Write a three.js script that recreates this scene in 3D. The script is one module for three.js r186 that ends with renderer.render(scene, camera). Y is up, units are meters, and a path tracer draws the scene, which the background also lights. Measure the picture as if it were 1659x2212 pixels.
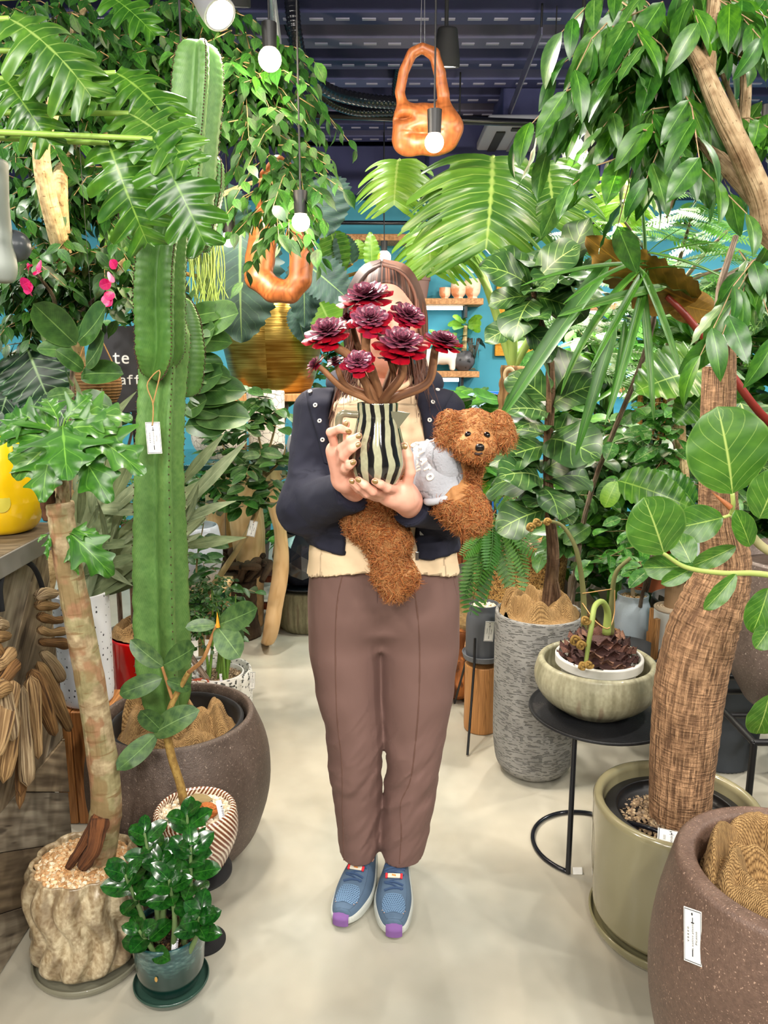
import * as THREE from 'three';
import { mergeGeometries } from 'three/addons/utils/BufferGeometryUtils.js';
import { RoundedBoxGeometry } from 'three/addons/geometries/RoundedBoxGeometry.js';
import { RectAreaLightUniformsLib } from 'three/addons/lights/RectAreaLightUniformsLib.js';
import { TextGeometry } from 'three/addons/geometries/TextGeometry.js';
import { FontLoader } from 'three/addons/loaders/FontLoader.js';

// ---------------------------------------------------------------- camera, lights, exposure
const scene = new THREE.Scene();
scene.background = new THREE.Color(0, 0, 0);
const EYE = 1.37, PITCH = 0.199, FOCAL = 1661;                     // eye height in metres, downward tilt, focal length for a frame 2212 high
const camera = new THREE.PerspectiveCamera(2 * Math.atan(1106 / FOCAL) * 180 / Math.PI, 1659 / 2212, 0.05, 60);
camera.position.set(0, EYE, 0);
camera.rotation.set(-PITCH, 0, 0);
scene.add(camera);
const renderer = new THREE.WebGLRenderer({ antialias: true });
renderer.toneMapping = THREE.LinearToneMapping;
renderer.toneMappingExposure = 1.0;
renderer.shadowMap.enabled = true;
RectAreaLightUniformsLib.init();
const ROOM = { x0: -3.7, x1: 3.7, z0: -6.0, z1: 2.6, h: 2.83 };
// unseen ceiling spot heads placed to light the shop evenly (x, z, candela); their housings are built with the ceiling
const HEADS = [   // x, z, aimed at x, y, z, candela
  [-1.5, 1.7, -0.9, 1.0, -1.6, 13], [0.0, 2.0, 0.0, 0.9, -1.8, 12], [1.5, 1.7, 0.9, 1.0, -1.6, 13], [-0.7, 0.9, -0.8, 1.9, -2.4, 10], [0.7, 0.9, 0.9, 1.9, -2.4, 10], [-0.95, 0.0, -0.9, 0.2, -1.5, 7], [0.95, 0.0, 0.9, 0.2, -1.5, 7],
  [-2.4, -0.6, -1.0, 1.0, -2.6, 12], [2.4, -0.6, 1.0, 1.0, -2.6, 12], [-1.45, -2.1, -1.2, 0, -2.6, 8], [1.5, -1.9, 1.3, 0, -2.4, 8], [-2.6, -3.0, -1.6, 0.6, -3.8, 12], [2.6, -3.0, 1.6, 0.6, -3.8, 16], [0.25, -3.4, 0.2, 0, -4.0, 9], [-1.3, -4.4, -1.0, 0.5, -5.2, 14], [1.4, -4.4, 1.2, 0.5, -5.2, 15], [2.9, -4.7, 2.4, 0.6, -5.6, 14], [-2.9, -4.7, -2.4, 0.6, -5.6, 9], [-0.5, -2.85, -0.6, 0.3, -3.6, 12], [0.85, -2.95, 0.95, 0.4, -3.5, 13], [0.35, 0.7, -0.9, 0.5, -1.7, 8],
];
const LIGHT = 0.86, GLOBE_CD = 0.9;

// ---------------------------------------------------------------- helpers
const V = (x, y, z) => new THREE.Vector3(x, y, z);
let seedState = 12345;
const seed = (n) => { seedState = n | 0; };
const rnd = () => { seedState = (seedState + 0x6d2b79f5) | 0; let t = Math.imul(seedState ^ (seedState >>> 15), 1 | seedState); t = (t + Math.imul(t ^ (t >>> 7), 61 | t)) ^ t; return ((t ^ (t >>> 14)) >>> 0) / 4294967296; };
const rr = (a, b) => a + (b - a) * rnd();
const pick = (a) => a[Math.floor(rnd() * a.length)];
const clamp = (x, a, b) => Math.min(b, Math.max(a, x));
const lerp = (a, b, t) => a + (b - a) * t;
const sm = (a, b, x) => { const t = clamp((x - a) / (b - a), 0, 1); return t * t * (3 - 2 * t); };
// survey: bearings were read off the photograph, distances estimated; gives real-world points
const bearing = (px, py) => { const u = (px - 829.5) / FOCAL, v = (py - 1106) / FOCAL, s = Math.sin(PITCH), c = Math.cos(PITCH); return V(u, -s - v * c, -c + v * s); };
const at = (px, py, d) => { const r = bearing(px, py); return r.multiplyScalar(-d / r.z).add(V(0, EYE, 0)); };
const fl = (px, py, h = 0) => { const r = bearing(px, py); return r.multiplyScalar((h - EYE) / r.y).add(V(0, EYE, 0)); };
const mpp = (py, d) => -d / bearing(829.5, py).z / FOCAL;             // metres for one picture point at that distance
// value noise
const H3 = (x, y, z) => { let h = Math.imul(x, 374761393) + Math.imul(y, 668265263) + Math.imul(z, 2147483647 ^ 1274126177); h = Math.imul(h ^ (h >>> 13), 1274126177); return ((h ^ (h >>> 16)) >>> 0) / 4294967296; };
const n3 = (x, y, z) => {
  const xi = Math.floor(x), yi = Math.floor(y), zi = Math.floor(z); let a = x - xi, b = y - yi, c = z - zi;
  a = a * a * (3 - 2 * a); b = b * b * (3 - 2 * b); c = c * c * (3 - 2 * c);
  const L = (p, q, t) => p + (q - p) * t;
  return L(L(L(H3(xi, yi, zi), H3(xi + 1, yi, zi), a), L(H3(xi, yi + 1, zi), H3(xi + 1, yi + 1, zi), a), b),
    L(L(H3(xi, yi, zi + 1), H3(xi + 1, yi, zi + 1), a), L(H3(xi, yi + 1, zi + 1), H3(xi + 1, yi + 1, zi + 1), a), b), c);
};
const fb3 = (x, y, z, o = 4) => { let s = 0, a = 0.5, t = 0; for (let i = 0; i < o; i++) { s += a * n3(x, y, z); t += a; x = x * 2.03 + 7.1; y = y * 2.03 + 3.7; z = z * 2.03 + 1.3; a *= 0.5; } return s / t; };
// tileable 2-d noise with p periods over the unit square
const tn = (u, v, p, q = p, s = 0) => {
  const x = u * p, y = v * q, xi = Math.floor(x), yi = Math.floor(y); let a = x - xi, b = y - yi; a = a * a * (3 - 2 * a); b = b * b * (3 - 2 * b);
  const h = (i, j) => H3(((i % p) + p) % p, ((j % q) + q) % q, s + 11);
  return lerp(lerp(h(xi, yi), h(xi + 1, yi), a), lerp(h(xi, yi + 1), h(xi + 1, yi + 1), a), b);
};
const tf = (u, v, p, q, s, o = 4) => { let r = 0, a = 0.5, t = 0; for (let i = 0; i < o; i++) { r += a * tn(u, v, p << i, q << i, s + i * 17); t += a; a *= 0.5; } return r / t; };

// textures
function dtex(w, h, fn, srgb = true, wrap = THREE.RepeatWrapping) {
  const d = new Uint8Array(w * h * 4);
  for (let y = 0; y < h; y++) for (let x = 0; x < w; x++) {
    const c = fn((x + 0.5) / w, (y + 0.5) / h), k = (y * w + x) * 4;
    if (typeof c === 'number') d[k] = d[k + 1] = d[k + 2] = clamp(c * 255, 0, 255); else { d[k] = clamp(c[0], 0, 255); d[k + 1] = clamp(c[1], 0, 255); d[k + 2] = clamp(c[2], 0, 255); }
    d[k + 3] = 255;
  }
  const t = new THREE.DataTexture(d, w, h, THREE.RGBAFormat);
  if (srgb) t.colorSpace = THREE.SRGBColorSpace;
  t.wrapS = t.wrapT = wrap; t.magFilter = THREE.LinearFilter; t.minFilter = THREE.LinearMipmapLinearFilter; t.generateMipmaps = true; t.needsUpdate = true;
  return t;
}
const rep = (t, x, y) => { const c = t.clone(); c.repeat.set(x, y); c.needsUpdate = true; return c; };
const mixc = (a, b, t) => [lerp(a[0], b[0], t), lerp(a[1], b[1], t), lerp(a[2], b[2], t)];
const hexc = (h) => [(h >> 16) & 255, (h >> 8) & 255, h & 255];
function mat(o) { const m = (o.clearcoat || o.sheen || o.transmission || o.anisotropy || o.ior) ? new THREE.MeshPhysicalMaterial(o) : new THREE.MeshStandardMaterial(o); m.side = THREE.DoubleSide; return m; }
const col = (hex, rough = 0.6, extra = {}) => mat({ color: hex, roughness: rough, ...extra });

// scene graph
const taken = new Map();
function numbered(n) { const k = taken.get(n) || 0; taken.set(n, k + 1); return k ? n + '_' + String(k).padStart(3, '0') : n; }
function tag(o, label, category, group) { o.userData.label = label; o.userData.category = category; if (group) o.userData.group = group; return o; }
function thing(name, label, category, pos = V(0, 0, 0), group) {
  const g = new THREE.Group(); g.name = numbered(name); g.position.copy(pos); scene.add(g); g.updateMatrixWorld(); return tag(g, label, category, group);
}
function part(parent, name, geo, material, pos) {
  const m = new THREE.Mesh(geo, material); m.name = name; m.castShadow = m.receiveShadow = true; if (pos) m.position.copy(pos); parent.add(m); return m;
}
function stuff(o) { o.userData.kind = 'stuff'; return o; }
function struct(name, geo, material, pos) { const m = part(scene, name, geo, material, pos); m.userData.kind = 'structure'; return m; }
// a part whose geometry was made in world coordinates, moved into its thing's axes
function wpart(parent, name, geo, material) {
  let o = parent; const off = V(0, 0, 0); while (o && o !== scene) { off.add(o.position); o = o.parent; }
  geo.translate(-off.x, -off.y, -off.z); return part(parent, name, geo, material);
}
// geometry helpers
const box = (w, h, d, r = 0.004, x = 0, y = 0, z = 0) => { const g = r ? new RoundedBoxGeometry(w, h, d, 2, Math.min(r, w / 2.1, h / 2.1, d / 2.1)) : new THREE.BoxGeometry(w, h, d); g.translate(x, y, z); return g; };
const cyl = (r0, r1, h, n = 24, x = 0, y = 0, z = 0) => { const g = new THREE.CylinderGeometry(r1, r0, h, n); g.translate(x, y + h / 2, z); return g; };
const merge = (a) => mergeGeometries(a.map((g) => { const k = g.index ? g.toNonIndexed() : g; for (const n of Object.keys(k.attributes)) if (!['position', 'normal', 'uv'].includes(n)) k.deleteAttribute(n); return k; }), false);
// profile with rounded corners: [r, y, corner radius]
function prof(p) {
  const o = [];
  p.forEach((q, i) => {
    const [r, y, c] = q;
    if (!c || !i || i === p.length - 1) { o.push(new THREE.Vector2(r, y)); return; }
    const a = new THREE.Vector2(p[i - 1][0] - r, p[i - 1][1] - y), b = new THREE.Vector2(p[i + 1][0] - r, p[i + 1][1] - y);
    const k = Math.min(c, a.length() * 0.49, b.length() * 0.49); a.setLength(k); b.setLength(k);
    for (let s = 0; s <= 5; s++) { const t = s / 5; o.push(new THREE.Vector2(r + a.x * (1 - t) * (1 - t) + b.x * t * t, y + a.y * (1 - t) * (1 - t) + b.y * t * t)); }
  });
  return o;
}
// lathe with uv in metres round (u) and along the profile (v)
function lathe(p, n = 64, mod) {
  let pts = prof(p); if (mod) { const q = [pts[0]]; for (let i = 1; i < pts.length; i++) { const k = Math.ceil(pts[i].distanceTo(pts[i - 1]) / 0.006); for (let j = 1; j <= k; j++) q.push(pts[i - 1].clone().lerp(pts[i], j / k)); } pts = q; }
  const m = pts.length, pos = [], uv = [], idx = []; let len = 0, rm = 0; pts.forEach((q) => { rm = Math.max(rm, q.x); });
  const per = Math.max(1, Math.round(2 * Math.PI * rm * 4)) / 4;
  for (let i = 0; i < m; i++) {
    if (i) len += pts[i].distanceTo(pts[i - 1]);
    for (let j = 0; j <= n; j++) {
      const a = j / n * Math.PI * 2; let r = pts[i].x, y = pts[i].y;
      if (mod) { const k = mod(a % (Math.PI * 2), y, r, i / (m - 1)); r += k; }
      pos.push(Math.sin(a) * r, y, Math.cos(a) * r); uv.push(j / n * per, len);
      if (i && j) { const A = (i - 1) * (n + 1) + j - 1, B = A + 1, C = i * (n + 1) + j - 1, D = C + 1; idx.push(A, B, D, A, D, C); }
    }
  }
  const g = new THREE.BufferGeometry(); g.setAttribute('position', new THREE.Float32BufferAttribute(pos, 3)); g.setAttribute('uv', new THREE.Float32BufferAttribute(uv, 2)); g.setIndex(idx); g.computeVertexNormals();
  const N = g.attributes.normal; for (let i = 0; i < m; i++) { const a = i * (n + 1), b = a + n; const q = V(N.getX(a) + N.getX(b), N.getY(a) + N.getY(b), N.getZ(a) + N.getZ(b)).normalize(); N.setXYZ(a, q.x, q.y, q.z); N.setXYZ(b, q.x, q.y, q.z); }
  return g;
}
// smooth curve through points with interpolated radii
function spline(pts, n) {
  const c = new THREE.CatmullRomCurve3(pts, false, 'centripetal'); return Array.from({ length: n + 1 }, (_, i) => c.getPoint(i / n));
}
// sweep of a round (or modulated) section along a polyline; rad(t, angle) in metres; uv in metres
function sweep(pts, rad, nr = 8, o = {}) {
  const n = pts.length, pos = [], uv = [], idx = []; let len = 0;
  const T = pts.map((p, i) => V(0, 0, 0).subVectors(pts[Math.min(n - 1, i + 1)], pts[Math.max(0, i - 1)]).normalize());
  let N = Math.abs(T[0].y) > 0.9 ? V(0, 0, 1) : V(0, 1, 0); if (o.up) N = o.up.clone();
  N.sub(T[0].clone().multiplyScalar(N.dot(T[0]))).normalize();
  const f = typeof rad === 'function' ? rad : Array.isArray(rad) ? (t) => { const k = t * (rad.length - 1), i = Math.min(rad.length - 2, Math.floor(k)); return lerp(rad[i], rad[i + 1], k - i); } : () => rad;
  const per = o.per || Math.max(0.25, Math.round(2 * Math.PI * f(0.5, 0) * 8) / 8);
  for (let i = 0; i < n; i++) {
    if (i) { len += pts[i].distanceTo(pts[i - 1]); N.sub(T[i].clone().multiplyScalar(N.dot(T[i]))).normalize(); }
    const B = V(0, 0, 0).crossVectors(T[i], N), t = i / (n - 1);
    for (let j = 0; j <= nr; j++) {
      const a = (j % nr) / nr * Math.PI * 2 + (o.twist || 0) * t, r = f(t, (j % nr) / nr * Math.PI * 2, len), ca = Math.cos(a) * r, sa = Math.sin(a) * r * (o.flat || 1);
      pos.push(pts[i].x + N.x * ca + B.x * sa, pts[i].y + N.y * ca + B.y * sa, pts[i].z + N.z * ca + B.z * sa); uv.push(j / nr * per, len);
      if (i && j) { const A = (i - 1) * (nr + 1) + j - 1, Bq = A + 1, C = i * (nr + 1) + j - 1, D = C + 1; idx.push(A, Bq, D, A, D, C); }
    }
  }
  if (!o.open) for (const e of [0, n - 1]) { const k = pos.length / 3, q = e * (nr + 1); pos.push(pts[e].x, pts[e].y, pts[e].z); uv.push(0.02, 0.02 + (e ? len : 0)); for (let j = 0; j < nr; j++) e ? idx.push(q + j, q + j + 1, k) : idx.push(q + j + 1, q + j, k); }
  const g = new THREE.BufferGeometry(); g.setAttribute('position', new THREE.Float32BufferAttribute(pos, 3)); g.setAttribute('uv', new THREE.Float32BufferAttribute(uv, 2)); g.setIndex(idx); g.computeVertexNormals();
  const M = g.attributes.normal; for (let i = 0; i < n; i++) { const a = i * (nr + 1), b = a + nr, q = V(M.getX(a) + M.getX(b), M.getY(a) + M.getY(b), M.getZ(a) + M.getZ(b)).normalize(); M.setXYZ(a, q.x, q.y, q.z); M.setXYZ(b, q.x, q.y, q.z); }
  return g;
}
const tube = (pts, r, nr = 8, n = 0, o) => sweep(n ? spline(pts, n) : pts, r, nr, o);
// distance field -> mesh (surface nets)
function netMesh(f, lo, hi, cell) {
  const nx = Math.ceil((hi.x - lo.x) / cell) + 1, ny = Math.ceil((hi.y - lo.y) / cell) + 1, nz = Math.ceil((hi.z - lo.z) / cell) + 1, D = new Float32Array(nx * ny * nz), at3 = (i, j, k) => (k * ny + j) * nx + i;
  for (let k = 0; k < nz; k++) for (let j = 0; j < ny; j++) for (let i = 0; i < nx;) {
    const d = f(lo.x + i * cell, lo.y + j * cell, lo.z + k * cell); D[at3(i, j, k)] = d; i++;
    let s = Math.floor((Math.abs(d) * 0.42 - 2 * cell) / cell); while (s-- > 0 && i < nx) { D[at3(i, j, k)] = d > 0 ? Math.max(d - cell, cell) : Math.min(d + cell, -cell); i++; }
  }
  const pos = [], idx = [], id = new Int32Array(nx * ny * nz).fill(-1);
  for (let k = 0; k < nz - 1; k++) for (let j = 0; j < ny - 1; j++) for (let i = 0; i < nx - 1; i++) {
    let m = 0, c = 0, x = 0, y = 0, z = 0; const v = [];
    for (let q = 0; q < 8; q++) { const d = D[at3(i + (q & 1), j + ((q >> 1) & 1), k + (q >> 2))]; v.push(d); if (d < 0) m |= 1 << q; }
    if (m === 0 || m === 255) continue;
    for (let a = 0; a < 8; a++) for (let b = 0; b < 3; b++) { const e = a | (1 << b); if (e === a || (v[a] < 0) === (v[e] < 0)) continue; const t = v[a] / (v[a] - v[e]); x += (a & 1) + (b === 0 ? t : 0); y += ((a >> 1) & 1) + (b === 1 ? t : 0); z += (a >> 2) + (b === 2 ? t : 0); c++; }
    id[at3(i, j, k)] = pos.length / 3; pos.push(lo.x + (i + x / c) * cell, lo.y + (j + y / c) * cell, lo.z + (k + z / c) * cell);
  }
  const quad = (a, b, c, d, fl2) => { if (a < 0 || b < 0 || c < 0 || d < 0) return; fl2 ? idx.push(a, b, c, a, c, d) : idx.push(a, c, b, a, d, c); };
  for (let k = 1; k < nz - 1; k++) for (let j = 1; j < ny - 1; j++) for (let i = 1; i < nx - 1; i++) {
    const s = D[at3(i, j, k)] < 0;
    if (s !== (D[at3(i + 1, j, k)] < 0)) quad(id[at3(i, j - 1, k - 1)], id[at3(i, j, k - 1)], id[at3(i, j, k)], id[at3(i, j - 1, k)], s);
    if (s !== (D[at3(i, j + 1, k)] < 0)) quad(id[at3(i - 1, j, k - 1)], id[at3(i - 1, j, k)], id[at3(i, j, k)], id[at3(i, j, k - 1)], s);
    if (s !== (D[at3(i, j, k + 1)] < 0)) quad(id[at3(i - 1, j - 1, k)], id[at3(i, j - 1, k)], id[at3(i, j, k)], id[at3(i - 1, j, k)], s);
  }
  const g = new THREE.BufferGeometry(); g.setAttribute('position', new THREE.Float32BufferAttribute(pos, 3)); g.setIndex(idx);
  const P = new Float32Array(pos), N = new Float32Array(pos.length), e = cell * 0.5;
  for (let i = 0; i < P.length; i += 3) { const [x, y, z] = [P[i], P[i + 1], P[i + 2]]; const q = V(f(x + e, y, z) - f(x - e, y, z), f(x, y + e, z) - f(x, y - e, z), f(x, y, z + e) - f(x, y, z - e)).normalize(); N[i] = q.x; N[i + 1] = q.y; N[i + 2] = q.z; }
  g.setAttribute('normal', new THREE.BufferAttribute(N, 3));
  return g;
}
// uv by the dominant axis of the normal, in metres
function boxUV(g, s = 1) {
  const p = g.attributes.position, n = g.attributes.normal, uv = new Float32Array(p.count * 2);
  for (let i = 0; i < p.count; i++) { const a = Math.abs(n.getX(i)), b = Math.abs(n.getY(i)), c = Math.abs(n.getZ(i)); const [u, v] = b > a && b > c ? [p.getX(i), p.getZ(i)] : a > c ? [p.getZ(i), p.getY(i)] : [p.getX(i), p.getY(i)]; uv[i * 2] = u * s; uv[i * 2 + 1] = v * s; }
  g.setAttribute('uv', new THREE.BufferAttribute(uv, 2)); return g;
}
const smin = (a, b, k) => { const h = Math.max(k - Math.abs(a - b), 0) / k; return Math.min(a, b) - h * h * k * 0.25; };
const smax = (a, b, k) => -smin(-a, -b, k);
// tapered capsule between two points
function cap(a, b, r0, r1) {
  const dx = b.x - a.x, dy = b.y - a.y, dz = b.z - a.z, l2 = dx * dx + dy * dy + dz * dz || 1e-9;
  return (x, y, z) => { const px = x - a.x, py = y - a.y, pz = z - a.z, t = clamp((px * dx + py * dy + pz * dz) / l2, 0, 1), qx = px - dx * t, qy = py - dy * t, qz = pz - dz * t; return Math.sqrt(qx * qx + qy * qy + qz * qz) - lerp(r0, r1, t); };
}
const ell = (c, rx, ry, rz) => (x, y, z) => { const a = (x - c.x) / rx, b = (y - c.y) / ry, d = (z - c.z) / rz, k = Math.sqrt(a * a + b * b + d * d), g = Math.sqrt(a * a / rx / rx + b * b / ry / ry + d * d / rz / rz); return k < 1e-6 ? -Math.min(rx, ry, rz) : k * (k - 1) / Math.max(g, 1e-6); };
const blend = (fs, k) => (x, y, z) => { let d = fs[0](x, y, z); for (let i = 1; i < fs.length; i++) d = smin(d, fs[i](x, y, z), k); return d; };
const font = await new FontLoader().loadAsync('fonts/droid/droid_sans_bold.typeface.json');
// ---------------------------------------------------------------- shared surface textures
const T = {};
T.cloud = dtex(256, 256, (u, v) => tf(u, v, 4, 4, 3, 6), false);
T.fine = dtex(256, 256, (u, v) => tf(u, v, 24, 24, 9, 4), false);
T.floor = dtex(1024, 1024, (u, v) => { const a = tf(u, v, 3, 3, 1, 5), b = tf(u, v, 9, 7, 2, 4), c = tf(u, v, 64, 64, 5, 2); const t = clamp((a - 0.5) * 1.7 + (b - 0.5) * 0.9 + 0.5, 0, 1); const q = mixc([186, 190, 184], [222, 216, 200], t); const s = (c - 0.5) * 9 - 14 * sm(0.8, 0.92, tf(u, v, 12, 10, 31, 4)); return [q[0] + s, q[1] + s, q[2] + s]; });
T.teal = dtex(256, 256, (u, v) => { const a = (tf(u, v, 5, 5, 21, 4) - 0.5) * 18; return [62 + a, 146 + a, 168 + a]; });
T.wood = dtex(512, 512, (u, v) => { const w = tf(u, v, 4, 3, 41, 4), g = Math.abs(Math.sin((u * 22 + w * 9) * Math.PI)), f = tf(u, v, 90, 6, 45, 3); return mixc([150, 116, 80], [222, 186, 142], clamp(0.25 + 0.45 * g + (f - 0.5) * 0.9, 0, 1)); });
T.paleWood = dtex(256, 256, (u, v) => { const w = tf(u, v, 3, 3, 47, 4), g = Math.abs(Math.sin((u * 9 + w * 7) * Math.PI)); return mixc([196, 152, 100], [230, 194, 146], clamp(0.3 + 0.4 * g + (w - 0.5), 0, 1)); });
T.greyWood = dtex(512, 512, (u, v) => { const w = tf(u, v, 3, 4, 51, 4), g = 0.5 + 0.5 * Math.sin((v * 30 + w * 13) * Math.PI), f = tf(u, v, 6, 90, 55, 3), k = sm(0.72, 0.86, tf(u, v, 6, 60, 57, 3)); const q = mixc([104, 92, 76], [176, 164, 142], clamp(0.2 + 0.35 * g + (f - 0.5) * 1.2 + 0.15, 0, 1)); return mixc(q, [62, 52, 42], k * 0.8); });
T.drift = dtex(256, 512, (u, v) => { const w = tf(u, v, 3, 3, 61, 4), f = tf(u, v, 40, 4, 65, 4), k = sm(0.62, 0.8, tf(u, v, 26, 3, 69, 3)); const q = mixc([120, 98, 70], [206, 184, 148], clamp((f - 0.5) * 1.6 + 0.5 + (w - 0.5), 0, 1)); return mixc(q, [62, 42, 26], k * 0.75); });
T.driftB = dtex(256, 512, (u, v) => 0.5 + (tf(u, v, 40, 4, 65, 4) - 0.5) - 0.5 * sm(0.62, 0.8, tf(u, v, 26, 3, 69, 3)), false);
T.burlap = dtex(256, 256, (u, v) => { const p = 20, a = u * p, b = v * p, ia = Math.floor(a), ib = Math.floor(b), fa = a - ia, fb = b - ib, over = (ia + ib) % 2 === 0; const ta = Math.sin(fa * Math.PI), tb = Math.sin(fb * Math.PI), gap = (1 - ta) * (1 - tb); const h = over ? ta : tb; const n = tf(u, v, 20, 20, 71, 3) - 0.5; const q = mixc([96, 68, 36], [206, 168, 112], clamp(h * 0.85 + n * 0.7 - gap * 0.6, 0, 1)); return q; });
T.burlapB = dtex(256, 256, (u, v) => { const p = 20, a = u * p, b = v * p, ia = Math.floor(a), ib = Math.floor(b), over = (ia + ib) % 2 === 0; return over ? Math.sin((a - ia) * Math.PI) : Math.sin((b - ib) * Math.PI); }, false);
T.speck = dtex(512, 512, (u, v) => { const n = tf(u, v, 64, 64, 81, 3), s = tn(u, v, 150, 150, 83), w = tf(u, v, 6, 6, 85, 3); const q = mixc([88, 78, 72], [128, 116, 108], n * 0.7 + w * 0.3); return s > 0.9 ? mixc(q, [206, 196, 184], 0.8) : q; });
T.granB = dtex(256, 256, (u, v) => tf(u, v, 90, 90, 87, 2), false);
T.skin = dtex(256, 256, (u, v) => { const n = tf(u, v, 8, 8, 91, 5); return mixc([226, 152, 128], [246, 192, 168], n); });
T.cloth = dtex(256, 256, (u, v) => 0.5 + 0.5 * Math.sin(u * 128 * Math.PI) * Math.sin(v * 128 * Math.PI), false);
T.bark = dtex(512, 512, (u, v) => { const f = tf(u, v, 60, 8, 101, 4), h = tf(u, v, 10, 80, 103, 3), w = tf(u, v, 5, 5, 105, 4); return mixc([106, 76, 52], [188, 146, 108], clamp((f - 0.5) * 1.8 + (h - 0.5) * 0.55 + (w - 0.5) * 0.5 + 0.55, 0, 1)); });
T.barkB = dtex(512, 512, (u, v) => clamp((tf(u, v, 60, 8, 101, 4) - 0.5) * 1.6 + (tf(u, v, 10, 80, 103, 3) - 0.5) * 0.6 + 0.5, 0, 1), false);
T.paleBark = dtex(256, 512, (u, v) => { const f = tf(u, v, 10, 40, 111, 4), d = tn(u, v, 40, 90, 113), w = tf(u, v, 4, 6, 115, 4); const q = mixc([150, 120, 78], [224, 200, 150], clamp((f - 0.5) * 1.2 + (w - 0.5) * 1.2 + 0.55, 0, 1)); return d > 0.9 ? mixc(q, [110, 84, 52], 0.6) : q; });
T.greenBark = dtex(256, 512, (u, v) => { const f = tf(u, v, 14, 50, 121, 4), g = sm(0.5, 0.6, tf(u, v, 3, 7, 123, 4)), r = sm(0.56, 0.66, tf(u, v, 4, 9, 125, 4)), ln = sm(0.66, 0.74, tf(u, v, 3, 60, 127, 3)); let q = mixc([130, 110, 80], [192, 174, 138], clamp((f - 0.5) * 1.5 + 0.5, 0, 1)); q = mixc(q, [136, 88, 58], r * 0.6); q = mixc(q, [108, 112, 66], g * 0.4); return mixc(q, [116, 86, 52], ln * 0.6); });
T.greyBark = dtex(256, 512, (u, v) => { const f = tf(u, v, 30, 8, 131, 4), w = tf(u, v, 4, 5, 133, 4); return mixc([92, 72, 56], [178, 160, 140], clamp((f - 0.5) * 1.6 + (w - 0.5) * 1.4 + 0.5, 0, 1)); });

const M = {};
M.floor = mat({ color: 0xd6d4ce, map: T.floor, roughness: 0.32, bumpMap: T.cloud, bumpScale: 0.0006 });
M.teal = mat({ map: T.teal, roughness: 0.75 });
M.navy = col(0x2a2d58, 0.7);
M.navyLight = col(0x3f4270, 0.6);
M.black = col(0x121214, 0.45);
M.blackGloss = col(0x15161c, 0.18);
M.blackMatte = col(0x1b1b1d, 0.75);
M.soil = mat({ color: 0x3a2a1e, roughness: 0.95, bumpMap: T.fine, bumpScale: 0.006 });
M.burlap = mat({ map: rep(T.burlap, 17, 17), roughness: 0.95, bumpMap: rep(T.burlapB, 17, 17), bumpScale: 0.0012 });
M.burlapFine = mat({ map: rep(T.burlap, 22, 22), roughness: 0.95, bumpMap: rep(T.burlapB, 22, 22), bumpScale: 0.0008 });
M.white = col(0xe9e7e2, 0.45);
M.paper = col(0xf2f0ea, 0.8);
M.twine = col(0xb98f5a, 0.9);
M.wood = mat({ map: rep(T.wood, 3, 1.5), roughness: 0.55 });
M.orangeWood = mat({ color: 0xf8dcb8, map: rep(T.wood, 4, 1.2), roughness: 0.45 });
M.shelfWood = mat({ color: 0xf0d8c0, map: rep(T.wood, 1.2, 6), roughness: 0.7 });
M.chrome = col(0xc8c8c8, 0.25, { metalness: 1 });

// ---------------------------------------------------------------- the room
{
  const { x0, x1, z0, z1, h } = ROOM, w = x1 - x0, d = z1 - z0, cx = (x0 + x1) / 2, cz = (z0 + z1) / 2, t = 0.15;
  const fg = box(w + 2 * t, t, d + 2 * t, 0, cx, -t / 2, cz); boxUV(fg, 0.42); struct('floor', fg, M.floor);
  struct('wall_back', boxUV(box(w + 2 * t, 2.5, t, 0, cx, 1.25, z0 - t / 2), 0.5), M.teal);
  struct('wall_left', boxUV(box(t, h, d, 0, x0 - t / 2, h / 2, cz), 0.5), M.teal);
  struct('wall_right', boxUV(box(t, h, d, 0, x1 + t / 2, h / 2, cz), 0.5), M.teal);
  struct('wall_front', boxUV(box(w + 2 * t, h, t, 0, cx, h / 2, z1 + t / 2), 0.5), col(0xb9b6ac, 0.8));
  struct('trim_1', box(w, h - 2.5, 0.34, 0.01, cx, 2.5 + (h - 2.5) / 2, z0 + 0.02), M.navy);
  // corrugated deck: a flat plate and one folded rib after another
  const ceil = struct('ceiling', box(w + 2 * t, 0.06, d + 2 * t, 0, cx, h + 0.09, cz), M.navy);
  const ribShape = new THREE.Shape([[-0.085, 0], [-0.06, -0.075], [0.06, -0.075], [0.085, 0]].map((p) => new THREE.Vector2(...p)));
  const ribGeo = new THREE.ExtrudeGeometry(ribShape, { depth: w, bevelEnabled: false }); ribGeo.rotateY(Math.PI / 2); ribGeo.translate(x0, 0, 0);
  const seam = box(w, 0.012, 0.012, 0, cx, -0.03, 0.14);
  const rowG = []; for (let i = 0; i < 60; i++) rowG.push(box(0.06, 0.004, 0.02, 0, x0 + 0.3 + i * 0.115, -0.077, 0));
  const rowGeo = merge(rowG), mats = [M.navyLight, M.navy, col(0x4c4a68, 0.6), M.navy];
  let k = 0; for (let z = z0 + 0.4; z < z1; z += 0.27, k++) {
    const r = part(ceil, 'rib', ribGeo, mats[k % 4], V(0, h + 0.06, z)); if (z < -1.5) { stuff(part(r, 'punched_holes', rowGeo, col(0x8d8aa0, 0.5))); part(r, 'seam', seam, M.black); }
  }
}
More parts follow.
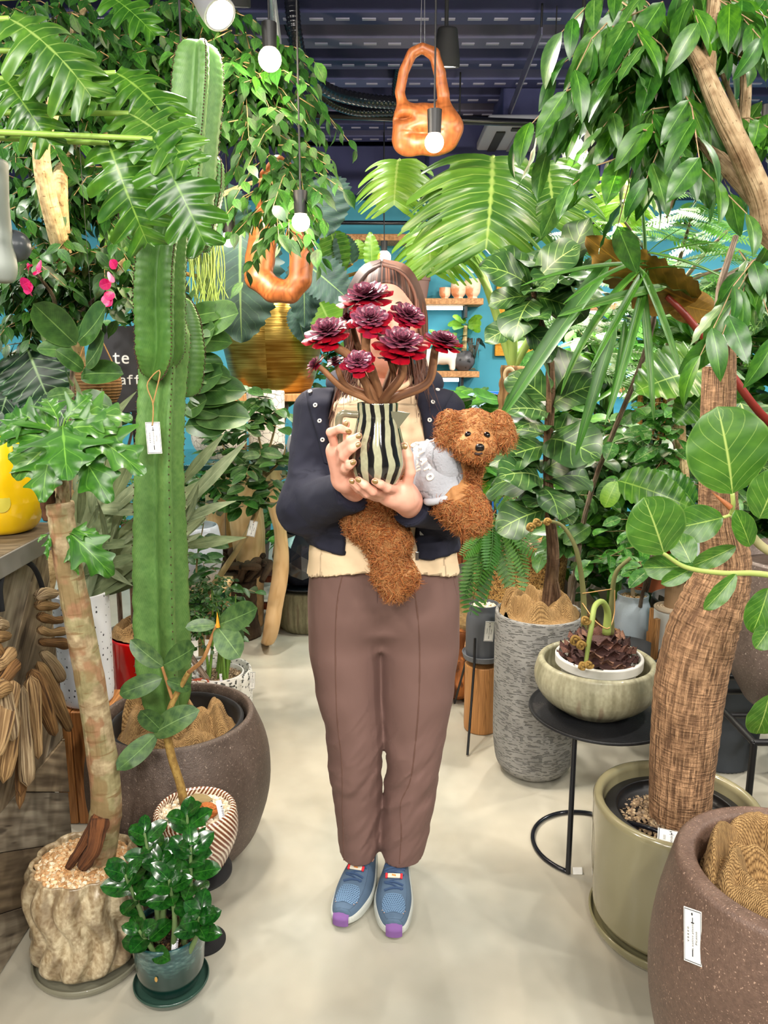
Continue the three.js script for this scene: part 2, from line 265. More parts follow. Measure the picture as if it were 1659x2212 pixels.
// ceiling light heads: housing, glowing face, and the light just below it
function lightHead(pos, aim, name, label, cd, o = {}) {
  const g = thing(name, label, 'light', pos, o.group);
  const dir = aim.clone().sub(pos).normalize(), q = new THREE.Quaternion().setFromUnitVectors(V(0, -1, 0), dir);
  const put = (m) => { m.quaternion.copy(q); return m; };
  put(part(g, 'housing', lathe([[0.001, 0.14], [o.r * 0.7, 0.135, 0.01], [o.r, 0.03, 0.02], [o.r, -0.004, 0.003], [o.r - 0.006, -0.004], [o.r - 0.008, 0.012]], 28), o.mat || M.blackMatte));
  put(part(g, 'lens', new THREE.CylinderGeometry(o.r - 0.007, o.r - 0.007, 0.006, 28).translate(0, 0.004, 0), mat({ color: 0xffffff, emissive: 0xfff6e6, emissiveIntensity: o.glow || 6, roughness: 0.4 })));
  part(g, 'bracket', tube([V(0, 0.1, 0), V(0, 0.22, 0), V(0, ROOM.h - 0.02 - pos.y, 0)], 0.008, 8), M.blackMatte);
  const s = new THREE.SpotLight(0xfff9f0, cd, 0, o.cone || 1.25, 1, 2); s.position.copy(pos).add(dir.clone().multiplyScalar(0.012)); s.target.position.copy(aim); s.castShadow = true; s.shadow.radius = o.soft || 3; s.shadow.mapSize.set(512, 512); scene.add(s, s.target);
  return g;
}
HEADS.forEach(([x, z, ax, ay, az, cd], i) => lightHead(V(x, 2.52, z), V(ax, ay, az), 'unseen_ceiling_spotlight', i === 13 ? 'added black cylindrical ceiling spotlight just right of the looped wood carving' : 'unseen black ceiling spotlight on a drop rod, placed to light the shop', cd * LIGHT, { r: 0.055, group: i === 13 ? undefined : 'unseen ceiling spotlights that light the shop' }));  // unseen heads stand where light was wanted; the one by the carving is added
// ---------------------------------------------------------------- pot building blocks
seed(101);
const stoneGeo = (() => { const g = new THREE.IcosahedronGeometry(1, 1); const p = g.attributes.position; for (let i = 0; i < p.count; i++) { const k = 0.8 + 0.4 * n3(p.getX(i) * 1.3 + 5, p.getY(i) * 1.3, p.getZ(i) * 1.3); p.setXYZ(i, p.getX(i) * k, p.getY(i) * k * 0.75, p.getZ(i) * k * 0.9); } g.computeVertexNormals(); return g; })();
const stoneMat = mat({ color: 0xffffff, roughness: 0.85 });
function gravel(parent, r, y, size, n, tints, dome = 0.01, x = 0, z = 0) {
  const m = new THREE.InstancedMesh(stoneGeo, stoneMat, n); m.name = 'gravel'; stuff(m);
  const o = new THREE.Object3D(), c = new THREE.Color();
  for (let i = 0; i < n; i++) {
    const q = Math.sqrt(rnd()) * r, a = rnd() * 6.2832, s = size * rr(0.55, 1.25);
    o.position.set(x + Math.cos(a) * q, y + dome * (1 - q * q / r / r) + rr(-0.3, 0.6) * size, z + Math.sin(a) * q); o.rotation.set(rnd() * 6, rnd() * 6, rnd() * 6); o.scale.setScalar(s); o.updateMatrix(); m.setMatrixAt(i, o.matrix);
    c.setHex(pick(tints)).multiplyScalar(rr(0.75, 1.1)); m.setColorAt(i, c);
  }
  parent.add(m); part(parent, 'soil', cyl(r * 0.98, r * 0.98, 0.01, 32, x, y - 0.012, z), M.soil); return m;
}
const SAND = [0xd9b98c, 0xe6cda4, 0xc49a68, 0xefe0c4, 0xb98a58, 0xd3a878], PALE = [0xe8dcc6, 0xd2c2a6, 0xf2ead8, 0xc0ab8a, 0xdccfb4];
const DARKG = [0x8a7358, 0x6d5a44, 0xa58c6a, 0x94806a, 0xc0aa88];
// crumpled cloth tucked round a stem
function burlap(parent, r, y, h, sd, o = {}) {
  const nr = 44, na = 150, pos = [], uv = [], idx = [], K = 15, R = Array.from({ length: K }, (_, i) => { const q = (k) => H3(i, Math.round(sd * 10), k); return { a: i * 2.4 + q(1), c: 0.2 + 0.62 * Math.sqrt(q(2)), d: i * 2.4 + 1.57 + (q(3) - 0.5) * 1.6, l: 0.35 + 0.4 * q(4), w: 0.13 + 0.15 * q(5), h: 0.45 + 0.6 * q(6), k: (q(7) - 0.5) * 2.2 }; });
  for (let i = 0; i <= nr; i++) for (let j = 0; j <= na; j++) {
    const q = i / nr, a = j / na * 6.28318, X = Math.sin(a) * q, Z = Math.cos(a) * q; let top = 0, sum = 0;
    for (const e of R) { const dx = X - Math.sin(e.a) * e.c, dz = Z - Math.cos(e.a) * e.c, u = dx * Math.sin(e.d) + dz * Math.cos(e.d), v = dx * Math.cos(e.d) - dz * Math.sin(e.d) + e.k * u * u; const f = e.h * Math.pow(Math.cos(clamp(v / e.w, -1, 1) * 1.5707), 1.3) * Math.pow(Math.cos(clamp(u / e.l, -1, 1) * 1.5707), 0.8); top = smax(top, f, 0.18); }
    const env = Math.min(1, (1 - q) * 6 + 0.4), hh = y + h * (top * env + 0.22 * (fb3(X * 5 + sd, sd, Z * 5, 3) - 0.5)), rad = r * q;
    pos.push(Math.sin(a) * rad, hh, Math.cos(a) * rad); uv.push(Math.sin(a) * rad * 1.2, Math.cos(a) * rad * 1.2 + top * 0.012);
    if (i && j) { const A = (i - 1) * (na + 1) + j - 1, B = A + 1, C = i * (na + 1) + j - 1, D = C + 1; idx.push(A, D, B, A, C, D); }
  }
  const g = new THREE.BufferGeometry(); g.setAttribute('position', new THREE.Float32BufferAttribute(pos, 3)); g.setAttribute('uv', new THREE.Float32BufferAttribute(uv, 2)); g.setIndex(idx); g.computeVertexNormals();
  return part(parent, 'burlap', g, o.mat || M.burlap);
}
// ---------------------------------------------------------------- price tags: white card, black frame, writing set sideways
function tagTex(lines, logo = true, w = 128, h = 224) {
  const c = document.createElement('canvas'); c.width = w; c.height = h; const x = c.getContext('2d');
  x.fillStyle = '#f4f2ec'; x.fillRect(0, 0, w, h); x.strokeStyle = '#2b2f3a'; x.lineWidth = 3; x.strokeRect(6, 6, w - 12, h - 12);
  x.fillStyle = '#22242a'; x.beginPath(); x.arc(w / 2 - 4, 22, 6, 0, 7); x.fill();
  x.save(); x.translate(w / 2, h / 2); x.rotate(-Math.PI / 2);
  if (logo) { x.fillStyle = '#1c1d22'; x.fillRect(54, -3, 22, 6); x.fillRect(52, -11, 5, 22); x.fillRect(-84, -4, 28, 7); }
  x.fillStyle = '#333'; x.textAlign = 'center'; x.font = 'bold 15px serif'; x.fillText(lines[0], -2, 5); x.font = 'bold 16px sans-serif'; x.fillText(lines[1], 2, -26); x.fillText(lines[2], -4, 32); x.restore();
  const t = new THREE.CanvasTexture(c); t.colorSpace = THREE.SRGBColorSpace; return t;
}
const tagMats = [['& native plants', '¥ 8 8 0 0 0', 'Ficus'], ['& native plants', 'V 8 8 0 0', 'Picasso'], ['native plants', '¥ 6 8 0 0', 'Acacia']].map((l) => mat({ map: tagTex(l), roughness: 0.7 }));
function priceTag(pos, w, h, turn, tilt, label, kind = 0, yaw = 0, loop) {
  const g = thing('price_tag', label, 'price tag', pos);
  const q = new THREE.Quaternion().setFromEuler(new THREE.Euler(tilt, yaw, turn, 'YXZ'));
  const card = part(g, 'card', new THREE.BoxGeometry(w, h, 0.0012), [M.paper, M.paper, M.paper, M.paper, tagMats[kind], M.paper]); card.quaternion.copy(q);
  if (loop) { const a = V(0, h * 0.4, 0.002).applyQuaternion(q); part(g, 'twine', tube([a, a.clone().lerp(loop[0], 0.5).add(V(0.002, 0, 0.002)), ...loop], 0.0016, 6, 24), M.twine); }
  return g;
}
// stick label pushed into a pot
function stickLabel(parent, pos, h, turn, text) {
  const c = document.createElement('canvas'); c.width = 48; c.height = 160; const x = c.getContext('2d'); x.fillStyle = '#efeff6'; x.fillRect(0, 0, 48, 160); x.fillStyle = '#222'; x.font = 'bold 24px monospace'; x.translate(32, 36); x.rotate(Math.PI / 2); x.fillText(text, 0, 0);
  const t = new THREE.CanvasTexture(c); t.colorSpace = THREE.SRGBColorSpace; const m = part(parent, 'stick_label', new THREE.BoxGeometry(h * 0.24, h, 0.001), mat({ map: t, roughness: 0.6 })); m.position.copy(pos); m.rotation.set(-0.3, 0, turn); return m;
}

// ---------------------------------------------------------------- pot shapes and glazes
const speckBrown = mat({ color: 0xd2c6be, map: rep(T.speck, 2.6, 2.6), roughness: 0.55, bumpMap: rep(T.granB, 6, 6), bumpScale: 0.0008 });
const speckWarm = mat({ color: 0xffe2d2, map: rep(T.speck, 2.8, 2.8), roughness: 0.5, bumpMap: rep(T.granB, 6, 6), bumpScale: 0.0008 });
const speckGrey = mat({ color: 0xf6f0ee, map: rep(T.speck, 3, 3), roughness: 0.4 });
T.wavyGlaze = dtex(512, 512, (u, v) => { const s = tf(u, v, 24, 5, 201, 5), d = tf(u, v, 50, 50, 203, 3), k = sm(0.5, 0.75, tf(u, v, 9, 4, 205, 4)); const q = mixc([116, 92, 62], [206, 192, 160], clamp((s - 0.45) * 1.0 + (d - 0.5) * 0.9 + 0.6, 0, 1)); return mixc(q, [78, 58, 38], k * 0.45); });
T.greenGlaze = dtex(512, 256, (u, v) => { const edge = 0.52 + (tf(u, 0.3, 12, 3, 211, 4) - 0.5) * 0.3, t = sm(edge - 0.12, edge + 0.2, v), m = tf(u, v, 40, 30, 213, 4); const q = mixc([10, 46, 40], mixc([28, 70, 72], [104, 132, 126], clamp((m - 0.35) * 1.9, 0, 1)), t); return q; }, true);
T.cork = dtex(512, 512, (u, v) => { const a = tf(u, v, 70, 70, 221, 3), b = tn(u, v, 110, 110, 223), w = tf(u, v, 5, 5, 225, 3); return b > 0.72 ? mixc([70, 48, 22], [96, 66, 30], a) : mixc([150, 104, 50], [226, 182, 110], clamp((a - 0.5) * 2 + 0.5 + (w - 0.5) * 0.6, 0, 1)); });
T.fleck = dtex(512, 512, (u, v) => { const a = tf(u, v, 14, 60, 231, 4), k = sm(0.6, 0.66, a), w = tf(u, v, 4, 4, 235, 3); return mixc(mixc([122, 121, 118], [154, 152, 147], w), [84, 84, 82], k * 0.6); });
T.fleckB = dtex(512, 512, (u, v) => 1 - sm(0.58, 0.66, tf(u, v, 14, 60, 231, 4)), false);
T.bowl = dtex(512, 256, (u, v) => { const a = tf(u, v, 40, 3, 241, 4), w = tf(u, v, 6, 3, 245, 3), f = tf(u, v, 80, 40, 247, 3), k = sm(0.68, 0.8, tf(u, v, 18, 2, 248, 3)); let q = mixc([128, 124, 98], [184, 180, 152], clamp((a - 0.5) * 1.2 + (w - 0.5) * 1 + (f - 0.5) * 0.5 + 0.5, 0, 1)); return mixc(q, [112, 86, 68], k * 0.4); });
T.swirl = dtex(64, 256, (u, v) => { const e = Math.abs(u - 0.5) * 2; const n = tf(u, v, 4, 12, 251, 4); return mixc([238, 226, 206], [110, 58, 30], sm(0.25, 0.75, e + (n - 0.5) * 0.5)); });
T.crater = dtex(512, 512, (u, v) => { const a = tn(u, v, 36, 36, 261), b = tf(u, v, 30, 30, 263, 3); return mixc([236, 234, 226], [78, 80, 76], sm(0.62, 0.72, b * 0.7 + a * 0.3)); });
T.craterB = dtex(512, 512, (u, v) => 1 - sm(0.58, 0.74, tf(u, v, 30, 30, 263, 3) * 0.7 + tn(u, v, 36, 36, 261) * 0.3), false);
T.dots = dtex(512, 512, (u, v) => { const p = 26, x = u * p, y = v * p, i = Math.floor(x), j = Math.floor(y), h = H3(i, j, 7); if (h > 0.4) return [228, 230, 236]; const cx = i + 0.25 + 0.5 * H3(i, j, 8), cy = j + 0.25 + 0.5 * H3(i, j, 9), r = 0.06 + 0.13 * H3(i, j, 10); return (x - cx) * (x - cx) * 1.6 + (y - cy) * (y - cy) < r * r ? [44, 46, 54] : [228, 230, 236]; });
T.crackle = dtex(512, 512, (u, v) => { const p = 12; let a = 9, b = 9; const x = u * p, y = v * p, xi = Math.floor(x), yi = Math.floor(y); for (let i = -1; i < 2; i++) for (let j = -1; j < 2; j++) { const I = ((xi + i) % p + p) % p, J = ((yi + j) % p + p) % p, dx = xi + i + H3(I, J, 31) - x, dy = yi + j + H3(I, J, 33) - y, d = Math.sqrt(dx * dx + dy * dy); if (d < a) { b = a; a = d; } else if (d < b) b = d; } return b - a < 0.05 ? [92, 84, 76] : [222, 214, 202]; });
T.brass = dtex(256, 512, (u, v) => { const l = tf(u, v, 6, 120, 271, 3), w = tf(u, v, 4, 5, 273, 4); return mixc([150, 106, 36], [232, 196, 104], clamp((l - 0.5) * 1.3 + (w - 0.5) * 1.4 + 0.5, 0, 1)); });
T.marble = dtex(256, 256, (u, v) => { const a = tf(u, v, 6, 6, 281, 5); return mixc([236, 214, 186], [214, 140, 96], sm(0.45, 0.7, a)); });

function potThing(name, label, category, pos, profile, material, o = {}) { const g = thing(name, label, category, pos, o.group); part(g, o.part || 'pot', lathe(profile, o.n || 64, o.mod), material); return g; }
const at2 = (p) => V(p.x, 0, p.z);

// big brown planter that holds the tall cactus
const P_cactus = V(-0.56, 0, -1.93);
const cactusThing = thing('potted_cactus', 'tall ribbed green cactus in the big brown speckled planter with burlap', 'cactus', P_cactus);
part(cactusThing, 'pot', lathe([[0.001, 0.004], [0.13, 0.004, 0.03], [0.2, 0.06, 0.1], [0.248, 0.2, 0.16], [0.244, 0.33, 0.1], [0.205, 0.425, 0.03], [0.192, 0.428, 0.006], [0.186, 0.41, 0.01], [0.19, 0.3], [0.18, 0.26]], 96), speckBrown);
part(cactusThing, 'liner', lathe([[0.178, 0.405], [0.17, 0.412, 0.004], [0.162, 0.4], [0.158, 0.28], [0.001, 0.27]], 48), M.blackMatte);
burlap(cactusThing, 0.172, 0.345, 0.125, 3.3, {});

// wavy beige pot with a saucer and the young trunk with lobed leaves
const P_wavy = V(-0.68, 0, -1.545);
const wavyTree = thing('lobed_leaf_tree', 'young tree with lobed glossy leaves in the wavy beige glazed pot', 'potted tree', P_wavy);
{
  const mod = (a, y) => { const k = a * 12 + 1.5 * Math.sin(y * 38 + 0.4 * Math.sin(a * 3)); const s = Math.sin(k), e = sm(0.02, 0.05, y) * (1 - 0.6 * sm(0.235, 0.262, y)); return e * 0.009 * (1 - 2 * Math.pow(0.5 - 0.5 * s, 2.2)); };
  part(wavyTree, 'pot', lathe([[0.001, 0.022], [0.098, 0.022, 0.01], [0.118, 0.05, 0.03], [0.117, 0.09], [0.111, 0.12], [0.114, 0.15], [0.122, 0.19], [0.122, 0.22, 0.03], [0.108, 0.266, 0.012], [0.1, 0.262, 0.006], [0.098, 0.21]], 208, mod), mat({ map: rep(T.wavyGlaze, 4, 3), roughness: 0.28, clearcoat: 0.5, clearcoatRoughness: 0.2 }));
  part(wavyTree, 'saucer', lathe([[0.001, 0.001], [0.116, 0.001, 0.004], [0.127, 0.018, 0.006], [0.126, 0.026, 0.003], [0.121, 0.026, 0.003], [0.117, 0.012, 0.004], [0.001, 0.01]], 72), mat({ color: 0x7c7a68, roughness: 0.3, clearcoat: 0.4 }));
  gravel(wavyTree, 0.099, 0.248, 0.0052, 2400, SAND, 0.012);
}
// small dark green pot with saucer
const P_green = V(-0.472, 0, -1.47);
const zzPlant = thing('zz_plant', 'low glossy dark green plant in the small dark green glazed pot', 'potted plant', P_green);
{
  const pg = lathe([[0.001, 0.014], [0.058, 0.014, 0.008], [0.071, 0.045, 0.02], [0.082, 0.146, 0.004], [0.0815, 0.152, 0.003], [0.076, 0.152, 0.003], [0.074, 0.13], [0.068, 0.1]], 72);
  const uvA = pg.attributes.uv, pp = pg.attributes.position; for (let i = 0; i < uvA.count; i++) uvA.setXY(i, uvA.getX(i) * 2, pp.getY(i) / 0.155);
  part(zzPlant, 'pot', pg, mat({ map: T.greenGlaze, roughness: 0.22, clearcoat: 0.6, clearcoatRoughness: 0.15 }));
  const chip = part(zzPlant, 'glaze_mark', new THREE.CircleGeometry(0.006, 20), mat({ color: 0xb08a4a, roughness: 0.5 })); chip.scale.set(0.55, 1, 1); chip.position.set(-0.008, 0.085, 0.0775); chip.rotation.set(-0.12, -0.1, 0);
  part(zzPlant, 'saucer', lathe([[0.001, 0.001], [0.072, 0.001, 0.004], [0.083, 0.02, 0.006], [0.08, 0.024, 0.002], [0.076, 0.013, 0.004], [0.001, 0.01]], 64), mat({ color: 0x2f4a40, roughness: 0.25, clearcoat: 0.5 }));
  part(zzPlant, 'nursery_pot', lathe([[0.073, 0.1], [0.0735, 0.14, 0.002], [0.071, 0.141, 0.002], [0.069, 0.12], [0.001, 0.118]], 48), M.black);
  gravel(zzPlant, 0.069, 0.122, 0.0035, 500, [0x4a3624, 0x6a4f34, 0x33261a, 0x8a6a44], 0.004);
  stickLabel(zzPlant, V(0.028, 0.148, 0.05), 0.055, -0.08, '¥4800');
}
// striped swirl pot on a thin black stand
const P_swirl = V(-0.435, 0, -1.6);
const swirlTree = thing('small_leaf_tree', 'slim young tree with grey-green oval leaves in the brown and white swirl-ribbed pot', 'potted tree', V(P_swirl.x, 0.194, P_swirl.z));
{
  const N = 52, prf = [[0.001, 0], [0.045, 0, 0.006], [0.062, 0.018, 0.02], [0.09, 0.08, 0.05], [0.095, 0.115, 0.03], [0.09, 0.158, 0.01], [0.084, 0.163, 0.004], [0.079, 0.157, 0.004], [0.08, 0.11]];
  const pg = lathe(prf, N * 8, (a, y) => (y > 0.155 || y < 0.004 ? 0 : 0.0028 * Math.abs(Math.sin((a * N + y * 430) / 2))));
  const uvA = pg.attributes.uv, pp = pg.attributes.position; for (let i = 0; i < uvA.count; i++) { const a = Math.atan2(pp.getX(i), pp.getZ(i)); uvA.setXY(i, (a * N + pp.getY(i) * 430) / 6.28318 + 0.5, pp.getY(i) * 5); }
  { const j = N * 8, m = pg.attributes.position.count / (j + 1); for (let i = 0; i < m; i++) for (let k = 0; k <= j; k++) { const q = i * (j + 1) + k; uvA.setX(q, (k / j * 6.28318 * N + pp.getY(q) * 430) / 6.28318 + 0.5); } }
  part(swirlTree, 'pot', pg, mat({ map: T.swirl, roughness: 0.25, clearcoat: 0.6, clearcoatRoughness: 0.2 }));
  gravel(swirlTree, 0.08, 0.142, 0.0048, 900, PALE, 0.006);
  const st = part(swirlTree, 'stone', stoneGeo.clone().scale(0.024, 0.026, 0.02), mat({ color: 0xb4662c, roughness: 0.9, bumpMap: T.fine, bumpScale: 0.004 })); st.position.set(0.035, 0.165, 0.02);
  const s2 = part(swirlTree, 'stone', stoneGeo.clone().scale(0.03, 0.012, 0.022), mat({ color: 0x7c6a44, roughness: 0.9 })); s2.position.set(-0.01, 0.152, 0.04);
  const s3 = part(swirlTree, 'stone', stoneGeo.clone().scale(0.03, 0.016, 0.02), mat({ color: 0x8c7a52, roughness: 0.9 })); s3.position.set(0.0, 0.158, -0.035);
  stickLabel(swirlTree, V(0.066, 0.165, 0.028), 0.055, 0.25, '¥7800');
  const sg = thing('plant_stand', 'thin black metal stand under the swirl-ribbed pot', 'plant stand', P_swirl);
  part(sg, 'plate', cyl(0.078, 0.078, 0.006, 48, 0, 0.186, 0), M.blackMatte); part(sg, 'rod', cyl(0.004, 0.004, 0.184, 10, 0.018, 0.003, 0.002), M.black); part(sg, 'base_disc', cyl(0.05, 0.05, 0.005, 48, 0.006, 0, 0.0), M.blackMatte);
}
// white speckled pot on a wooden block
const P_stag = V(-0.885, 0, -2.15);
{
  const st = thing('wooden_block_stand', 'orange brown wooden block standing under the white dotted pot', 'plant stand', P_stag);
  for (let i = 0; i < 3; i++) part(st, 'board', boxUV(box(0.052, 0.36, 0.16, 0.004, -0.0545 + i * 0.0545, 0.18, 0), 1), mat({ color: [0xf6cca0, 0xeabc90, 0xfcd6ac][i], map: rep(T.wood, 3, 1), roughness: 0.4 }));
}
const stagFern = thing('staghorn_fern', 'grey-green staghorn fern in the white pot with black dots', 'potted fern', V(P_stag.x, 0.361, P_stag.z));
part(stagFern, 'pot', lathe([[0.001, 0], [0.07, 0, 0.012], [0.075, 0.04], [0.08, 0.34, 0.003], [0.076, 0.342, 0.003], [0.073, 0.28], [0.001, 0.27]], 64), mat({ map: rep(T.dots, 2, 2), roughness: 0.4 }));
// red pot
const redTree = thing('red_pot_tree', 'bare twin stems wrapped in burlap in the bright red pot', 'potted plant', V(-0.82, 0, -2.5));
part(redTree, 'pot', lathe([[0.001, 0], [0.085, 0, 0.02], [0.11, 0.2], [0.115, 0.44, 0.01], [0.108, 0.445, 0.004], [0.104, 0.4]], 64), mat({ color: 0xc60d0a, roughness: 0.2, clearcoat: 0.6 }));
burlap(redTree, 0.11, 0.445, 0.06, 6.1, {});
for (const s of [-0.03, 0.035]) part(redTree, 'stem', tube([V(s, 0.42, 0), V(s * 0.8, 0.6, 0.01), V(s * 1.6, 0.85, 0)], [0.017, 0.013, 0.01], 10, 16), mat({ map: T.greyBark, color: 0xb89a88, roughness: 0.9, bumpMap: T.barkB, bumpScale: 0.003 }));
// white cratered pot with small plants
const craterPot = thing('cratered_pot_plants', 'white cratered ceramic pot on the floor holding gravel and thin green stems', 'potted plant', V(-0.631, 0, -2.72));
part(craterPot, 'pot', lathe([[0.001, 0], [0.105, 0, 0.02], [0.13, 0.06, 0.05], [0.134, 0.2, 0.02], [0.126, 0.222, 0.006], [0.116, 0.212, 0.006], [0.116, 0.17], [0.001, 0.165]], 72), mat({ map: rep(T.crater, 4, 4), roughness: 0.6, bumpMap: rep(T.craterB, 4, 4), bumpScale: 0.005 }));
part(craterPot, 'inner_pot', lathe([[0.085, 0.17], [0.09, 0.2, 0.003], [0.084, 0.203, 0.003], [0.078, 0.19], [0.078, 0.175]], 48), M.white, V(0.01, 0, -0.015));
gravel(craterPot, 0.078, 0.185, 0.0042, 700, DARKG, 0.004, 0.01, -0.015);
part(craterPot, 'clay_pot', lathe([[0.001, 0.17], [0.03, 0.17], [0.036, 0.205, 0.003], [0.031, 0.206, 0.002], [0.029, 0.19]], 32), col(0xb0553a, 0.7), V(-0.045, 0, 0.085));
gravel(craterPot, 0.028, 0.196, 0.003, 120, PALE, 0.003, -0.045, 0.085);
stickLabel(craterPot, V(0.035, 0.215, 0.085), 0.04, 0.1, '¥');

// tall grey cylinder planter of the fiddle-leaf fig
const P_fig = V(0.5036, 0, -2.38);
const fiddleFig = thing('fiddle_leaf_fig', 'fiddle-leaf fig with broad wavy leaves in the tall grey flecked cylinder planter', 'potted tree', P_fig);
part(fiddleFig, 'pot', lathe([[0.001, 0.003], [0.088, 0.003, 0.02], [0.125, 0.035, 0.05], [0.138, 0.12, 0.06], [0.142, 0.56, 0.006], [0.138, 0.566, 0.004], [0.13, 0.562, 0.004], [0.128, 0.48], [0.001, 0.47]], 84), mat({ map: rep(T.fleck, 4.5, 5), roughness: 0.8, bumpMap: rep(T.fleckB, 4.5, 5), bumpScale: 0.003 }));
burlap(fiddleFig, 0.127, 0.552, 0.085, 8.7, { mat: M.burlapFine });
// black side table, olive bowl, white pot with the scaly fern crown
const P_table = V(0.605, 0, -1.99);
{
  const g = thing('side_table', 'round black metal side table on a single leg and open ring base', 'table', P_table);
  part(g, 'table_top', lathe([[0.001, 0.4], [0.192, 0.4, 0.003], [0.2, 0.404, 0.004], [0.198, 0.412, 0.003], [0.188, 0.409, 0.003], [0.001, 0.409]], 96), mat({ color: 0x1c1d20, roughness: 0.5, bumpMap: rep(T.granB, 5, 5), bumpScale: 0.0006 }));
  const ring = []; for (let i = 0; i <= 48; i++) { const a = -0.58 - i / 48 * 4.6; ring.push(V(-0.025 + Math.sin(a) * 0.152, 0.007, 0.02 + Math.cos(a) * 0.152)); }
  part(g, 'ring_base', tube(ring, 0.0065, 10), M.blackGloss);
  const f = V(-0.108, 0, 0.147); part(g, 'leg', tube([f.clone().setY(0.004), V(-0.108, 0.402, 0.14)], 0.0075, 12), M.blackGloss);
}
{
  const g = potThing('stone_bowl', 'wide olive grey stoneware bowl on the black side table', 'bowl', V(0.585, 0.4095, -1.99), [[0.001, 0], [0.085, 0, 0.01], [0.15, 0.045, 0.05], [0.172, 0.095, 0.05], [0.158, 0.145, 0.03], [0.148, 0.15, 0.004], [0.14, 0.143, 0.004], [0.148, 0.1, 0.03], [0.12, 0.03, 0.02], [0.001, 0.02]], mat({ map: rep(T.bowl, 2, 3), roughness: 0.45, clearcoat: 0.25 }), { n: 96, part: 'body' });
}
const scalyFern = thing('scaly_fern', 'brown scaly fern crown with curled fiddleheads in the white plastic pot', 'potted fern', V(0.59, 0.432, -1.99));
part(scalyFern, 'pot', lathe([[0.001, 0], [0.09, 0, 0.006], [0.102, 0.11], [0.117, 0.112, 0.003], [0.118, 0.138, 0.004], [0.109, 0.14, 0.003], [0.103, 0.12], [0.001, 0.115]], 72), col(0xd6d4cc, 0.4));
// olive glazed pot of the thick trunk
const P_olive = V(0.6925, 0, -1.645);
const bigFicus = thing('thick_trunk_ficus', 'thick brown cut-off fig trunk in the glossy olive glazed pot', 'potted tree', P_olive);
part(bigFicus, 'pot', lathe([[0.001, 0.035], [0.16, 0.035, 0.012], [0.178, 0.05, 0.02], [0.19, 0.2], [0.192, 0.335, 0.01], [0.186, 0.345, 0.006], [0.172, 0.343, 0.006], [0.166, 0.33], [0.168, 0.22], [0.001, 0.21]], 112), mat({ color: 0x8f8868, roughness: 0.18, clearcoat: 0.7, clearcoatRoughness: 0.12, bumpMap: T.cloud, bumpScale: 0.0012 }));
part(bigFicus, 'saucer', lathe([[0.001, 0.001], [0.168, 0.001, 0.006], [0.186, 0.02, 0.008], [0.188, 0.038, 0.003], [0.182, 0.04, 0.003], [0.178, 0.022], [0.001, 0.02]], 96), mat({ color: 0x8a8462, roughness: 0.2, clearcoat: 0.6 }));
part(bigFicus, 'liner', lathe([[0.162, 0.23], [0.163, 0.312, 0.004], [0.136, 0.318, 0.004], [0.132, 0.29], [0.001, 0.278]], 72), M.black);
gravel(bigFicus, 0.13, 0.283, 0.0045, 1500, DARKG, 0.012);
part(bigFicus, 'hose', tube([V(-0.12, 0.3, 0.02), V(-0.08, 0.315, 0.07), V(0.0, 0.3, 0.1), V(0.08, 0.31, 0.09), V(0.13, 0.3, 0.03)], 0.0055, 8, 24), M.blackGloss);
// brown speckled planter close to the camera
const P_near = V(0.712, 0, -1.19);
{
  const g = potThing('brown_planter', 'large brown speckled planter stuffed with burlap in the lower right corner', 'planter', P_near, [[0.001, 0.003], [0.13, 0.003, 0.03], [0.19, 0.07, 0.1], [0.226, 0.22, 0.16], [0.224, 0.36, 0.12], [0.194, 0.492, 0.03], [0.186, 0.5, 0.006], [0.158, 0.498, 0.008], [0.152, 0.47, 0.01], [0.165, 0.36], [0.001, 0.35]], speckWarm, { n: 128, part: 'body' });
  burlap(g, 0.152, 0.42, 0.14, 2.2, {});
}
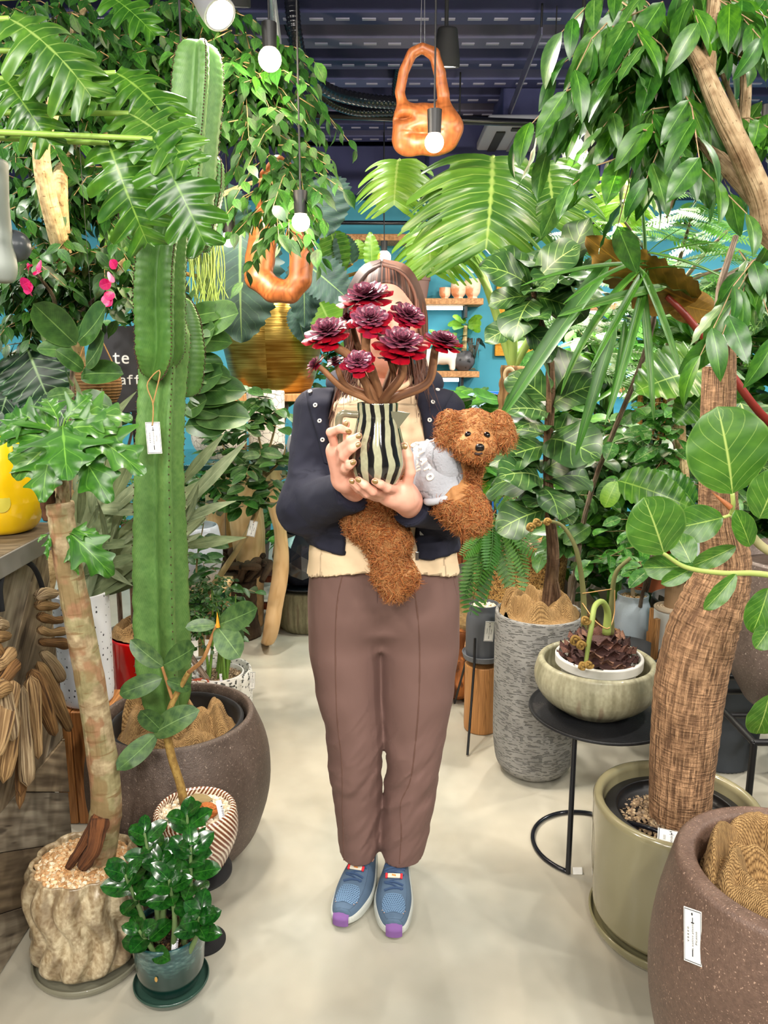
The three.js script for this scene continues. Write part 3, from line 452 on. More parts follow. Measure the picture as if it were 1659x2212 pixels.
// ---------------------------------------------------------------- display table with weathered planks, at the left
seed(211);
const onX = (px, py, x) => { const r = bearing(px, py), t = x / r.x; return r.multiplyScalar(t).add(V(0, EYE, 0)); };
const TABX = -0.868;
{
  const g = thing('display_table', 'display table clad with weathered grey diagonal planks under a grey worktop', 'table', V(-1.38, 0, -1.45));
  part(g, 'core', box(0.96, 0.9, 0.92, 0, 0, 0.45, 0), M.blackMatte);
  // diagonal boards clipped to the side rectangle: z from -0.47 to 0.47, y from 0 to 0.905
  const mats = [0xffffff, 0xf2e8da, 0xe4dccf, 0xffffff, 0xd8ccbb].map((c) => mat({ color: c, map: rep(T.greyWood, 1.6, 1.6), roughness: 0.85, bumpMap: rep(T.driftB, 1, 2), bumpScale: 0.002 }));
  const clip = (poly, inside, cut) => { const o = []; for (let i = 0; i < poly.length; i++) { const a = poly[i], b = poly[(i + 1) % poly.length], ia = inside(a), ib = inside(b); if (ia) o.push(a); if (ia !== ib) o.push(cut(a, b)); } return o; };
  const cutAt = (k, v) => (a, b) => { const t = (v - a[k]) / (b[k] - a[k]); return [lerp(a[0], b[0], t), lerp(a[1], b[1], t)]; };
  const boards = (ang, z0, z1, y0, y1, wd) => {
    const c = Math.cos(ang), s = Math.sin(ang);
    for (let k = -12; k < 12; k++) {
      const a0 = k * wd + 0.0015, a1 = (k + 1) * wd - 0.0015; let poly = [[-2, a0], [2, a0], [2, a1], [-2, a1]].map(([p, q]) => [(z0 + z1) / 2 + p * c - q * s, (y0 + y1) / 2 + p * s + q * c]);
      for (const [kk, vv, sg] of [[0, z0, 1], [0, z1, -1], [1, y0, 1], [1, y1, -1]]) { if (!poly.length) break; poly = clip(poly, (p) => (p[kk] - vv) * sg >= 0, cutAt(kk, vv)); }
      if (poly.length < 3) continue;
      const sh = new THREE.Shape(poly.map((p) => new THREE.Vector2(-p[0], p[1]))), th = 0.026 + 0.006 * rnd(), e = new THREE.ExtrudeGeometry(sh, { depth: th, bevelEnabled: true, bevelSize: 0.001, bevelThickness: 0.002, bevelSegments: 1 });
      const uvA = e.attributes.uv, p = e.attributes.position; for (let i = 0; i < uvA.count; i++) { const x = -p.getX(i), y = p.getY(i); uvA.setXY(i, (x * c + y * s) * 0.7 + k * 0.37, (-x * s + y * c) * 0.7 + k * 0.21); }
      e.rotateY(Math.PI / 2); part(g, 'plank', e, mats[(k + 24) % 5], V(0.482, 0, 0));
    }
  };
  boards(-0.85, -0.47, 0.47, 0.36, 0.902, 0.15); boards(0.55, -0.47, 0.47, 0.005, 0.355, 0.13);
  part(g, 'worktop', boxUV(box(1.08, 0.045, 0.99, 0.004, 0.02, 0.929, 0), 1), mat({ color: 0xb8aea0, map: rep(T.greyWood, 1.4, 1.4), roughness: 0.6 }));
  part(g, 'worktop_edge', box(0.006, 0.045, 0.99, 0.002, 0.563, 0.929, 0), mat({ color: 0x77746e, roughness: 0.6 }));
}
// yellow glass vase
{
  const g = thing('yellow_vase', 'rounded yellow ceramic vase with a pale green dot on the worktop', 'vase', V(-0.93, 0.952, -1.84));
  part(g, 'body', lathe([[0.001, 0], [0.07, 0, 0.02], [0.098, 0.05, 0.05], [0.1, 0.11, 0.06], [0.075, 0.22, 0.03], [0.07, 0.235, 0.004], [0.064, 0.23], [0.07, 0.15]], 64), mat({ color: 0xf2c40a, roughness: 0.18, clearcoat: 0.8 }));
  const d = new THREE.SphereGeometry(0.1005, 24, 16, 0, 6.3, 0, 0.2); d.rotateX(Math.PI / 2 - 0.1); d.rotateY(0.45); d.scale(1, 1.2, 1); part(g, 'dot', d, mat({ color: 0xcfc24c, roughness: 0.25, clearcoat: 0.6 }), V(0, 0.075, 0));
}
// driftwood strands: every stick is a part, threaded on a black cord
function strand(label, cord, sticks) {
  const o = onX(sticks[0][0], sticks[0][1], TABX + 0.08); const g = thing('driftwood_garland', label, 'garland', o);
  sticks.forEach(([x0, y0, x1, y1, wpx, off], i) => {
    const a = onX(x0, y0, TABX + 0.045 + (off || 0)).sub(o), b = onX(x1, y1, TABX + 0.05 + (off || 0)).sub(o), r = wpx * 0.5 * mpp((y0 + y1) / 2, 1.72), n = 14, pts = [];
    for (let k = 0; k <= n; k++) { const t = k / n; pts.push(a.clone().lerp(b, t).add(V(0, 0.004 * Math.sin(t * 5 + i), 0.004 * Math.sin(t * 4 + i * 2)))); }
    part(g, 'driftwood', sweep(pts, (t, c) => r * Math.pow(Math.max(0, 1 - Math.pow(Math.abs(2 * t - 1), 6)), 0.5) * (0.82 + 0.18 * Math.sin(t * 4 + i)) * (1 + 0.5 * (fb3(t * 4 + i * 3, Math.cos(c) * 1.5, Math.sin(c) * 1.5 + i, 3) - 0.5)) + 0.0005, 14), driftMats[i % driftMats.length]);
  });
  if (cord) part(g, 'cord', tube(cord.map(([x, y]) => onX(x, y, TABX + 0.045).sub(o)), 0.0062, 10, 40), mat({ color: 0x16181c, roughness: 0.9, bumpMap: T.fine, bumpScale: 0.002 }));
}
const driftMats = [0xffffff, 0xe8d4b4, 0xd2b48c, 0xfff0d8, 0xc0a078].map((c) => mat({ color: c, map: rep(T.drift, 4, 3), roughness: 0.85, bumpMap: rep(T.driftB, 4, 3), bumpScale: 0.004 }));
strand('strand of driftwood sticks on a black cord hung against the planked table side', [[4, 1320], [0, 1268], [10, 1230], [38, 1212], [70, 1222], [88, 1258], [94, 1284], [98, 1300]], [
  [78, 1290, 122, 1278, 28], [80, 1311, 126, 1306, 24], [82, 1335, 140, 1338, 26], [82, 1358, 142, 1368, 26], [86, 1380, 146, 1398, 28], [88, 1405, 136, 1468, 32], [80, 1428, 152, 1578, 34],
  [70, 1446, 118, 1590, 36, 0.012], [66, 1462, 84, 1640, 34, 0.02], [58, 1470, 44, 1725, 30], [50, 1475, 58, 1705, 34, 0.028], [40, 1492, 8, 1690, 32, 0.012], [72, 1480, 42, 1745, 24, -0.004], [30, 1468, -12, 1640, 40, 0.03]]);
strand('shorter strand of thick driftwood pieces overlapping at the table corner', null, [
  [-14, 1350, 14, 1348, 26], [-20, 1378, 20, 1370, 28], [-16, 1400, 14, 1418, 30], [-14, 1440, 26, 1412, 38, 0.01], [-8, 1480, 34, 1436, 34, 0.02], [2, 1462, 30, 1598, 30, 0.035], [-20, 1500, 18, 1480, 36, 0.03]]);

// ---------------------------------------------------------------- back-left: driftwood-legged table, stools and pots
const paleWood = mat({ map: rep(T.paleWood, 2, 1), roughness: 0.5 });
const limb = (pts, r, m = 40, nr = 18, wob = 0.18) => sweep(spline(pts, m), (t, a) => { const k = t * (r.length - 1), i = Math.min(r.length - 2, Math.floor(k)); return lerp(r[i], r[i + 1], k - i) * (1 + wob * (fb3(t * 5 + r[0] * 70, Math.cos(a) * 1.2 + 3, Math.sin(a) * 1.2, 3) - 0.5) * 2); }, nr);
{
  const b = fl(560, 1380); const g = thing('driftwood_table', 'console table with pale polished driftwood legs and a dark thin top', 'table', V(-0.62, 0, -3.5));
  const o = g.position, q = (x, y, d) => at(x, y, d).sub(o);
  part(g, 'leg', limb([q(588, 1004, 3.5), q(592, 1080, 3.48), q(606, 1150, 3.45), q(606, 1230, 3.44), q(596, 1300, 3.42), q(584, 1370, 3.41), fl(574, 1391).sub(o).add(V(0, 0.012, 0))], [0.05, 0.036, 0.03, 0.036, 0.036, 0.034, 0.022], 50), paleWood);
  part(g, 'leg', limb([q(545, 1004, 3.78), q(530, 1070, 3.78), q(535, 1150, 3.78), q(540, 1250, 3.78), fl(545, 1348).sub(o)], [0.1, 0.085, 0.085, 0.075, 0.06], 50), paleWood);
  part(g, 'leg', limb([q(470, 1004, 3.9), q(466, 1100, 3.9), fl(470, 1330).sub(o)], [0.06, 0.05, 0.045], 40), paleWood);
  part(g, 'leg', limb([q(735, 1004, 3.7), q(735, 1100, 3.8), fl(735, 1325).sub(o)], [0.06, 0.05, 0.045], 40), paleWood);
  part(g, 'table_top', box(1.15, 0.022, 0.6, 0.006, -0.08, q(588, 998, 3.5).y, -0.12), mat({ color: 0xb8d0cc, roughness: 0.03, transmission: 1, thickness: 0, ior: 1.5 })); part(g, 'top_edge', box(1.15, 0.022, 0.012, 0.003, -0.08, q(588, 998, 3.5).y, 0.187), col(0x1c3a38, 0.2));
}
const TT = at(588, 998, 3.5).y + 0.012;                      // top of that table
function tablePot(name, label, px, pyTop, pyBase, wpx, d, material, profile, o = {}) {
  const b = at(px, pyBase, d), h = (pyBase - pyTop) * mpp(pyBase, d), r = wpx / 2 * mpp(pyBase, d); if (o.y !== undefined) b.y = o.y;
  const g = thing(name, label, o.cat || 'pot', b); part(g, 'body', lathe(profile.map(([a, y, c]) => [a * r + 0.0005, y * h, (c || 0) * h]), o.n || 48, o.mod), material);
  if (o.soil) part(g, 'soil', cyl(r * o.soil[0], r * o.soil[0], 0.006, 24, 0, h * o.soil[1], 0), M.soil); g.userData.top = b.y + h; delete g.userData.top; return g;
}
const PR_round = [[0, 0], [0.55, 0, 0.05], [0.95, 0.3, 0.2], [1, 0.6, 0.2], [0.86, 0.96, 0.05], [0.8, 1, 0.02], [0.75, 0.95], [0.7, 0.8], [0, 0.78]], PR_cyl = [[0, 0], [0.85, 0, 0.04], [0.95, 0.08, 0.04], [1, 0.97, 0.02], [0.97, 1, 0.015], [0.92, 0.98], [0.9, 0.85], [0, 0.84]], PR_cup = [[0, 0], [0.7, 0, 0.03], [0.55, 0.12, 0.04], [0.9, 0.3, 0.1], [1, 0.6, 0.2], [0.94, 1, 0.02], [0.86, 1], [0.84, 0.8], [0, 0.5]];
const stoneGrey = mat({ color: 0xaeb0b2, roughness: 0.8, bumpMap: rep(T.granB, 3, 3), bumpScale: 0.001 });
const crackle = mat({ map: rep(T.crackle, 3, 3), roughness: 0.5 });
// plinth under the brass pot
{ const y = at(600, 850, 4.05).y; const g = thing('wooden_plinth', 'brown wooden plinth on which the brass pot stands', 'plinth', V(at(600, 850, 4.05).x, 0, -4.25)); part(g, 'top', boxUV(box(0.62, 0.04, 0.5, 0.006, 0, y - 0.02, 0)), M.orangeWood); for (const sx of [-1, 1]) for (const sz of [-1, 1]) part(g, 'leg', boxUV(box(0.05, y - 0.04, 0.05, 0.004, sx * 0.27, (y - 0.04) / 2, sz * 0.2)), M.orangeWood); 
  const m = mat({ map: rep(T.brass, 1, 2), metalness: 0.9, roughness: 0.3, bumpMap: rep(T.brass, 1, 2), bumpScale: 0.0012 });
  const b = thing('brass_pot', 'huge hammered brass pot with a rounded shoulder behind the woman', 'pot', V(at(592, 850, 4.2).x, y, -4.2)); part(b, 'body', lathe([[0.001, 0], [0.19, 0, 0.03], [0.235, 0.1, 0.1], [0.27, 0.3, 0.12], [0.262, 0.45, 0.06], [0.22, 0.525, 0.05], [0.15, 0.545, 0.01], [0.14, 0.535], [0.15, 0.4]], 96, (a, yy) => 0.002 * Math.sin(a * 9 + yy * 10) + 0.002 * Math.sin(a * 4 - yy * 17)), m); }
tablePot('crackle_pot', 'white crackled pot beneath the shrub branches on the dark table', 474, 905, 998, 116, 3.55, crackle, PR_round, { y: TT, soil: [0.74, 0.8] });
tablePot('crackle_pot', 'taller white crackled pot with grey rim beside the brass pot', 578, 858, 998, 80, 3.62, crackle, PR_cyl, { y: TT, soil: [0.9, 0.86] });
tablePot('grey_bowl', 'low grey stone bowl at the table end beside the jacket sleeve', 660, 945, 998, 80, 3.5, stoneGrey, PR_round, { y: TT, cat: 'bowl' });
tablePot('round_grey_pot', 'pale blue-grey round pot standing under the driftwood table', 425, 1130, 1262, 118, 3.35, mat({ color: 0xb2b8c2, roughness: 0.7, bumpMap: rep(T.granB, 4, 4), bumpScale: 0.001 }), PR_round, { soil: [0.74, 0.8] });
// what that pot stands on
{ const b = at(425, 1262, 3.35); const g = thing('wooden_stool', 'light wooden stool carrying the pale blue-grey pot', 'stool', V(b.x, 0, b.z)); part(g, 'seat', boxUV(box(0.28, 0.03, 0.28, 0.006, 0, b.y - 0.015, 0)), paleWood); for (const sx of [-1, 1]) for (const sz of [-1, 1]) part(g, 'leg', boxUV(box(0.035, b.y - 0.03, 0.035, 0.004, sx * 0.11, (b.y - 0.03) / 2, sz * 0.11)), paleWood); }
// gnarled dark tree-shaped stand
{
  const f = fl(520, 1372), g = thing('gnarled_tree_stand', 'dark carved stand shaped like a stout trunk with a gnarled flat crown', 'stand', f), m = mat({ map: T.greyBark, color: 0x7c6c5c, roughness: 0.9, bumpMap: T.barkB, bumpScale: 0.008 }), top = at(520, 1255, 3.64).y;
  part(g, 'trunk', limb([V(0, 0, 0), V(0, top * 0.5, 0), V(0, top, 0)], [0.1, 0.085, 0.09], 30, 18, 0.15), m);
  for (let i = 0; i < 22; i++) { const a = i * 2.4, r = 0.03 + 0.13 * Math.sqrt((i + 0.5) / 22); part(g, 'knot', limb([V(0, top - 0.04, 0), V(Math.cos(a) * r * 0.6, top + 0.04, Math.sin(a) * r * 0.6), V(Math.cos(a) * r, top + rr(0.05, 0.12), Math.sin(a) * r), V(Math.cos(a + 0.6) * r * 1.15, top + rr(0.02, 0.12), Math.sin(a + 0.6) * r * 1.15)], [0.03, 0.026, 0.022, 0.014], 12, 9, 0.4), m); }
}
// orange-brown wooden bench frame
{ const f = fl(578, 1352), o = V(f.x, 0, -3.9), g = thing('wooden_bench_frame', 'reddish wooden bench frame behind the curved driftwood leg', 'bench', o), rw = mat({ color: 0xb0602c, map: rep(T.wood, 3, 1), roughness: 0.5 }); const h = at(566, 1240, 3.9).y;
  part(g, 'seat', boxUV(box(0.5, 0.035, 0.2, 0.005, -0.15, h, 0)), rw); for (const x of [-0.37, 0.06]) for (const z of [-0.07, 0.07]) part(g, 'leg', boxUV(box(0.045, h - 0.018, 0.045, 0.004, x, (h - 0.018) / 2, z)), rw); part(g, 'stretcher', boxUV(box(0.42, 0.035, 0.03, 0.004, -0.155, 0.1, 0.07)), rw); }
// small rusty cut-out cylinder
{ const f = fl(497, 1378); const g = thing('bark_cylinder', 'short bark-covered cylinder with a pierced top beside the gnarled stand', 'stand', V(f.x, 0, -3.35)); part(g, 'body', lathe([[0.001, 0], [0.05, 0, 0.004], [0.05, 0.22, 0.004], [0.053, 0.225, 0.003], [0.05, 0.23], [0.001, 0.228]], 32, (a, y) => 0.002 * Math.sin(a * 14)), mat({ map: T.bark, roughness: 0.9, bumpMap: T.barkB, bumpScale: 0.005 })); }
// grey drum and faceted black pot
{
  const f = V(fl(655, 1378).x, 0, -3.78); let g = thing('grey_drum_pot', 'grey weathered drum pot on the floor under the black faceted pot', 'pot', f); part(g, 'body', lathe([[0.001, 0], [0.12, 0, 0.02], [0.148, 0.04, 0.03], [0.15, 0.21, 0.01], [0.143, 0.216, 0.004], [0.001, 0.21]], 48), mat({ color: 0xa8a496, map: rep(T.bowl, 2, 2), roughness: 0.8 }));
  g = thing('faceted_black_pot', 'shiny black pot with hammered hexagon facets beside the trousers', 'pot', f.clone().setY(0.22));
  part(g, 'dish', lathe([[0.001, 0], [0.12, 0, 0.006], [0.165, 0.022, 0.008], [0.16, 0.028, 0.004], [0.12, 0.014], [0.001, 0.012]], 48), M.blackGloss);
  const ico = new THREE.IcosahedronGeometry(0.165, 2); ico.scale(1, 1.05, 1); const gp = ico.attributes.position; for (let i = 0; i < gp.count; i++) gp.setY(i, clamp(gp.getY(i), -0.15, 0.14) + 0.165); const gg = ico.toNonIndexed(); gg.computeVertexNormals(); part(g, 'body', gg, mat({ color: 0x20222a, roughness: 0.12, clearcoat: 1 }));
  part(g, 'rim', new THREE.TorusGeometry(0.1, 0.006, 10, 40).rotateX(Math.PI / 2), M.blackGloss, V(0, 0.305, 0));
}

let boxPlanter;
// ---------------------------------------------------------------- back-right: cork planter, stands, small pots
{ const y = at(1100, 1395, 3.0).y; let g = thing('low_platform', 'low wooden platform behind the dark grey pot', 'platform', V(0.52, 0, -3.3)); part(g, 'top', boxUV(box(0.9, 0.025, 0.62, 0.004, 0, y - 0.012, 0)), M.shelfWood); for (const sx of [-1, 1]) for (const sz of [-1, 1]) part(g, 'leg', box(0.04, y - 0.025, 0.04, 0.003, sx * 0.42, (y - 0.025) / 2, sz * 0.28), M.blackMatte); part(g, 'panel', box(0.9, y - 0.03, 0.02, 0.002, 0, (y - 0.03) / 2, -0.2), col(0x5c574c, 0.8));
  const c = at(1116, 1395, 3.22); g = potThing('cork_planter', 'big golden brown cork-speckled planter behind the feathery plant', 'planter', V(c.x, y, -3.24), [[0.001, 0], [0.15, 0, 0.03], [0.19, 0.08, 0.06], [0.212, 0.4, 0.01], [0.205, 0.412, 0.006], [0.194, 0.405, 0.004], [0.19, 0.34], [0.001, 0.33]], mat({ map: rep(T.cork, 2.4, 2.4), roughness: 0.8, bumpMap: rep(T.granB, 5, 5), bumpScale: 0.002 }), { part: 'body' }); gravel(g, 0.188, 0.35, 0.008, 500, DARKG); 
  const d = fl(985, 1530), m = mat({ map: T.drift, color: 0xe0964c, roughness: 0.8, bumpMap: T.driftB, bumpScale: 0.01 }); g = thing('driftwood_root', 'chunky orange driftwood root lying under the low platform', 'driftwood', V(0.28, 0, -2.98));
  part(g, 'root', boxUV(netMesh((x, yy, z) => { let k = ell(V(0, 0.09, 0), 0.13, 0.1, 0.1)(x, yy, z); k = smin(k, cap(V(-0.05, 0.1, 0.05), V(0.02, 0.26, 0.02), 0.05, 0.03)(x, yy, z), 0.05); k = smin(k, cap(V(0.04, 0.06, 0.05), V(0.12, 0.05, 0.09), 0.06, 0.035)(x, yy, z), 0.04); return Math.max(k + 0.05 * (fb3(x * 14, yy * 14, z * 14, 3) - 0.5), -yy + 0.002); }, V(-0.22, -0.01, -0.18), V(0.24, 0.32, 0.2), 0.009), 2), m); }
// dark grey pot on its tripod, and the wooden stump under it
{
  const c = V(0.364, 0, -2.68); let g = thing('wooden_stump', 'orange wooden stump stool standing behind the tripod legs', 'stump', c); part(g, 'body', lathe([[0.001, 0], [0.062, 0, 0.006], [0.064, 0.02], [0.064, 0.26, 0.006], [0.001, 0.262]], 32), mat({ color: 0xffdcb0, map: rep(T.wood, 8, 1), roughness: 0.5 }));
  g = thing('tripod_plant_stand', 'black wire tripod plant stand with a grey tray holding the dark pot', 'plant stand', V(c.x, 0, c.z)); const y = 0.292;
  part(g, 'tray', lathe([[0.001, y - 0.01], [0.07, y - 0.01, 0.003], [0.076, y + 0.012, 0.003], [0.073, y + 0.013], [0.068, y - 0.002], [0.001, y - 0.004]], 40), col(0x6d7076, 0.6));
  for (const a of [-0.5, 1.6, 3.7]) part(g, 'leg', tube([V(Math.sin(a) * 0.079, y + 0.09, Math.cos(a) * 0.079), V(Math.sin(a) * 0.08, y - 0.01, Math.cos(a) * 0.08), V(Math.sin(a) * 0.15, 0.004, Math.cos(a) * 0.24)], 0.0045, 8), M.black);
}
const featherPlant = thing('feathery_plant', 'small plant with feathery fern-like fronds in the dark grey bottle-shouldered pot', 'potted plant', V(0.364, 0.291, -2.68));
part(featherPlant, 'pot', lathe([[0.001, 0], [0.06, 0, 0.006], [0.0635, 0.02], [0.0635, 0.145, 0.02], [0.052, 0.18, 0.006], [0.054, 0.2, 0.003], [0.05, 0.2], [0.048, 0.175]], 56), col(0x55585e, 0.55)); gravel(featherPlant, 0.048, 0.186, 0.0042, 260, PALE, 0.004);
// light blue-grey pot with gravel on a wooden stand
function woodStand(label, p, r, h, top) { const g = thing('wooden_plant_stand', label, 'plant stand', p); for (let i = 0; i < 4; i++) { const a = 0.55 + i * Math.PI / 2; part(g, 'leg', boxUV(box(0.018, top, 0.022, 0.002, 0, top / 2, 0)), M.orangeWood, V(Math.sin(a) * (r + 0.014), 0, Math.cos(a) * (r + 0.014))).rotation.y = a; } for (const a of [0.55, 0.55 + Math.PI / 2]) { const m = part(g, 'crossbar', boxUV(box(0.016, 0.024, 2 * r + 0.02, 0.002)), M.orangeWood, V(0, h - 0.013, 0)); m.rotation.y = a; } return g; }
const blueC = at(1360, 1400, 2.95);
woodStand('orange wooden four-legged stand under the pale blue-grey shouldered pot', V(blueC.x, 0, blueC.z), 0.08, blueC.y - 0.012, blueC.y + 0.1);
const bluePlant = thing('slim_stem_plant', 'slim pale stem plant in the light blue-grey shouldered pot with gravel', 'potted plant', V(blueC.x, blueC.y - 0.01, blueC.z));
{ const m = mat({ color: 0xaebcc6, roughness: 0.65, bumpMap: rep(T.granB, 4, 4), bumpScale: 0.0006 }); part(bluePlant, 'pot', lathe([[0.001, 0.008], [0.066, 0.008, 0.006], [0.074, 0.03], [0.074, 0.18, 0.02], [0.06, 0.215, 0.006], [0.062, 0.24, 0.003], [0.057, 0.24], [0.055, 0.2]], 56), m); part(bluePlant, 'saucer', lathe([[0.001, 0], [0.074, 0, 0.003], [0.08, 0.016, 0.003], [0.076, 0.017], [0.07, 0.007], [0.001, 0.006]], 40), m); gravel(bluePlant, 0.055, 0.225, 0.004, 320, SAND, 0.004); part(bluePlant, 'stem', tube([V(0, 0.22, 0), V(-0.006, 0.33, 0), V(0.004, 0.42, 0.0), V(0.03, 0.52, 0.01)], [0.009, 0.007, 0.0065, 0.005], 8, 20), mat({ color: 0xb8a488, roughness: 0.8 })); }
const whiteC = at(1446, 1420, 2.75);
woodStand('orange wooden stand whose leg shows beside the ribbed-top white drum', V(whiteC.x, 0, whiteC.z), 0.075, whiteC.y - 0.012, whiteC.y + 0.17);
{ const g = potThing('white_drum_pot', 'white drum with a spiral ribbed wooden lid behind the thick trunk', 'pot', V(whiteC.x, whiteC.y, whiteC.z), [[0.001, 0], [0.062, 0, 0.006], [0.068, 0.19, 0.004], [0.001, 0.192]], col(0xdfe0da, 0.5), { part: 'body' }); const rg = []; for (let i = 0; i < 6; i++) rg.push(new THREE.TorusGeometry(0.012 + i * 0.0105, 0.0055, 8, 40).rotateX(Math.PI / 2).translate(0, 0.197, 0)); part(g, 'lid', merge(rg), mat({ color: 0xd8c0a4, roughness: 0.6 })); part(g, 'cylinder', lathe([[0.001, 0.2], [0.033, 0.2], [0.033, 0.3, 0.002], [0.001, 0.3]], 60, (a) => 0.0015 * Math.sin(a * 24)), col(0x9a7a58, 0.7)); }
{ const c = at(1385, 1318, 3.6); const g = potThing('terracotta_hourglass', 'terracotta hourglass planter in the rear behind the pale pots', 'planter', V(c.x, 0, c.z), [[0.001, 0], [0.13, 0, 0.01], [0.14, c.y * 0.4, 0.02], [0.11, c.y + 0.06, 0.03], [0.105, c.y + 0.1, 0.03], [0.155, c.y + 0.3, 0.02], [0.148, c.y + 0.305], [0.14, c.y + 0.25], [0.001, c.y + 0.24]], mat({ color: 0xb4613a, roughness: 0.8, bumpMap: T.fine, bumpScale: 0.002 }), { part: 'body' }); }
{ const c = at(1290, 1292, 3.5); let g = thing('white_box_planter', 'white rectangular box planter low behind the fiddle-leaf trunk', 'planter', V(c.x, 0, c.z)); part(g, 'body', box(0.24, c.y + 0.12, 0.2, 0.008, 0, (c.y + 0.12) / 2, 0), col(0xe6e4de, 0.5)); part(g, 'soil', box(0.22, 0.01, 0.18, 0, 0, c.y + 0.12, 0), M.soil); boxPlanter = g; }
{ const c = fl(1365, 1665); const g = potThing('dark_planter', 'dark grey planter on the floor seen beneath the side table', 'planter', V(c.x + 0.05, 0, -2.72), [[0.001, 0], [0.13, 0, 0.01], [0.15, 0.3, 0.006], [0.142, 0.3], [0.135, 0.25], [0.001, 0.24]], col(0x46484c, 0.7), { part: 'body' }); }
// black frame stand with the grey speckled pot at the right edge; dark ribbed planter behind
{
  const c = V(1.13, 0, -1.98); let g = thing('metal_frame_stand', 'black square metal frame stand at the edge under the grey speckled pot', 'plant stand', c);
  const y = 0.42, s = 0.2; for (const [x, z] of [[-s, -s], [s, -s], [-s, s], [s, s]]) part(g, 'leg', tube([V(x, 0.002, z), V(x, y, z)], 0.009, 8), M.black); for (const [a, b] of [[V(-s, y, -s), V(s, y, -s)], [V(s, y, -s), V(s, y, s)], [V(s, y, s), V(-s, y, s)], [V(-s, y, s), V(-s, y, -s)], [V(-s, y, 0.05), V(s, y, 0.05)], [V(-s, y, -0.1), V(s, y, -0.1)]]) part(g, 'rail', tube([a, b], 0.009, 8), M.black);
  g = potThing('grey_speckled_pot', 'tall grey-brown pot with white speckles on the black frame stand', 'pot', c.clone().setY(0.43), [[0.001, 0], [0.12, 0, 0.02], [0.195, 0.13, 0.06], [0.205, 0.3, 0.1], [0.2, 0.42, 0.01], [0.19, 0.425], [0.185, 0.36], [0.001, 0.35]], speckGrey, { n: 84, part: 'body' }); part(g, 'soil', cyl(0.184, 0.184, 0.01, 32, 0, 0.37, 0), M.soil);
  g = thing('ribbed_black_planter', 'tapered blue-black ribbed planter standing behind the metal frame', 'planter', V(1.16, 0, -2.46)); part(g, 'body', lathe([[0.001, 0], [0.11, 0, 0.01], [0.16, 0.42, 0.006], [0.15, 0.42], [0.14, 0.36], [0.001, 0.35]], 96, (a) => 0.003 * Math.abs(Math.sin(a * 24))), col(0x3a4048, 0.6));
  g = thing('burlap_cushion', 'folded pale burlap cloth lying on the ribbed black planter', 'cloth', V(1.12, 0.42, -2.42)); burlap(g, 0.13, 0.03, 0.08, 4.4, { mat: M.burlapFine });
}
// blue-grey pot and cardboard box bits seen low between the legs of the stands
{ const b = fl(1248, 1889); const g = thing('floor_label', 'small white card standing on the floor beside the table base', 'label', b); const m = part(g, 'card', box(0.026, 0.018, 0.006, 0.001, 0, 0.009, 0), M.paper); m.rotation.x = -0.5; part(g, 'mark', cyl(0.0015, 0.0015, 0.001, 8, 0.002, 0.003, 0.004), M.black).rotation.x = 1; }
// ---------------------------------------------------------------- the woman: body, clothes, shoes
seed(301);
const sec = (py, xl, xr, d, b) => { const a = at(xl, py, d), c = at(xr, py, d); return [a.y, (a.x + c.x) / 2, (c.x - a.x) / 2, -d, b]; };
// stacked elliptical sections [y, cx, half width, cz, half depth], highest first
function loft(S, p = 2) {
  S = S.slice().sort((a, b) => b[0] - a[0]); const top = S[0][0], bot = S[S.length - 1][0];
  return (x, y, z) => {
    const yy = clamp(y, bot, top); let i = 0; while (i < S.length - 2 && S[i + 1][0] > yy) i++;
    const A = S[i], B = S[i + 1], t = sm(0, 1, (A[0] - yy) / (A[0] - B[0])), cx = lerp(A[1], B[1], t), a = lerp(A[2], B[2], t), cz = lerp(A[3], B[3], t), b = lerp(A[4], B[4], t);
    const ux = Math.abs(x - cx) / a, uz = Math.abs(z - cz) / b, k = p === 2 ? Math.sqrt(ux * ux + uz * uz) : Math.pow(Math.pow(ux, p) + Math.pow(uz, p), 1 / p), d = (k - 1) * Math.min(a, b) * (k > 1 ? 1 : 1), dy = Math.abs(y - yy);
    return dy > 0 ? (d > 0 ? Math.hypot(d, dy) : Math.max(d, dy)) : d;
  };
}
// first surface of a field along a bearing
function hit(f, px, py, d0 = 1.1, d1 = 2.1) { for (let d = d0; d < d1; d += 0.0015) { const p = at(px, py, d); if (f(p.x, p.y, p.z) < 0) return p; } return at(px, py, d1); }
const grad = (f, p, e = 0.004) => V(f(p.x + e, p.y, p.z) - f(p.x - e, p.y, p.z), f(p.x, p.y + e, p.z) - f(p.x, p.y - e, p.z), f(p.x, p.y, p.z + e) - f(p.x, p.y, p.z - e)).normalize();
// cloth strip between two lines drawn on a surface
function patch(f, A, B, off, thick, n = 24, m = 6) {
  const ca = spline(A.map(([x, y]) => V(x, y, 0)), n), cb = spline(B.map(([x, y]) => V(x, y, 0)), n), pos = [], idx = [], uv = [], W = m + 3;
  for (let i = 0; i <= n; i++) for (let j = 0; j <= m + 2; j++) {
    const s = clamp((j - 1) / m, 0, 1), q = ca[i].clone().lerp(cb[i], s), p = hit(f, q.x, q.y), g = grad(f, p), e = j === 0 || j === m + 2 ? -0.006 : off + thick * Math.sin(Math.PI * clamp(s, 0.08, 0.92)); p.addScaledVector(g, e); pos.push(p.x, p.y, p.z); uv.push(p.x, p.y);
    if (i && j) { const a = (i - 1) * W + j - 1, b = a + 1, c = i * W + j - 1, d = c + 1; idx.push(a, c, b, b, c, d); }
  }
  const g = new THREE.BufferGeometry(); g.setAttribute('position', new THREE.Float32BufferAttribute(pos, 3)); g.setAttribute('uv', new THREE.Float32BufferAttribute(uv, 2)); g.setIndex(idx); g.computeVertexNormals(); return g;
}
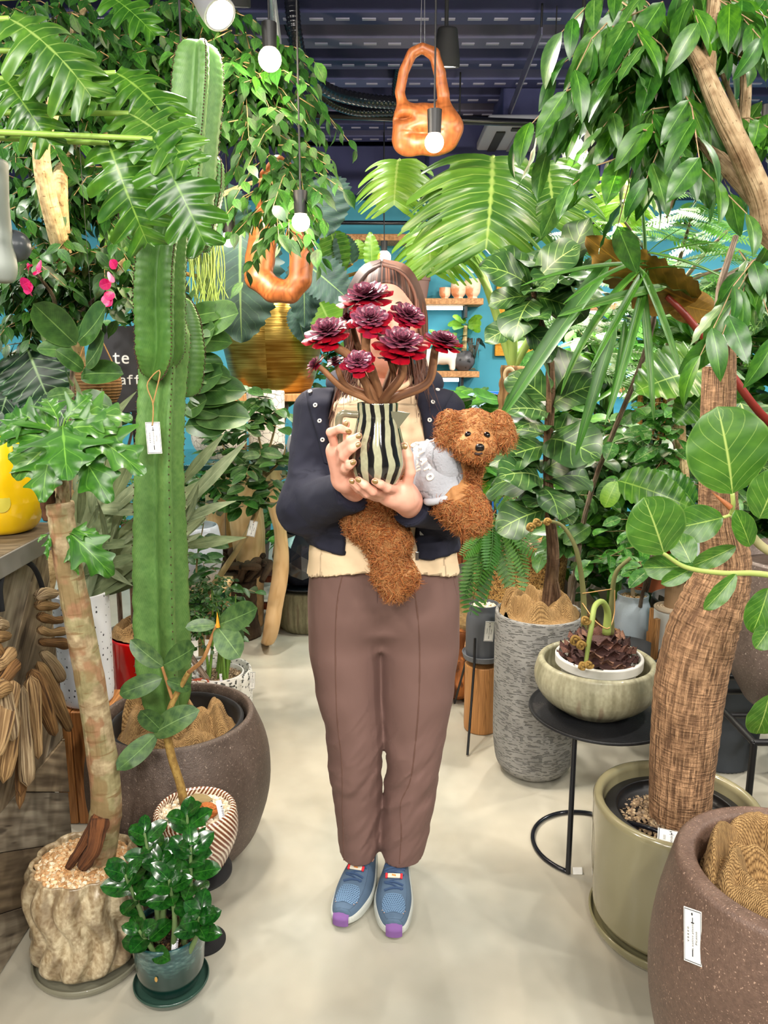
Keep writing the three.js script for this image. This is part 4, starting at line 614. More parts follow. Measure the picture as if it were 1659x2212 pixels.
const navyCloth = mat({ color: 0x1d1e2f, roughness: 0.88, bumpMap: rep(T.cloth, 6, 6), bumpScale: 0.0004, sheen: 0.12, sheenRoughness: 0.6, sheenColor: new THREE.Color(0x6a6c88) });
const navyRib = mat({ color: 0x1e1f32, roughness: 0.9 });
const seamMat = mat({ color: 0x66493f, roughness: 0.85 });
const shirtMat = mat({ color: 0xf0d4ae, roughness: 0.9, bumpMap: rep(T.fine, 3, 3), bumpScale: 0.0008 });
const trouserMat = mat({ color: 0x735750, roughness: 0.8, bumpMap: rep(T.cloth, 8, 8), bumpScale: 0.0002, sheen: 0.2, sheenRoughness: 0.5, sheenColor: new THREE.Color(0xb09488) });
const skinMat = mat({ map: rep(T.skin, 4, 4), roughness: 0.5, sheen: 0.15, sheenRoughness: 0.5, sheenColor: new THREE.Color(0xffb090) });

const woman = thing('person', 'person in navy jacket and mauve trousers hiding the face behind a dark red succulent', 'person', V(0.0, 0, -1.8));
const J = (x, y, d) => at(x, y, d);
// arm joints
const shR = J(686, 890, 1.8), elR = J(662, 1098, 1.73), wrR = J(764, 1058, 1.545), shL = J(950, 890, 1.8), elL = J(982, 1092, 1.72), wrL = J(884, 1092, 1.54);
const torsoF = loft([sec(838, 745, 905, 1.82, 0.045), sec(852, 690, 958, 1.82, 0.07), sec(900, 672, 975, 1.815, 0.1), sec(1000, 690, 960, 1.805, 0.115), sec(1100, 696, 955, 1.8, 0.112), sec(1190, 700, 956, 1.8, 0.105), sec(1262, 710, 946, 1.81, 0.09)], 2.3);
const bodyF = blend([torsoF, cap(J(828, 850, 1.81), J(830, 770, 1.79), 0.052, 0.046), cap(shR, elR, 0.042, 0.034), cap(elR, wrR, 0.034, 0.024), cap(shL, elL, 0.042, 0.034), cap(elL, wrL, 0.034, 0.024),
  cap(J(760, 1300, 1.82), J(770, 1640, 1.82), 0.06, 0.04), cap(J(770, 1640, 1.82), J(782, 1880, 1.82), 0.045, 0.034), cap(J(895, 1300, 1.82), J(888, 1640, 1.82), 0.06, 0.04), cap(J(888, 1640, 1.82), J(862, 1885, 1.82), 0.045, 0.034)], 0.03);
// head and face
const HC = J(831, 690, 1.79), hx = HC.x, hy = HC.y, hz = HC.z;
const headF = (() => {
  const P = (x, y, z) => V(hx + x, hy + y, hz + z);
  const base = blend([ell(P(0, 0.028, -0.012), 0.076, 0.092, 0.092), ell(P(0, -0.03, 0.022), 0.06, 0.082, 0.062), ell(P(0, -0.093, 0.05), 0.024, 0.018, 0.022), cap(P(0, -0.07, -0.02), P(0, -0.19, -0.035), 0.05, 0.054)], 0.045);
  const brow = cap(P(-0.034, 0.022, 0.074), P(0.034, 0.022, 0.074), 0.011, 0.011), nose = blend([cap(P(0, 0.008, 0.084), P(0, -0.03, 0.1), 0.008, 0.011), ell(P(-0.011, -0.035, 0.09), 0.008, 0.007, 0.009), ell(P(0.011, -0.035, 0.09), 0.008, 0.007, 0.009)], 0.01);
  const lips = blend([ell(P(0, -0.058, 0.083), 0.022, 0.006, 0.009), ell(P(0, -0.067, 0.081), 0.019, 0.007, 0.009)], 0.004), cheeks = blend([ell(P(-0.038, -0.02, 0.055), 0.026, 0.026, 0.026), ell(P(0.038, -0.02, 0.055), 0.026, 0.026, 0.026)], 0.01);
  const ears = blend([ell(P(-0.079, -0.006, -0.005), 0.01, 0.03, 0.018), ell(P(0.079, -0.006, -0.005), 0.01, 0.03, 0.018)], 0.004), sock = blend([ell(P(-0.031, 0.004, 0.088), 0.017, 0.01, 0.014), ell(P(0.031, 0.004, 0.088), 0.017, 0.01, 0.014)], 0.004);
  return (x, y, z) => { let d = smin(base(x, y, z), cheeks(x, y, z), 0.03); d = smin(d, brow(x, y, z), 0.02); d = smin(d, nose(x, y, z), 0.012); d = smin(d, lips(x, y, z), 0.006); d = smin(d, ears(x, y, z), 0.006); return smax(d, -sock(x, y, z), 0.006); };
})();
// hands: every finger a chain rooted in the palm
const chain = (pts, r0, r1) => blend(pts.slice(1).map((p, i) => cap(J(...pts[i]), J(...p), lerp(r0, r1, i / (pts.length - 1)), lerp(r0, r1, (i + 1) / (pts.length - 1)))), 0.004);
const fingersR = [[[726, 968, 1.46], [714, 934, 1.432], [735, 926, 1.414], [753, 932, 1.418]], [[733, 982, 1.452], [737, 968, 1.418], [757, 951, 1.398], [775, 942, 1.401]], [[738, 998, 1.452], [742, 986, 1.414], [760, 969, 1.396], [773, 961, 1.399]], [[745, 1016, 1.452], [746, 1012, 1.424], [755, 1005, 1.41], [763, 999, 1.408]]];
const thumbR = [[736, 1010, 1.49], [731, 965, 1.49], [741, 930, 1.468], [747, 916, 1.458]];
const palmR = blend([cap(J(728, 975, 1.468), J(742, 1030, 1.49), 0.022, 0.023), cap(J(744, 985, 1.47), J(752, 1035, 1.495), 0.018, 0.02), cap(J(748, 1036, 1.505), wrR, 0.024, 0.0255)], 0.02);
const fingersL = [[[852, 1056, 1.45], [836, 1054, 1.412], [822, 1046, 1.4], [810, 1040, 1.398]], [[832, 1066, 1.448], [806, 1061, 1.414], [788, 1048, 1.404], [774, 1037, 1.403]], [[820, 1070, 1.455], [794, 1066, 1.428], [776, 1052, 1.418], [760, 1040, 1.417]], [[814, 1074, 1.475], [790, 1066, 1.46], [774, 1056, 1.452], [762, 1046, 1.45]]];
const thumbL = [[876, 1058, 1.47], [886, 1020, 1.455], [882, 985, 1.45], [875, 964, 1.452]];
const palmL = blend([cap(J(832, 1064, 1.462), J(872, 1062, 1.475), 0.019, 0.022), cap(J(850, 1074, 1.47), J(882, 1082, 1.51), 0.02, 0.024), cap(J(876, 1075, 1.49), wrL, 0.025, 0.026)], 0.022);
const handRF = blend([palmR, ...fingersR.map((f) => chain(f, 0.0088, 0.0068)), chain(thumbR, 0.0105, 0.0082)], 0.007), handLF = blend([palmL, ...fingersL.map((f) => chain(f, 0.0092, 0.007)), chain(thumbL, 0.0112, 0.0082)], 0.008);
{
  const bx = (pts, m) => { const b = new THREE.Box3().setFromPoints(pts); b.expandByScalar(m); return [b.min, b.max]; };
  const all = (fs, th) => [...fs.flat(), ...th].map((p) => J(...p));
  const geos = [netMesh(bodyF, V(-0.26, 0.06, -2.0), V(0.26, 1.45, -1.5), 0.012), netMesh(headF, V(hx - 0.11, hy - 0.2, hz - 0.14), V(hx + 0.11, hy + 0.14, hz + 0.14), 0.0038),
    netMesh(handRF, ...bx([...all(fingersR, thumbR), wrR], 0.03), 0.0026), netMesh(handLF, ...bx([...all(fingersL, thumbL), wrL], 0.03), 0.0026)].map((g) => boxUV(g, 1));
  const body = wpart(woman, 'body', merge(geos), skinMat);
  // eyes, brows, lips
  for (const s of [-1, 1]) { wpart(body, 'eye', new THREE.SphereGeometry(0.0115, 20, 14).translate(hx + s * 0.031, hy + 0.004, hz + 0.0755), col(0xf4efe8, 0.2)); wpart(body, 'iris', new THREE.SphereGeometry(0.0058, 16, 10).translate(hx + s * 0.031, hy + 0.003, hz + 0.083), col(0x2a1a12, 0.15)); wpart(body, 'eyebrow', tube([V(hx + s * 0.016, hy + 0.026, hz + 0.087), V(hx + s * 0.032, hy + 0.031, hz + 0.084), V(hx + s * 0.048, hy + 0.026, hz + 0.073)], [0.002, 0.0028, 0.0012], 6, 12), col(0x3a241a, 0.8)); }
  wpart(body, 'lips', new THREE.SphereGeometry(1, 20, 12).scale(0.02, 0.0075, 0.006).translate(hx, hy - 0.062, hz + 0.089), col(0xb8605c, 0.4));
  // gold nail polish
  const nailMat = mat({ color: 0x84683a, roughness: 0.3, metalness: 0.2, clearcoat: 0.6 });
  for (const [f, F] of [...[...fingersR, thumbR].map((q) => [q, handRF]), ...[fingersL[0], fingersL[1], fingersL[2], thumbL].map((q) => [q, handLF])]) {
    const a = J(...f[2]), b = J(...f[3]), dir = b.clone().sub(a).normalize(), p = hit(F, f[3][0], f[3][1], 1.3, 1.6), n = grad(F, p, 0.002), x = V(0, 0, 0).crossVectors(dir, n).normalize(), y = V(0, 0, 0).crossVectors(n, x);
    const g = new THREE.SphereGeometry(1, 16, 10); g.scale(0.0045, 0.006, 0.0014); g.applyMatrix4(new THREE.Matrix4().makeBasis(x, y, n)); g.translate(p.x, p.y, p.z); wpart(body, 'fingernail', g, nailMat);
  }
}
// trousers
const legA = [sec(1205, 674, 850, 1.806, 0.12), sec(1300, 666, 842, 1.81, 0.12), sec(1390, 668, 822, 1.815, 0.105), sec(1480, 682, 822, 1.815, 0.098), sec(1580, 706, 828, 1.815, 0.088), sec(1645, 711, 823, 1.81, 0.08), sec(1668, 713, 821, 1.81, 0.077), sec(1700, 722, 821, 1.815, 0.074), sec(1790, 733, 819, 1.82, 0.076), sec(1860, 741, 815, 1.828, 0.078), sec(1895, 746, 812, 1.83, 0.078)];
const legB = [sec(1205, 800, 980, 1.806, 0.12), sec(1300, 812, 992, 1.81, 0.12), sec(1390, 822, 991, 1.815, 0.105), sec(1480, 824, 980, 1.815, 0.098), sec(1580, 828, 962, 1.815, 0.088), sec(1650, 838, 949, 1.81, 0.08), sec(1710, 834, 938, 1.812, 0.075), sec(1780, 824, 926, 1.82, 0.076), sec(1850, 818, 914, 1.828, 0.08), sec(1905, 817, 905, 1.83, 0.08)];
const hips = loft([sec(1205, 682, 972, 1.805, 0.118), sec(1270, 690, 966, 1.808, 0.115), sec(1340, 740, 905, 1.812, 0.09), sec(1385, 790, 850, 1.815, 0.05)], 2.2), lA = loft(legA), lB = loft(legB);
const creaseA = [[742, 1235], [730, 1290], [725, 1380], [729, 1560], [738, 1640], [740, 1760], [743, 1858]], creaseB = [[893, 1260], [905, 1360], [906, 1480], [898, 1600], [885, 1690], [866, 1735], [867, 1800], [863, 1866]];
const trouserF = (x, y, z) => {
  let d = smin(lA(x, y, z), lB(x, y, z), 0.012); d = smin(d, hips(x, y, z), 0.03);
  const low = sm(0.62, 0.3, y);
  if (d < 0.03) d += 0.003 * (Math.abs(2 * fb3(x * 9, y * 6 + x * 8, z * 7, 2) - 1) - 0.5) + low * 0.011 * (Math.abs(2 * fb3(x * 9 + 3, y * 15 - x * 16, z * 8, 3) - 1) - 0.45);
  return d;
};
{
  const b0 = at(745, 1893, 1.74).y; const f2 = (x, y, z) => Math.max(trouserF(x, y, z), at(760, 1864, 1.76).y - y - (x > 0 ? 0.008 : 0));
  const tr = wpart(woman, 'trousers', boxUV(netMesh(f2, V(-0.22, 0.01, -2.0), V(0.22, 0.91, -1.62), 0.0075)), trouserMat);
  for (const c of [creaseA, creaseB]) { const pts = spline(c.map(([x, y]) => V(x, y, 0)), 60).map((q) => { const p = hit(trouserF, q.x, q.y, 1.5); return p.addScaledVector(grad(trouserF, p), -0.0004); }); wpart(tr, 'pintuck', tube(pts, 0.0021, 6), seamMat); }
  { const pts = [[816, 1245], [815, 1320], [818, 1390]].map(([x, y]) => hit(trouserF, x, y, 1.5)); wpart(tr, 'fly_seam', tube(pts, 0.0009, 6, 20), mat({ color: 0x5e4640, roughness: 0.9 })); }
  { const pts = [[968, 1222], [980, 1252], [987, 1285]].map(([x, y]) => hit(trouserF, x, y, 1.5)); wpart(tr, 'pocket_seam', tube(pts, 0.0012, 6, 16), mat({ color: 0x6e544c, roughness: 0.9 })); }
}
// cream shirt
const shirtF = (() => { const f = loft([sec(830, 762, 896, 1.815, 0.062), sec(843, 720, 935, 1.82, 0.078), sec(875, 680, 968, 1.815, 0.105), sec(950, 680, 966, 1.81, 0.118), sec(1040, 685, 965, 1.805, 0.124), sec(1130, 678, 974, 1.8, 0.134), sec(1195, 668, 986, 1.802, 0.144), sec(1250, 662, 993, 1.805, 0.15)], 2.3); return (x, y, z) => { const d = f(x, y, z); return d < 0.03 ? d + 0.004 * (Math.abs(2 * fb3(x * 8, y * 9 + Math.abs(x) * 7, z * 6, 3) - 1) - 0.4) : d; }; })();
{
  const neck = cap(J(829, 838, 1.8), J(829, 760, 1.74), 0.062, 0.075), hemY = at(829, 1236, 1.67).y;
  wpart(woman, 'shirt', boxUV(netMesh((x, y, z) => Math.max(smax(shirtF(x, y, z), -neck(x, y, z), 0.006), hemY - y - 0.02 * Math.pow(Math.abs(x) / 0.15, 2) * 1.3), V(-0.22, 0.82, -1.98), V(0.22, 1.36, -1.6), 0.007)), shirtMat);
  const col2 = []; for (let i = 0; i <= 40; i++) { const a = (i / 40 - 0.5) * 3.6; col2.push(V(hx - 0.002 + Math.sin(a) * 0.062, at(829, 842, 1.74).y + 0.026 * (1 - Math.cos(a)) * 0.9, -1.805 + Math.cos(a) * 0.068)); }
  wpart(woman, 'shirt_collar', tube(col2, 0.0062, 8, 0, { flat: 1 }), mat({ color: 0xecd0aa, roughness: 0.9 }));
}
// navy jacket: shell over torso and arms, open in front
const sleeveR = [cap(shR, elR, 0.055, 0.05), cap(elR, wrR, 0.052, 0.044)], sleeveL = [cap(shL, elL, 0.055, 0.05), cap(elL, wrL, 0.052, 0.044)];
const jTorso = loft([sec(836, 735, 915, 1.83, 0.055), sec(846, 690, 960, 1.83, 0.085), sec(870, 662, 984, 1.82, 0.112), sec(930, 660, 985, 1.815, 0.128), sec(1040, 668, 980, 1.81, 0.134), sec(1130, 666, 986, 1.805, 0.146), sec(1200, 668, 994, 1.802, 0.156), sec(1222, 672, 992, 1.802, 0.156)], 2.3);
const edgeL = [[838, 730], [870, 714], [930, 706], [1000, 712], [1080, 732], [1140, 746], [1225, 750]], edgeR = [[838, 888], [870, 905], [930, 920], [1000, 928], [1080, 905], [1140, 897], [1225, 902]];
const edgeX = (E, y) => { for (let i = 0; i < E.length - 1; i++) { const a = at(E[i][1], E[i][0], 1.68), b = at(E[i + 1][1], E[i + 1][0], 1.68); if (y <= a.y && y >= b.y) return lerp(a.x, b.x, (a.y - y) / (a.y - b.y)); } return y > 1.2 ? at(E[0][1], E[0][0], 1.68).x : at(E[6][1], E[6][0], 1.68).x; };
const jacketF0 = (x, y, z) => {
  let t = jTorso(x, y, z); const open = z > -1.8 ? Math.min(x - edgeX(edgeL, y), edgeX(edgeR, y) - x) : -1; t = smax(t, open, 0.012); t = smax(t, -shirtF(x, y, z) - 0.004, 0.004);
  const hem = y - at(829, 1206, 1.68).y; t = smax(t, -hem + 0.02 * sm(-0.05, -0.16, x), 0.008);
  let a = smin(sleeveR[0](x, y, z), sleeveR[1](x, y, z), 0.05), b = smin(sleeveL[0](x, y, z), sleeveL[1](x, y, z), 0.05);
  const d = smin(t, Math.min(a, b), 0.028);
  return d;
};
const jacketF = (x, y, z) => { let d = jacketF0(x, y, z); if (d < 0.03) { const el = Math.min(Math.hypot(x - elR.x, y - elR.y, z - elR.z), Math.hypot(x - elL.x, y - elL.y, z - elL.z)); d += (0.005 + 0.012 * sm(0.18, 0.05, el)) * (Math.abs(2 * fb3(x * 10 + y * 5, y * 11 - x * 7, z * 9, 3) - 1) - 0.42); } return d; };
{
  const wcut = (w, e) => { const n = w.clone().sub(e).normalize(); return (x, y, z) => (x - w.x) * n.x + (y - w.y) * n.y + (z - w.z) * n.z; }, c1 = wcut(wrR, elR), c2 = wcut(wrL, elL), near = (p, x, y, z) => Math.hypot(x - p.x, y - p.y, z - p.z) < 0.075;
  const F = (x, y, z) => { let d = jacketF(x, y, z); if (near(wrR, x, y, z)) d = Math.max(d, c1(x, y, z)); if (near(wrL, x, y, z)) d = Math.max(d, c2(x, y, z)); return d; };
  const jk = wpart(woman, 'jacket', boxUV(netMesh(F, V(-0.29, 0.86, -1.99), V(0.29, 1.37, -1.46), 0.0062)), navyCloth);
  for (const [w, e] of [[wrR, elR], [wrL, elL]]) { const n = w.clone().sub(e).normalize(), pts = []; for (let i = 0; i <= 12; i++) pts.push(w.clone().addScaledVector(n, -0.05 + i / 12 * 0.052)); wpart(jk, 'cuff', sweep(pts, (t, a) => 0.0445 - 0.006 * t + 0.0008 * Math.sin(a * 30), 90), navyRib); }
  // turned-out front bands with snaps, hood folded behind the neck
  wpart(jk, 'front_band', patch(jacketF, [[722, 842], [711, 880], [707, 940], [711, 1005]], [[662, 851], [668, 880], [682, 930], [700, 1000]], 0.004, 0.006), navyCloth);
  wpart(jk, 'front_band', patch(jacketF, [[893, 842], [908, 880], [919, 930], [927, 985]], [[978, 849], [960, 880], [944, 912], [938, 978]], 0.004, 0.006), navyCloth);
  const hood = []; for (let i = 0; i <= 30; i++) { const a = 0.75 + i / 30 * (2 * Math.PI - 1.5); hood.push(V(hx + Math.sin(a) * 0.115, at(829, 846, 1.85).y + 0.004 + 0.03 * Math.sin(Math.PI * i / 30), -1.845 + Math.cos(a) * 0.085)); }
  wpart(jk, 'hood', sweep(hood, (t, a) => (0.034 * Math.pow(Math.sin(Math.PI * clamp(t, 0.02, 0.98)), 0.45)) * (1 + 0.2 * (fb3(t * 9, Math.cos(a), Math.sin(a), 2) - 0.5)), 18), navyCloth);
  for (const [x, y] of [[672, 853], [684, 878], [693, 912], [699, 950], [944, 850], [931, 874], [925, 910], [926, 951]]) { const p = hit(jacketF, x, y, 1.5), n = grad(jacketF, p, 0.01); p.addScaledVector(n, 0.0105); const q = new THREE.Quaternion().setFromUnitVectors(V(0, 0, 1), n); const g = new THREE.TorusGeometry(0.0035, 0.0018, 8, 20); g.applyQuaternion(q); g.translate(p.x, p.y, p.z); wpart(jk, 'snap_button', g, col(0xe8e6e0, 0.3)); }
  { const p = hit(jacketF, 901, 1204, 1.5); wpart(jk, 'zip_pull', box(0.008, 0.02, 0.003, 0.001).translate(p.x, p.y + 0.004, p.z + 0.003), M.chrome); const q = hit(jacketF, 911, 1152, 1.5); const s = new THREE.Shape([[-0.005, -0.004], [0.005, -0.004], [-0.0045, 0.006]].map((k) => new THREE.Vector2(...k))); const g = new THREE.ExtrudeGeometry(s, { depth: 0.001, bevelEnabled: false }); wpart(jk, 'emblem', g.translate(q.x, q.y, q.z + 0.001), M.chrome); }
}
// hair: cap over the skull and many strands from the parting
{
  T.hair = dtex(256, 128, (u, v) => { const f = tf(u, v, 70, 3, 311, 3); return mixc([44, 26, 20], [134, 84, 62], clamp((f - 0.5) * 2.2 + 0.42, 0, 1)); });
  const hm = mat({ map: T.hair, roughness: 0.58 });
  const P = (x, y, z) => V(hx + x, hy + y, hz + z);
  const cap0 = ell(P(0, 0.03, -0.016), 0.084, 0.099, 0.099), back = cap(P(0, 0, -0.06), P(0, -0.19, -0.07), 0.075, 0.06), face = ell(P(0.004, -0.035, 0.088), 0.068, 0.108, 0.075);
  const g0 = netMesh((x, y, z) => { let d = smin(cap0(x, y, z), back(x, y, z), 0.03); d += 0.004 * (n3((x - hx) * 90, y * 6, (z - hz) * 40) - 0.5); return smax(d, -face(x, y, z), 0.012); }, V(hx - 0.12, hy - 0.28, hz - 0.2), V(hx + 0.12, hy + 0.15, hz + 0.13), 0.0042);
  { const p = g0.attributes.position, uv = new Float32Array(p.count * 2); for (let i = 0; i < p.count; i++) { const a = Math.atan2(p.getX(i) - hx, p.getZ(i) - hz + 0.02); uv[i * 2] = a / 6.28 * 2 + 0.5 + (p.getX(i) - hx) * 3; uv[i * 2 + 1] = p.getY(i) * 3; } g0.setAttribute('uv', new THREE.BufferAttribute(uv, 2)); }
  const locks = [g0];
  for (const s of [-1, 1]) for (let i = 0; i < 46; i++) {
    const k = i / 45, zc = lerp(0.06, -0.09, k), sw = rr(-0.006, 0.006), low = k < 0.5 ? rr(-0.2, -0.27) : rr(-0.18, -0.24), out = s < 0 ? rr(0, 0.05) : rr(-0.02, 0.012);
    const top = P(s * 0.002 - 0.006, 0.122 - 0.45 * zc * zc * 18 * 0.3 - (zc > 0.05 ? 0.014 : 0), zc * 0.75 - 0.012);
    const side = k < 0.24 ? P(s * (0.075 + sw), -0.02, zc * 0.55 + 0.01) : P(s * (0.088 + sw), 0.0, zc * 0.8 - 0.01);
    const onCap = (q) => { const x = (q.x - hx) / 0.085, y = (q.y - hy - 0.03) / 0.1, z = (q.z - hz + 0.016) / 0.1, l = Math.hypot(x, y, z); return P(x / l * 0.085, 0.03 + y / l * 0.1, -0.016 + z / l * 0.1); };
    const pts = [onCap(top), onCap(P(s * 0.045, 0.105, zc * 0.92)), onCap(P(s * 0.08, 0.055, zc * 0.9)), side, P(s * (0.085 + sw) + out * 0.1, -0.09, zc * 0.5 - 0.015), P(s * (0.082 + out * 0.6), -0.15, zc * 0.35 + 0.01), P(s * (0.085 + out), low, zc * 0.3 + 0.03 + 0.03 * (1 - k))];
    locks.push(sweep(spline(pts, 22), (t) => 0.0055 * Math.pow(1 - t, 0.35) * (0.5 + 0.5 * sm(0, 0.12, t)) + 0.0004, 5, { flat: 0.7, per: 0.12 }));
  }
  for (let i = 0; i < 60; i++) { const s = i % 2 ? 1 : -1, x = rr(0.05, 0.1), z = rr(-0.02, 0.06); locks.push(sweep(spline([P(s * x * 0.85, -0.05, z - 0.02), P(s * x, -0.12, z), P(s * (x + rr(-0.01, 0.05)), rr(-0.19, -0.26), z + 0.03)], 10), (t) => 0.0012 * (1 - t) + 0.0002, 4)); }
  wpart(woman, 'hair', merge(locks), hm);
}
// running shoes
T.shoeMesh = dtex(128, 128, (u, v) => { const x = u * 8, y = v * 8, ix = Math.floor(y) % 2 ? x + 0.5 : x, fx = ix - Math.floor(ix) - 0.5, fy = y - Math.floor(y) - 0.5; return Math.abs(fx) * 1.1 + Math.abs(fy) < 0.36 ? [30, 52, 84] : [112, 144, 176]; });
function shoe(toePx, heelPx, side) {
  const toe = fl(...toePx), heel = fl(...heelPx), dir = toe.clone().sub(heel).setY(0), ang = Math.atan2(dir.x, dir.z), L = 0.272;
  const g = new THREE.Group(); g.name = 'shoe'; woman.add(g); const o = toe.clone().addScaledVector(dir.clone().normalize(), -L); g.position.set(o.x - woman.position.x, 0, o.z - woman.position.z); g.rotation.y = ang;
  // outline half width along the length
  const hw = (z) => { const t = clamp(z / L, 0, 1); return 0.0455 * Math.pow(clamp(Math.sin(Math.PI * Math.pow(clamp(t, 0.001, 0.999), 0.9)), 0, 1), 0.32) * (0.78 + 0.3 * sm(0.2, 0.72, t)); }, cx = (z) => side * 0.007 * Math.sin(Math.PI * z / L);
  const soleTop = (z) => 0.034 + 0.004 * Math.cos(z * 9) + 0.01 * sm(0.09, 0, z), soleF = (x, y, z) => { const zz = clamp(z, 0, L), w = hw(zz) + 0.004 - 0.006 * sm(0.014, 0, y), d = Math.hypot(Math.max(0, -z, z - L), 0) > 0 ? Math.hypot(x - cx(zz), z - zz) - w * 0.5 : Math.abs(x - cx(zz)) - w; const yl = 0.001 + 0.016 * sm(L - 0.06, L, z) * 0.7; return smax(d * 0.8, Math.max(y - soleTop(zz), yl - y), 0.008); };
  const topY = (z) => lerp(lerp(0.056, 0.085, sm(L - 0.02, L * 0.45, z)), 0.1, sm(0.12, 0.04, z)), upF = (x, y, z) => { const zz = clamp(z, 0.004, L - 0.006), w = hw(zz) - 0.0005, h = topY(zz), yy = clamp((y - 0.02) / (h - 0.02), 0, 1.4), wy = w * Math.sqrt(Math.max(0.02, 1 - Math.pow(yy, 2.6) * 0.95)); let d = Math.abs(x - cx(zz)) - wy; d = smax(d * 0.75, y - h, 0.012); d = smax(d, Math.abs(z - L / 2) - L / 2 + 0.003, 0.01); d = smax(d, 0.02 - y, 0.004); const coll = cap(V(0, 0.11, 0.062), V(0, 0.1, 0.075), 0.03, 0.028)(x, y, z); return smax(d, -coll, 0.006); };
  const up = part(g, 'upper', boxUV(netMesh(upF, V(-0.06, 0.005, -0.02), V(0.06, 0.12, L + 0.02), 0.003), 1), mat({ color: 0x586f88, roughness: 0.8, bumpMap: rep(T.cloth, 8, 8), bumpScale: 0.0006 }));
  const upg = up; part(g, 'sole', boxUV(netMesh(soleF, V(-0.065, -0.004, -0.03), V(0.065, 0.06, L + 0.03), 0.003), 1), mat({ color: 0xc4c8c0, roughness: 0.7, bumpMap: T.cloud, bumpScale: 0.004 }));
  const onTop = (x, z) => { for (let y = 0.12; y > 0.02; y -= 0.0008) if (upF(x, y, z) < 0) return V(x, y, z); return V(x, 0.02, z); };
  // purple toe bumper
  { const pos = [], idx = []; const nn = 16, mm = 8; for (let i = 0; i <= nn; i++) for (let j = 0; j <= mm; j++) { const a = (i / nn - 0.5) * 1.25, yy = 0.012 + j / mm * 0.032 - 0.01 * Math.abs(a) * (j / mm); const x = cx(L) + Math.sin(a) * 0.034; pos.push(x, yy, L + 0.008 - 800 * Math.pow(Math.abs(x), 3) - 0.9 * Math.max(0, yy - 0.03)); if (i && j) { const A = (i - 1) * (mm + 1) + j - 1, B = A + 1, C = i * (mm + 1) + j - 1, D = C + 1; idx.push(A, C, B, B, C, D); } } const q = new THREE.BufferGeometry(); q.setAttribute('position', new THREE.Float32BufferAttribute(pos, 3)); q.setIndex(idx); q.computeVertexNormals(); part(g, 'toe_bumper', q, col(0x7d5694, 0.8)); }
  // open mesh over the toes
  { const pos = [], uv = [], idx = [], nn = 18, mm = 14; for (let i = 0; i <= nn; i++) for (let j = 0; j <= mm; j++) { const s = (i / nn - 0.5) * 2, t = j / mm, z = lerp(L - 0.076, L - 0.026, t), x = cx(z) + s * 0.029 * Math.sqrt(1 - Math.pow(2 * t - 1, 2) * 0.55), p = onTop(x, z); pos.push(p.x, p.y + 0.002, p.z + 0.0008); uv.push(x * 26, z * 26); if (i && j) { const A = (i - 1) * (mm + 1) + j - 1, B = A + 1, C = i * (mm + 1) + j - 1, D = C + 1; idx.push(A, B, C, B, D, C); } } const q = new THREE.BufferGeometry(); q.setAttribute('position', new THREE.Float32BufferAttribute(pos, 3)); q.setAttribute('uv', new THREE.Float32BufferAttribute(uv, 2)); q.setIndex(idx); q.computeVertexNormals(); part(g, 'toe_mesh', q, mat({ map: T.shoeMesh, roughness: 0.8 })); }
  // tongue, laces, lace badge with red clips
  const lm = col(0x3c5478, 0.85);
  for (let i = 0; i < 6; i++) { if (i === 2) continue; const z = L - 0.088 - i * 0.015, w = 0.023 + i * 0.0006, pts = []; for (let k = 0; k <= 10; k++) { const x = cx(z) + (k / 10 - 0.5) * 2 * w, p = onTop(x, z + (i % 2 ? 1 : -1) * 0.003 * (k / 10 - 0.5) * 2); p.y += 0.0028; pts.push(p); } part(g, 'lace', sweep(pts, 0.0038, 8, { flat: 0.5 }), lm); if (i < 5) { const q = []; for (let k = 0; k <= 8; k++) { const t = k / 8, x = cx(z) + (t - 0.5) * 2 * (w - 0.003) * (i % 2 ? 1 : -1), p = onTop(x, z - t * 0.0155); p.y += 0.0018; q.push(p); } part(g, 'lace', sweep(q, 0.003, 6, { flat: 0.5 }), lm); } }
  { const z = L - 0.117, p = onTop(cx(z), z); const b = part(g, 'lace_badge', box(0.032, 0.005, 0.012, 0.002), col(0xe2dac8, 0.6), V(p.x, p.y + 0.006, p.z)); b.rotation.x = 0.35; for (const s of [-1, 1]) part(b, 'clip', box(0.006, 0.007, 0.013, 0.002, s * 0.019, -0.001, 0), col(0xf0343e, 0.5)); for (const s of [-1, 0, 1]) part(b, 'badge_mark', box(0.003, 0.0006, 0.0045, 0, s * 0.0035, 0.0027, s * 0.0006), col(0xe8923c, 0.6)); }
  for (const s of [-1, 1]) for (const t of [0, 1]) { const z = L - 0.03 + t * -0.009, x = cx(z) + s * (0.022 + t * 0.0045), p = onTop(x, z); const m = part(g, 'dash_mark', box(0.002, 0.0008, 0.006, 0, 0, 0, 0), col(0xf0c0a4, 0.6), V(p.x, p.y + 0.0008, p.z)); m.rotation.y = s * 0.9; m.rotation.z = -s * 0.5; }
  part(g, 'collar_lining', new THREE.TorusGeometry(0.029, 0.005, 8, 28).rotateX(Math.PI / 2).scale(1, 1, 1.25), col(0x9a7ab0, 0.9), V(0, 0.098, 0.062));
  return g;
}
shoe([736, 2006], [790, 1872], 1); shoe([851, 2030], [862, 1885], -1);
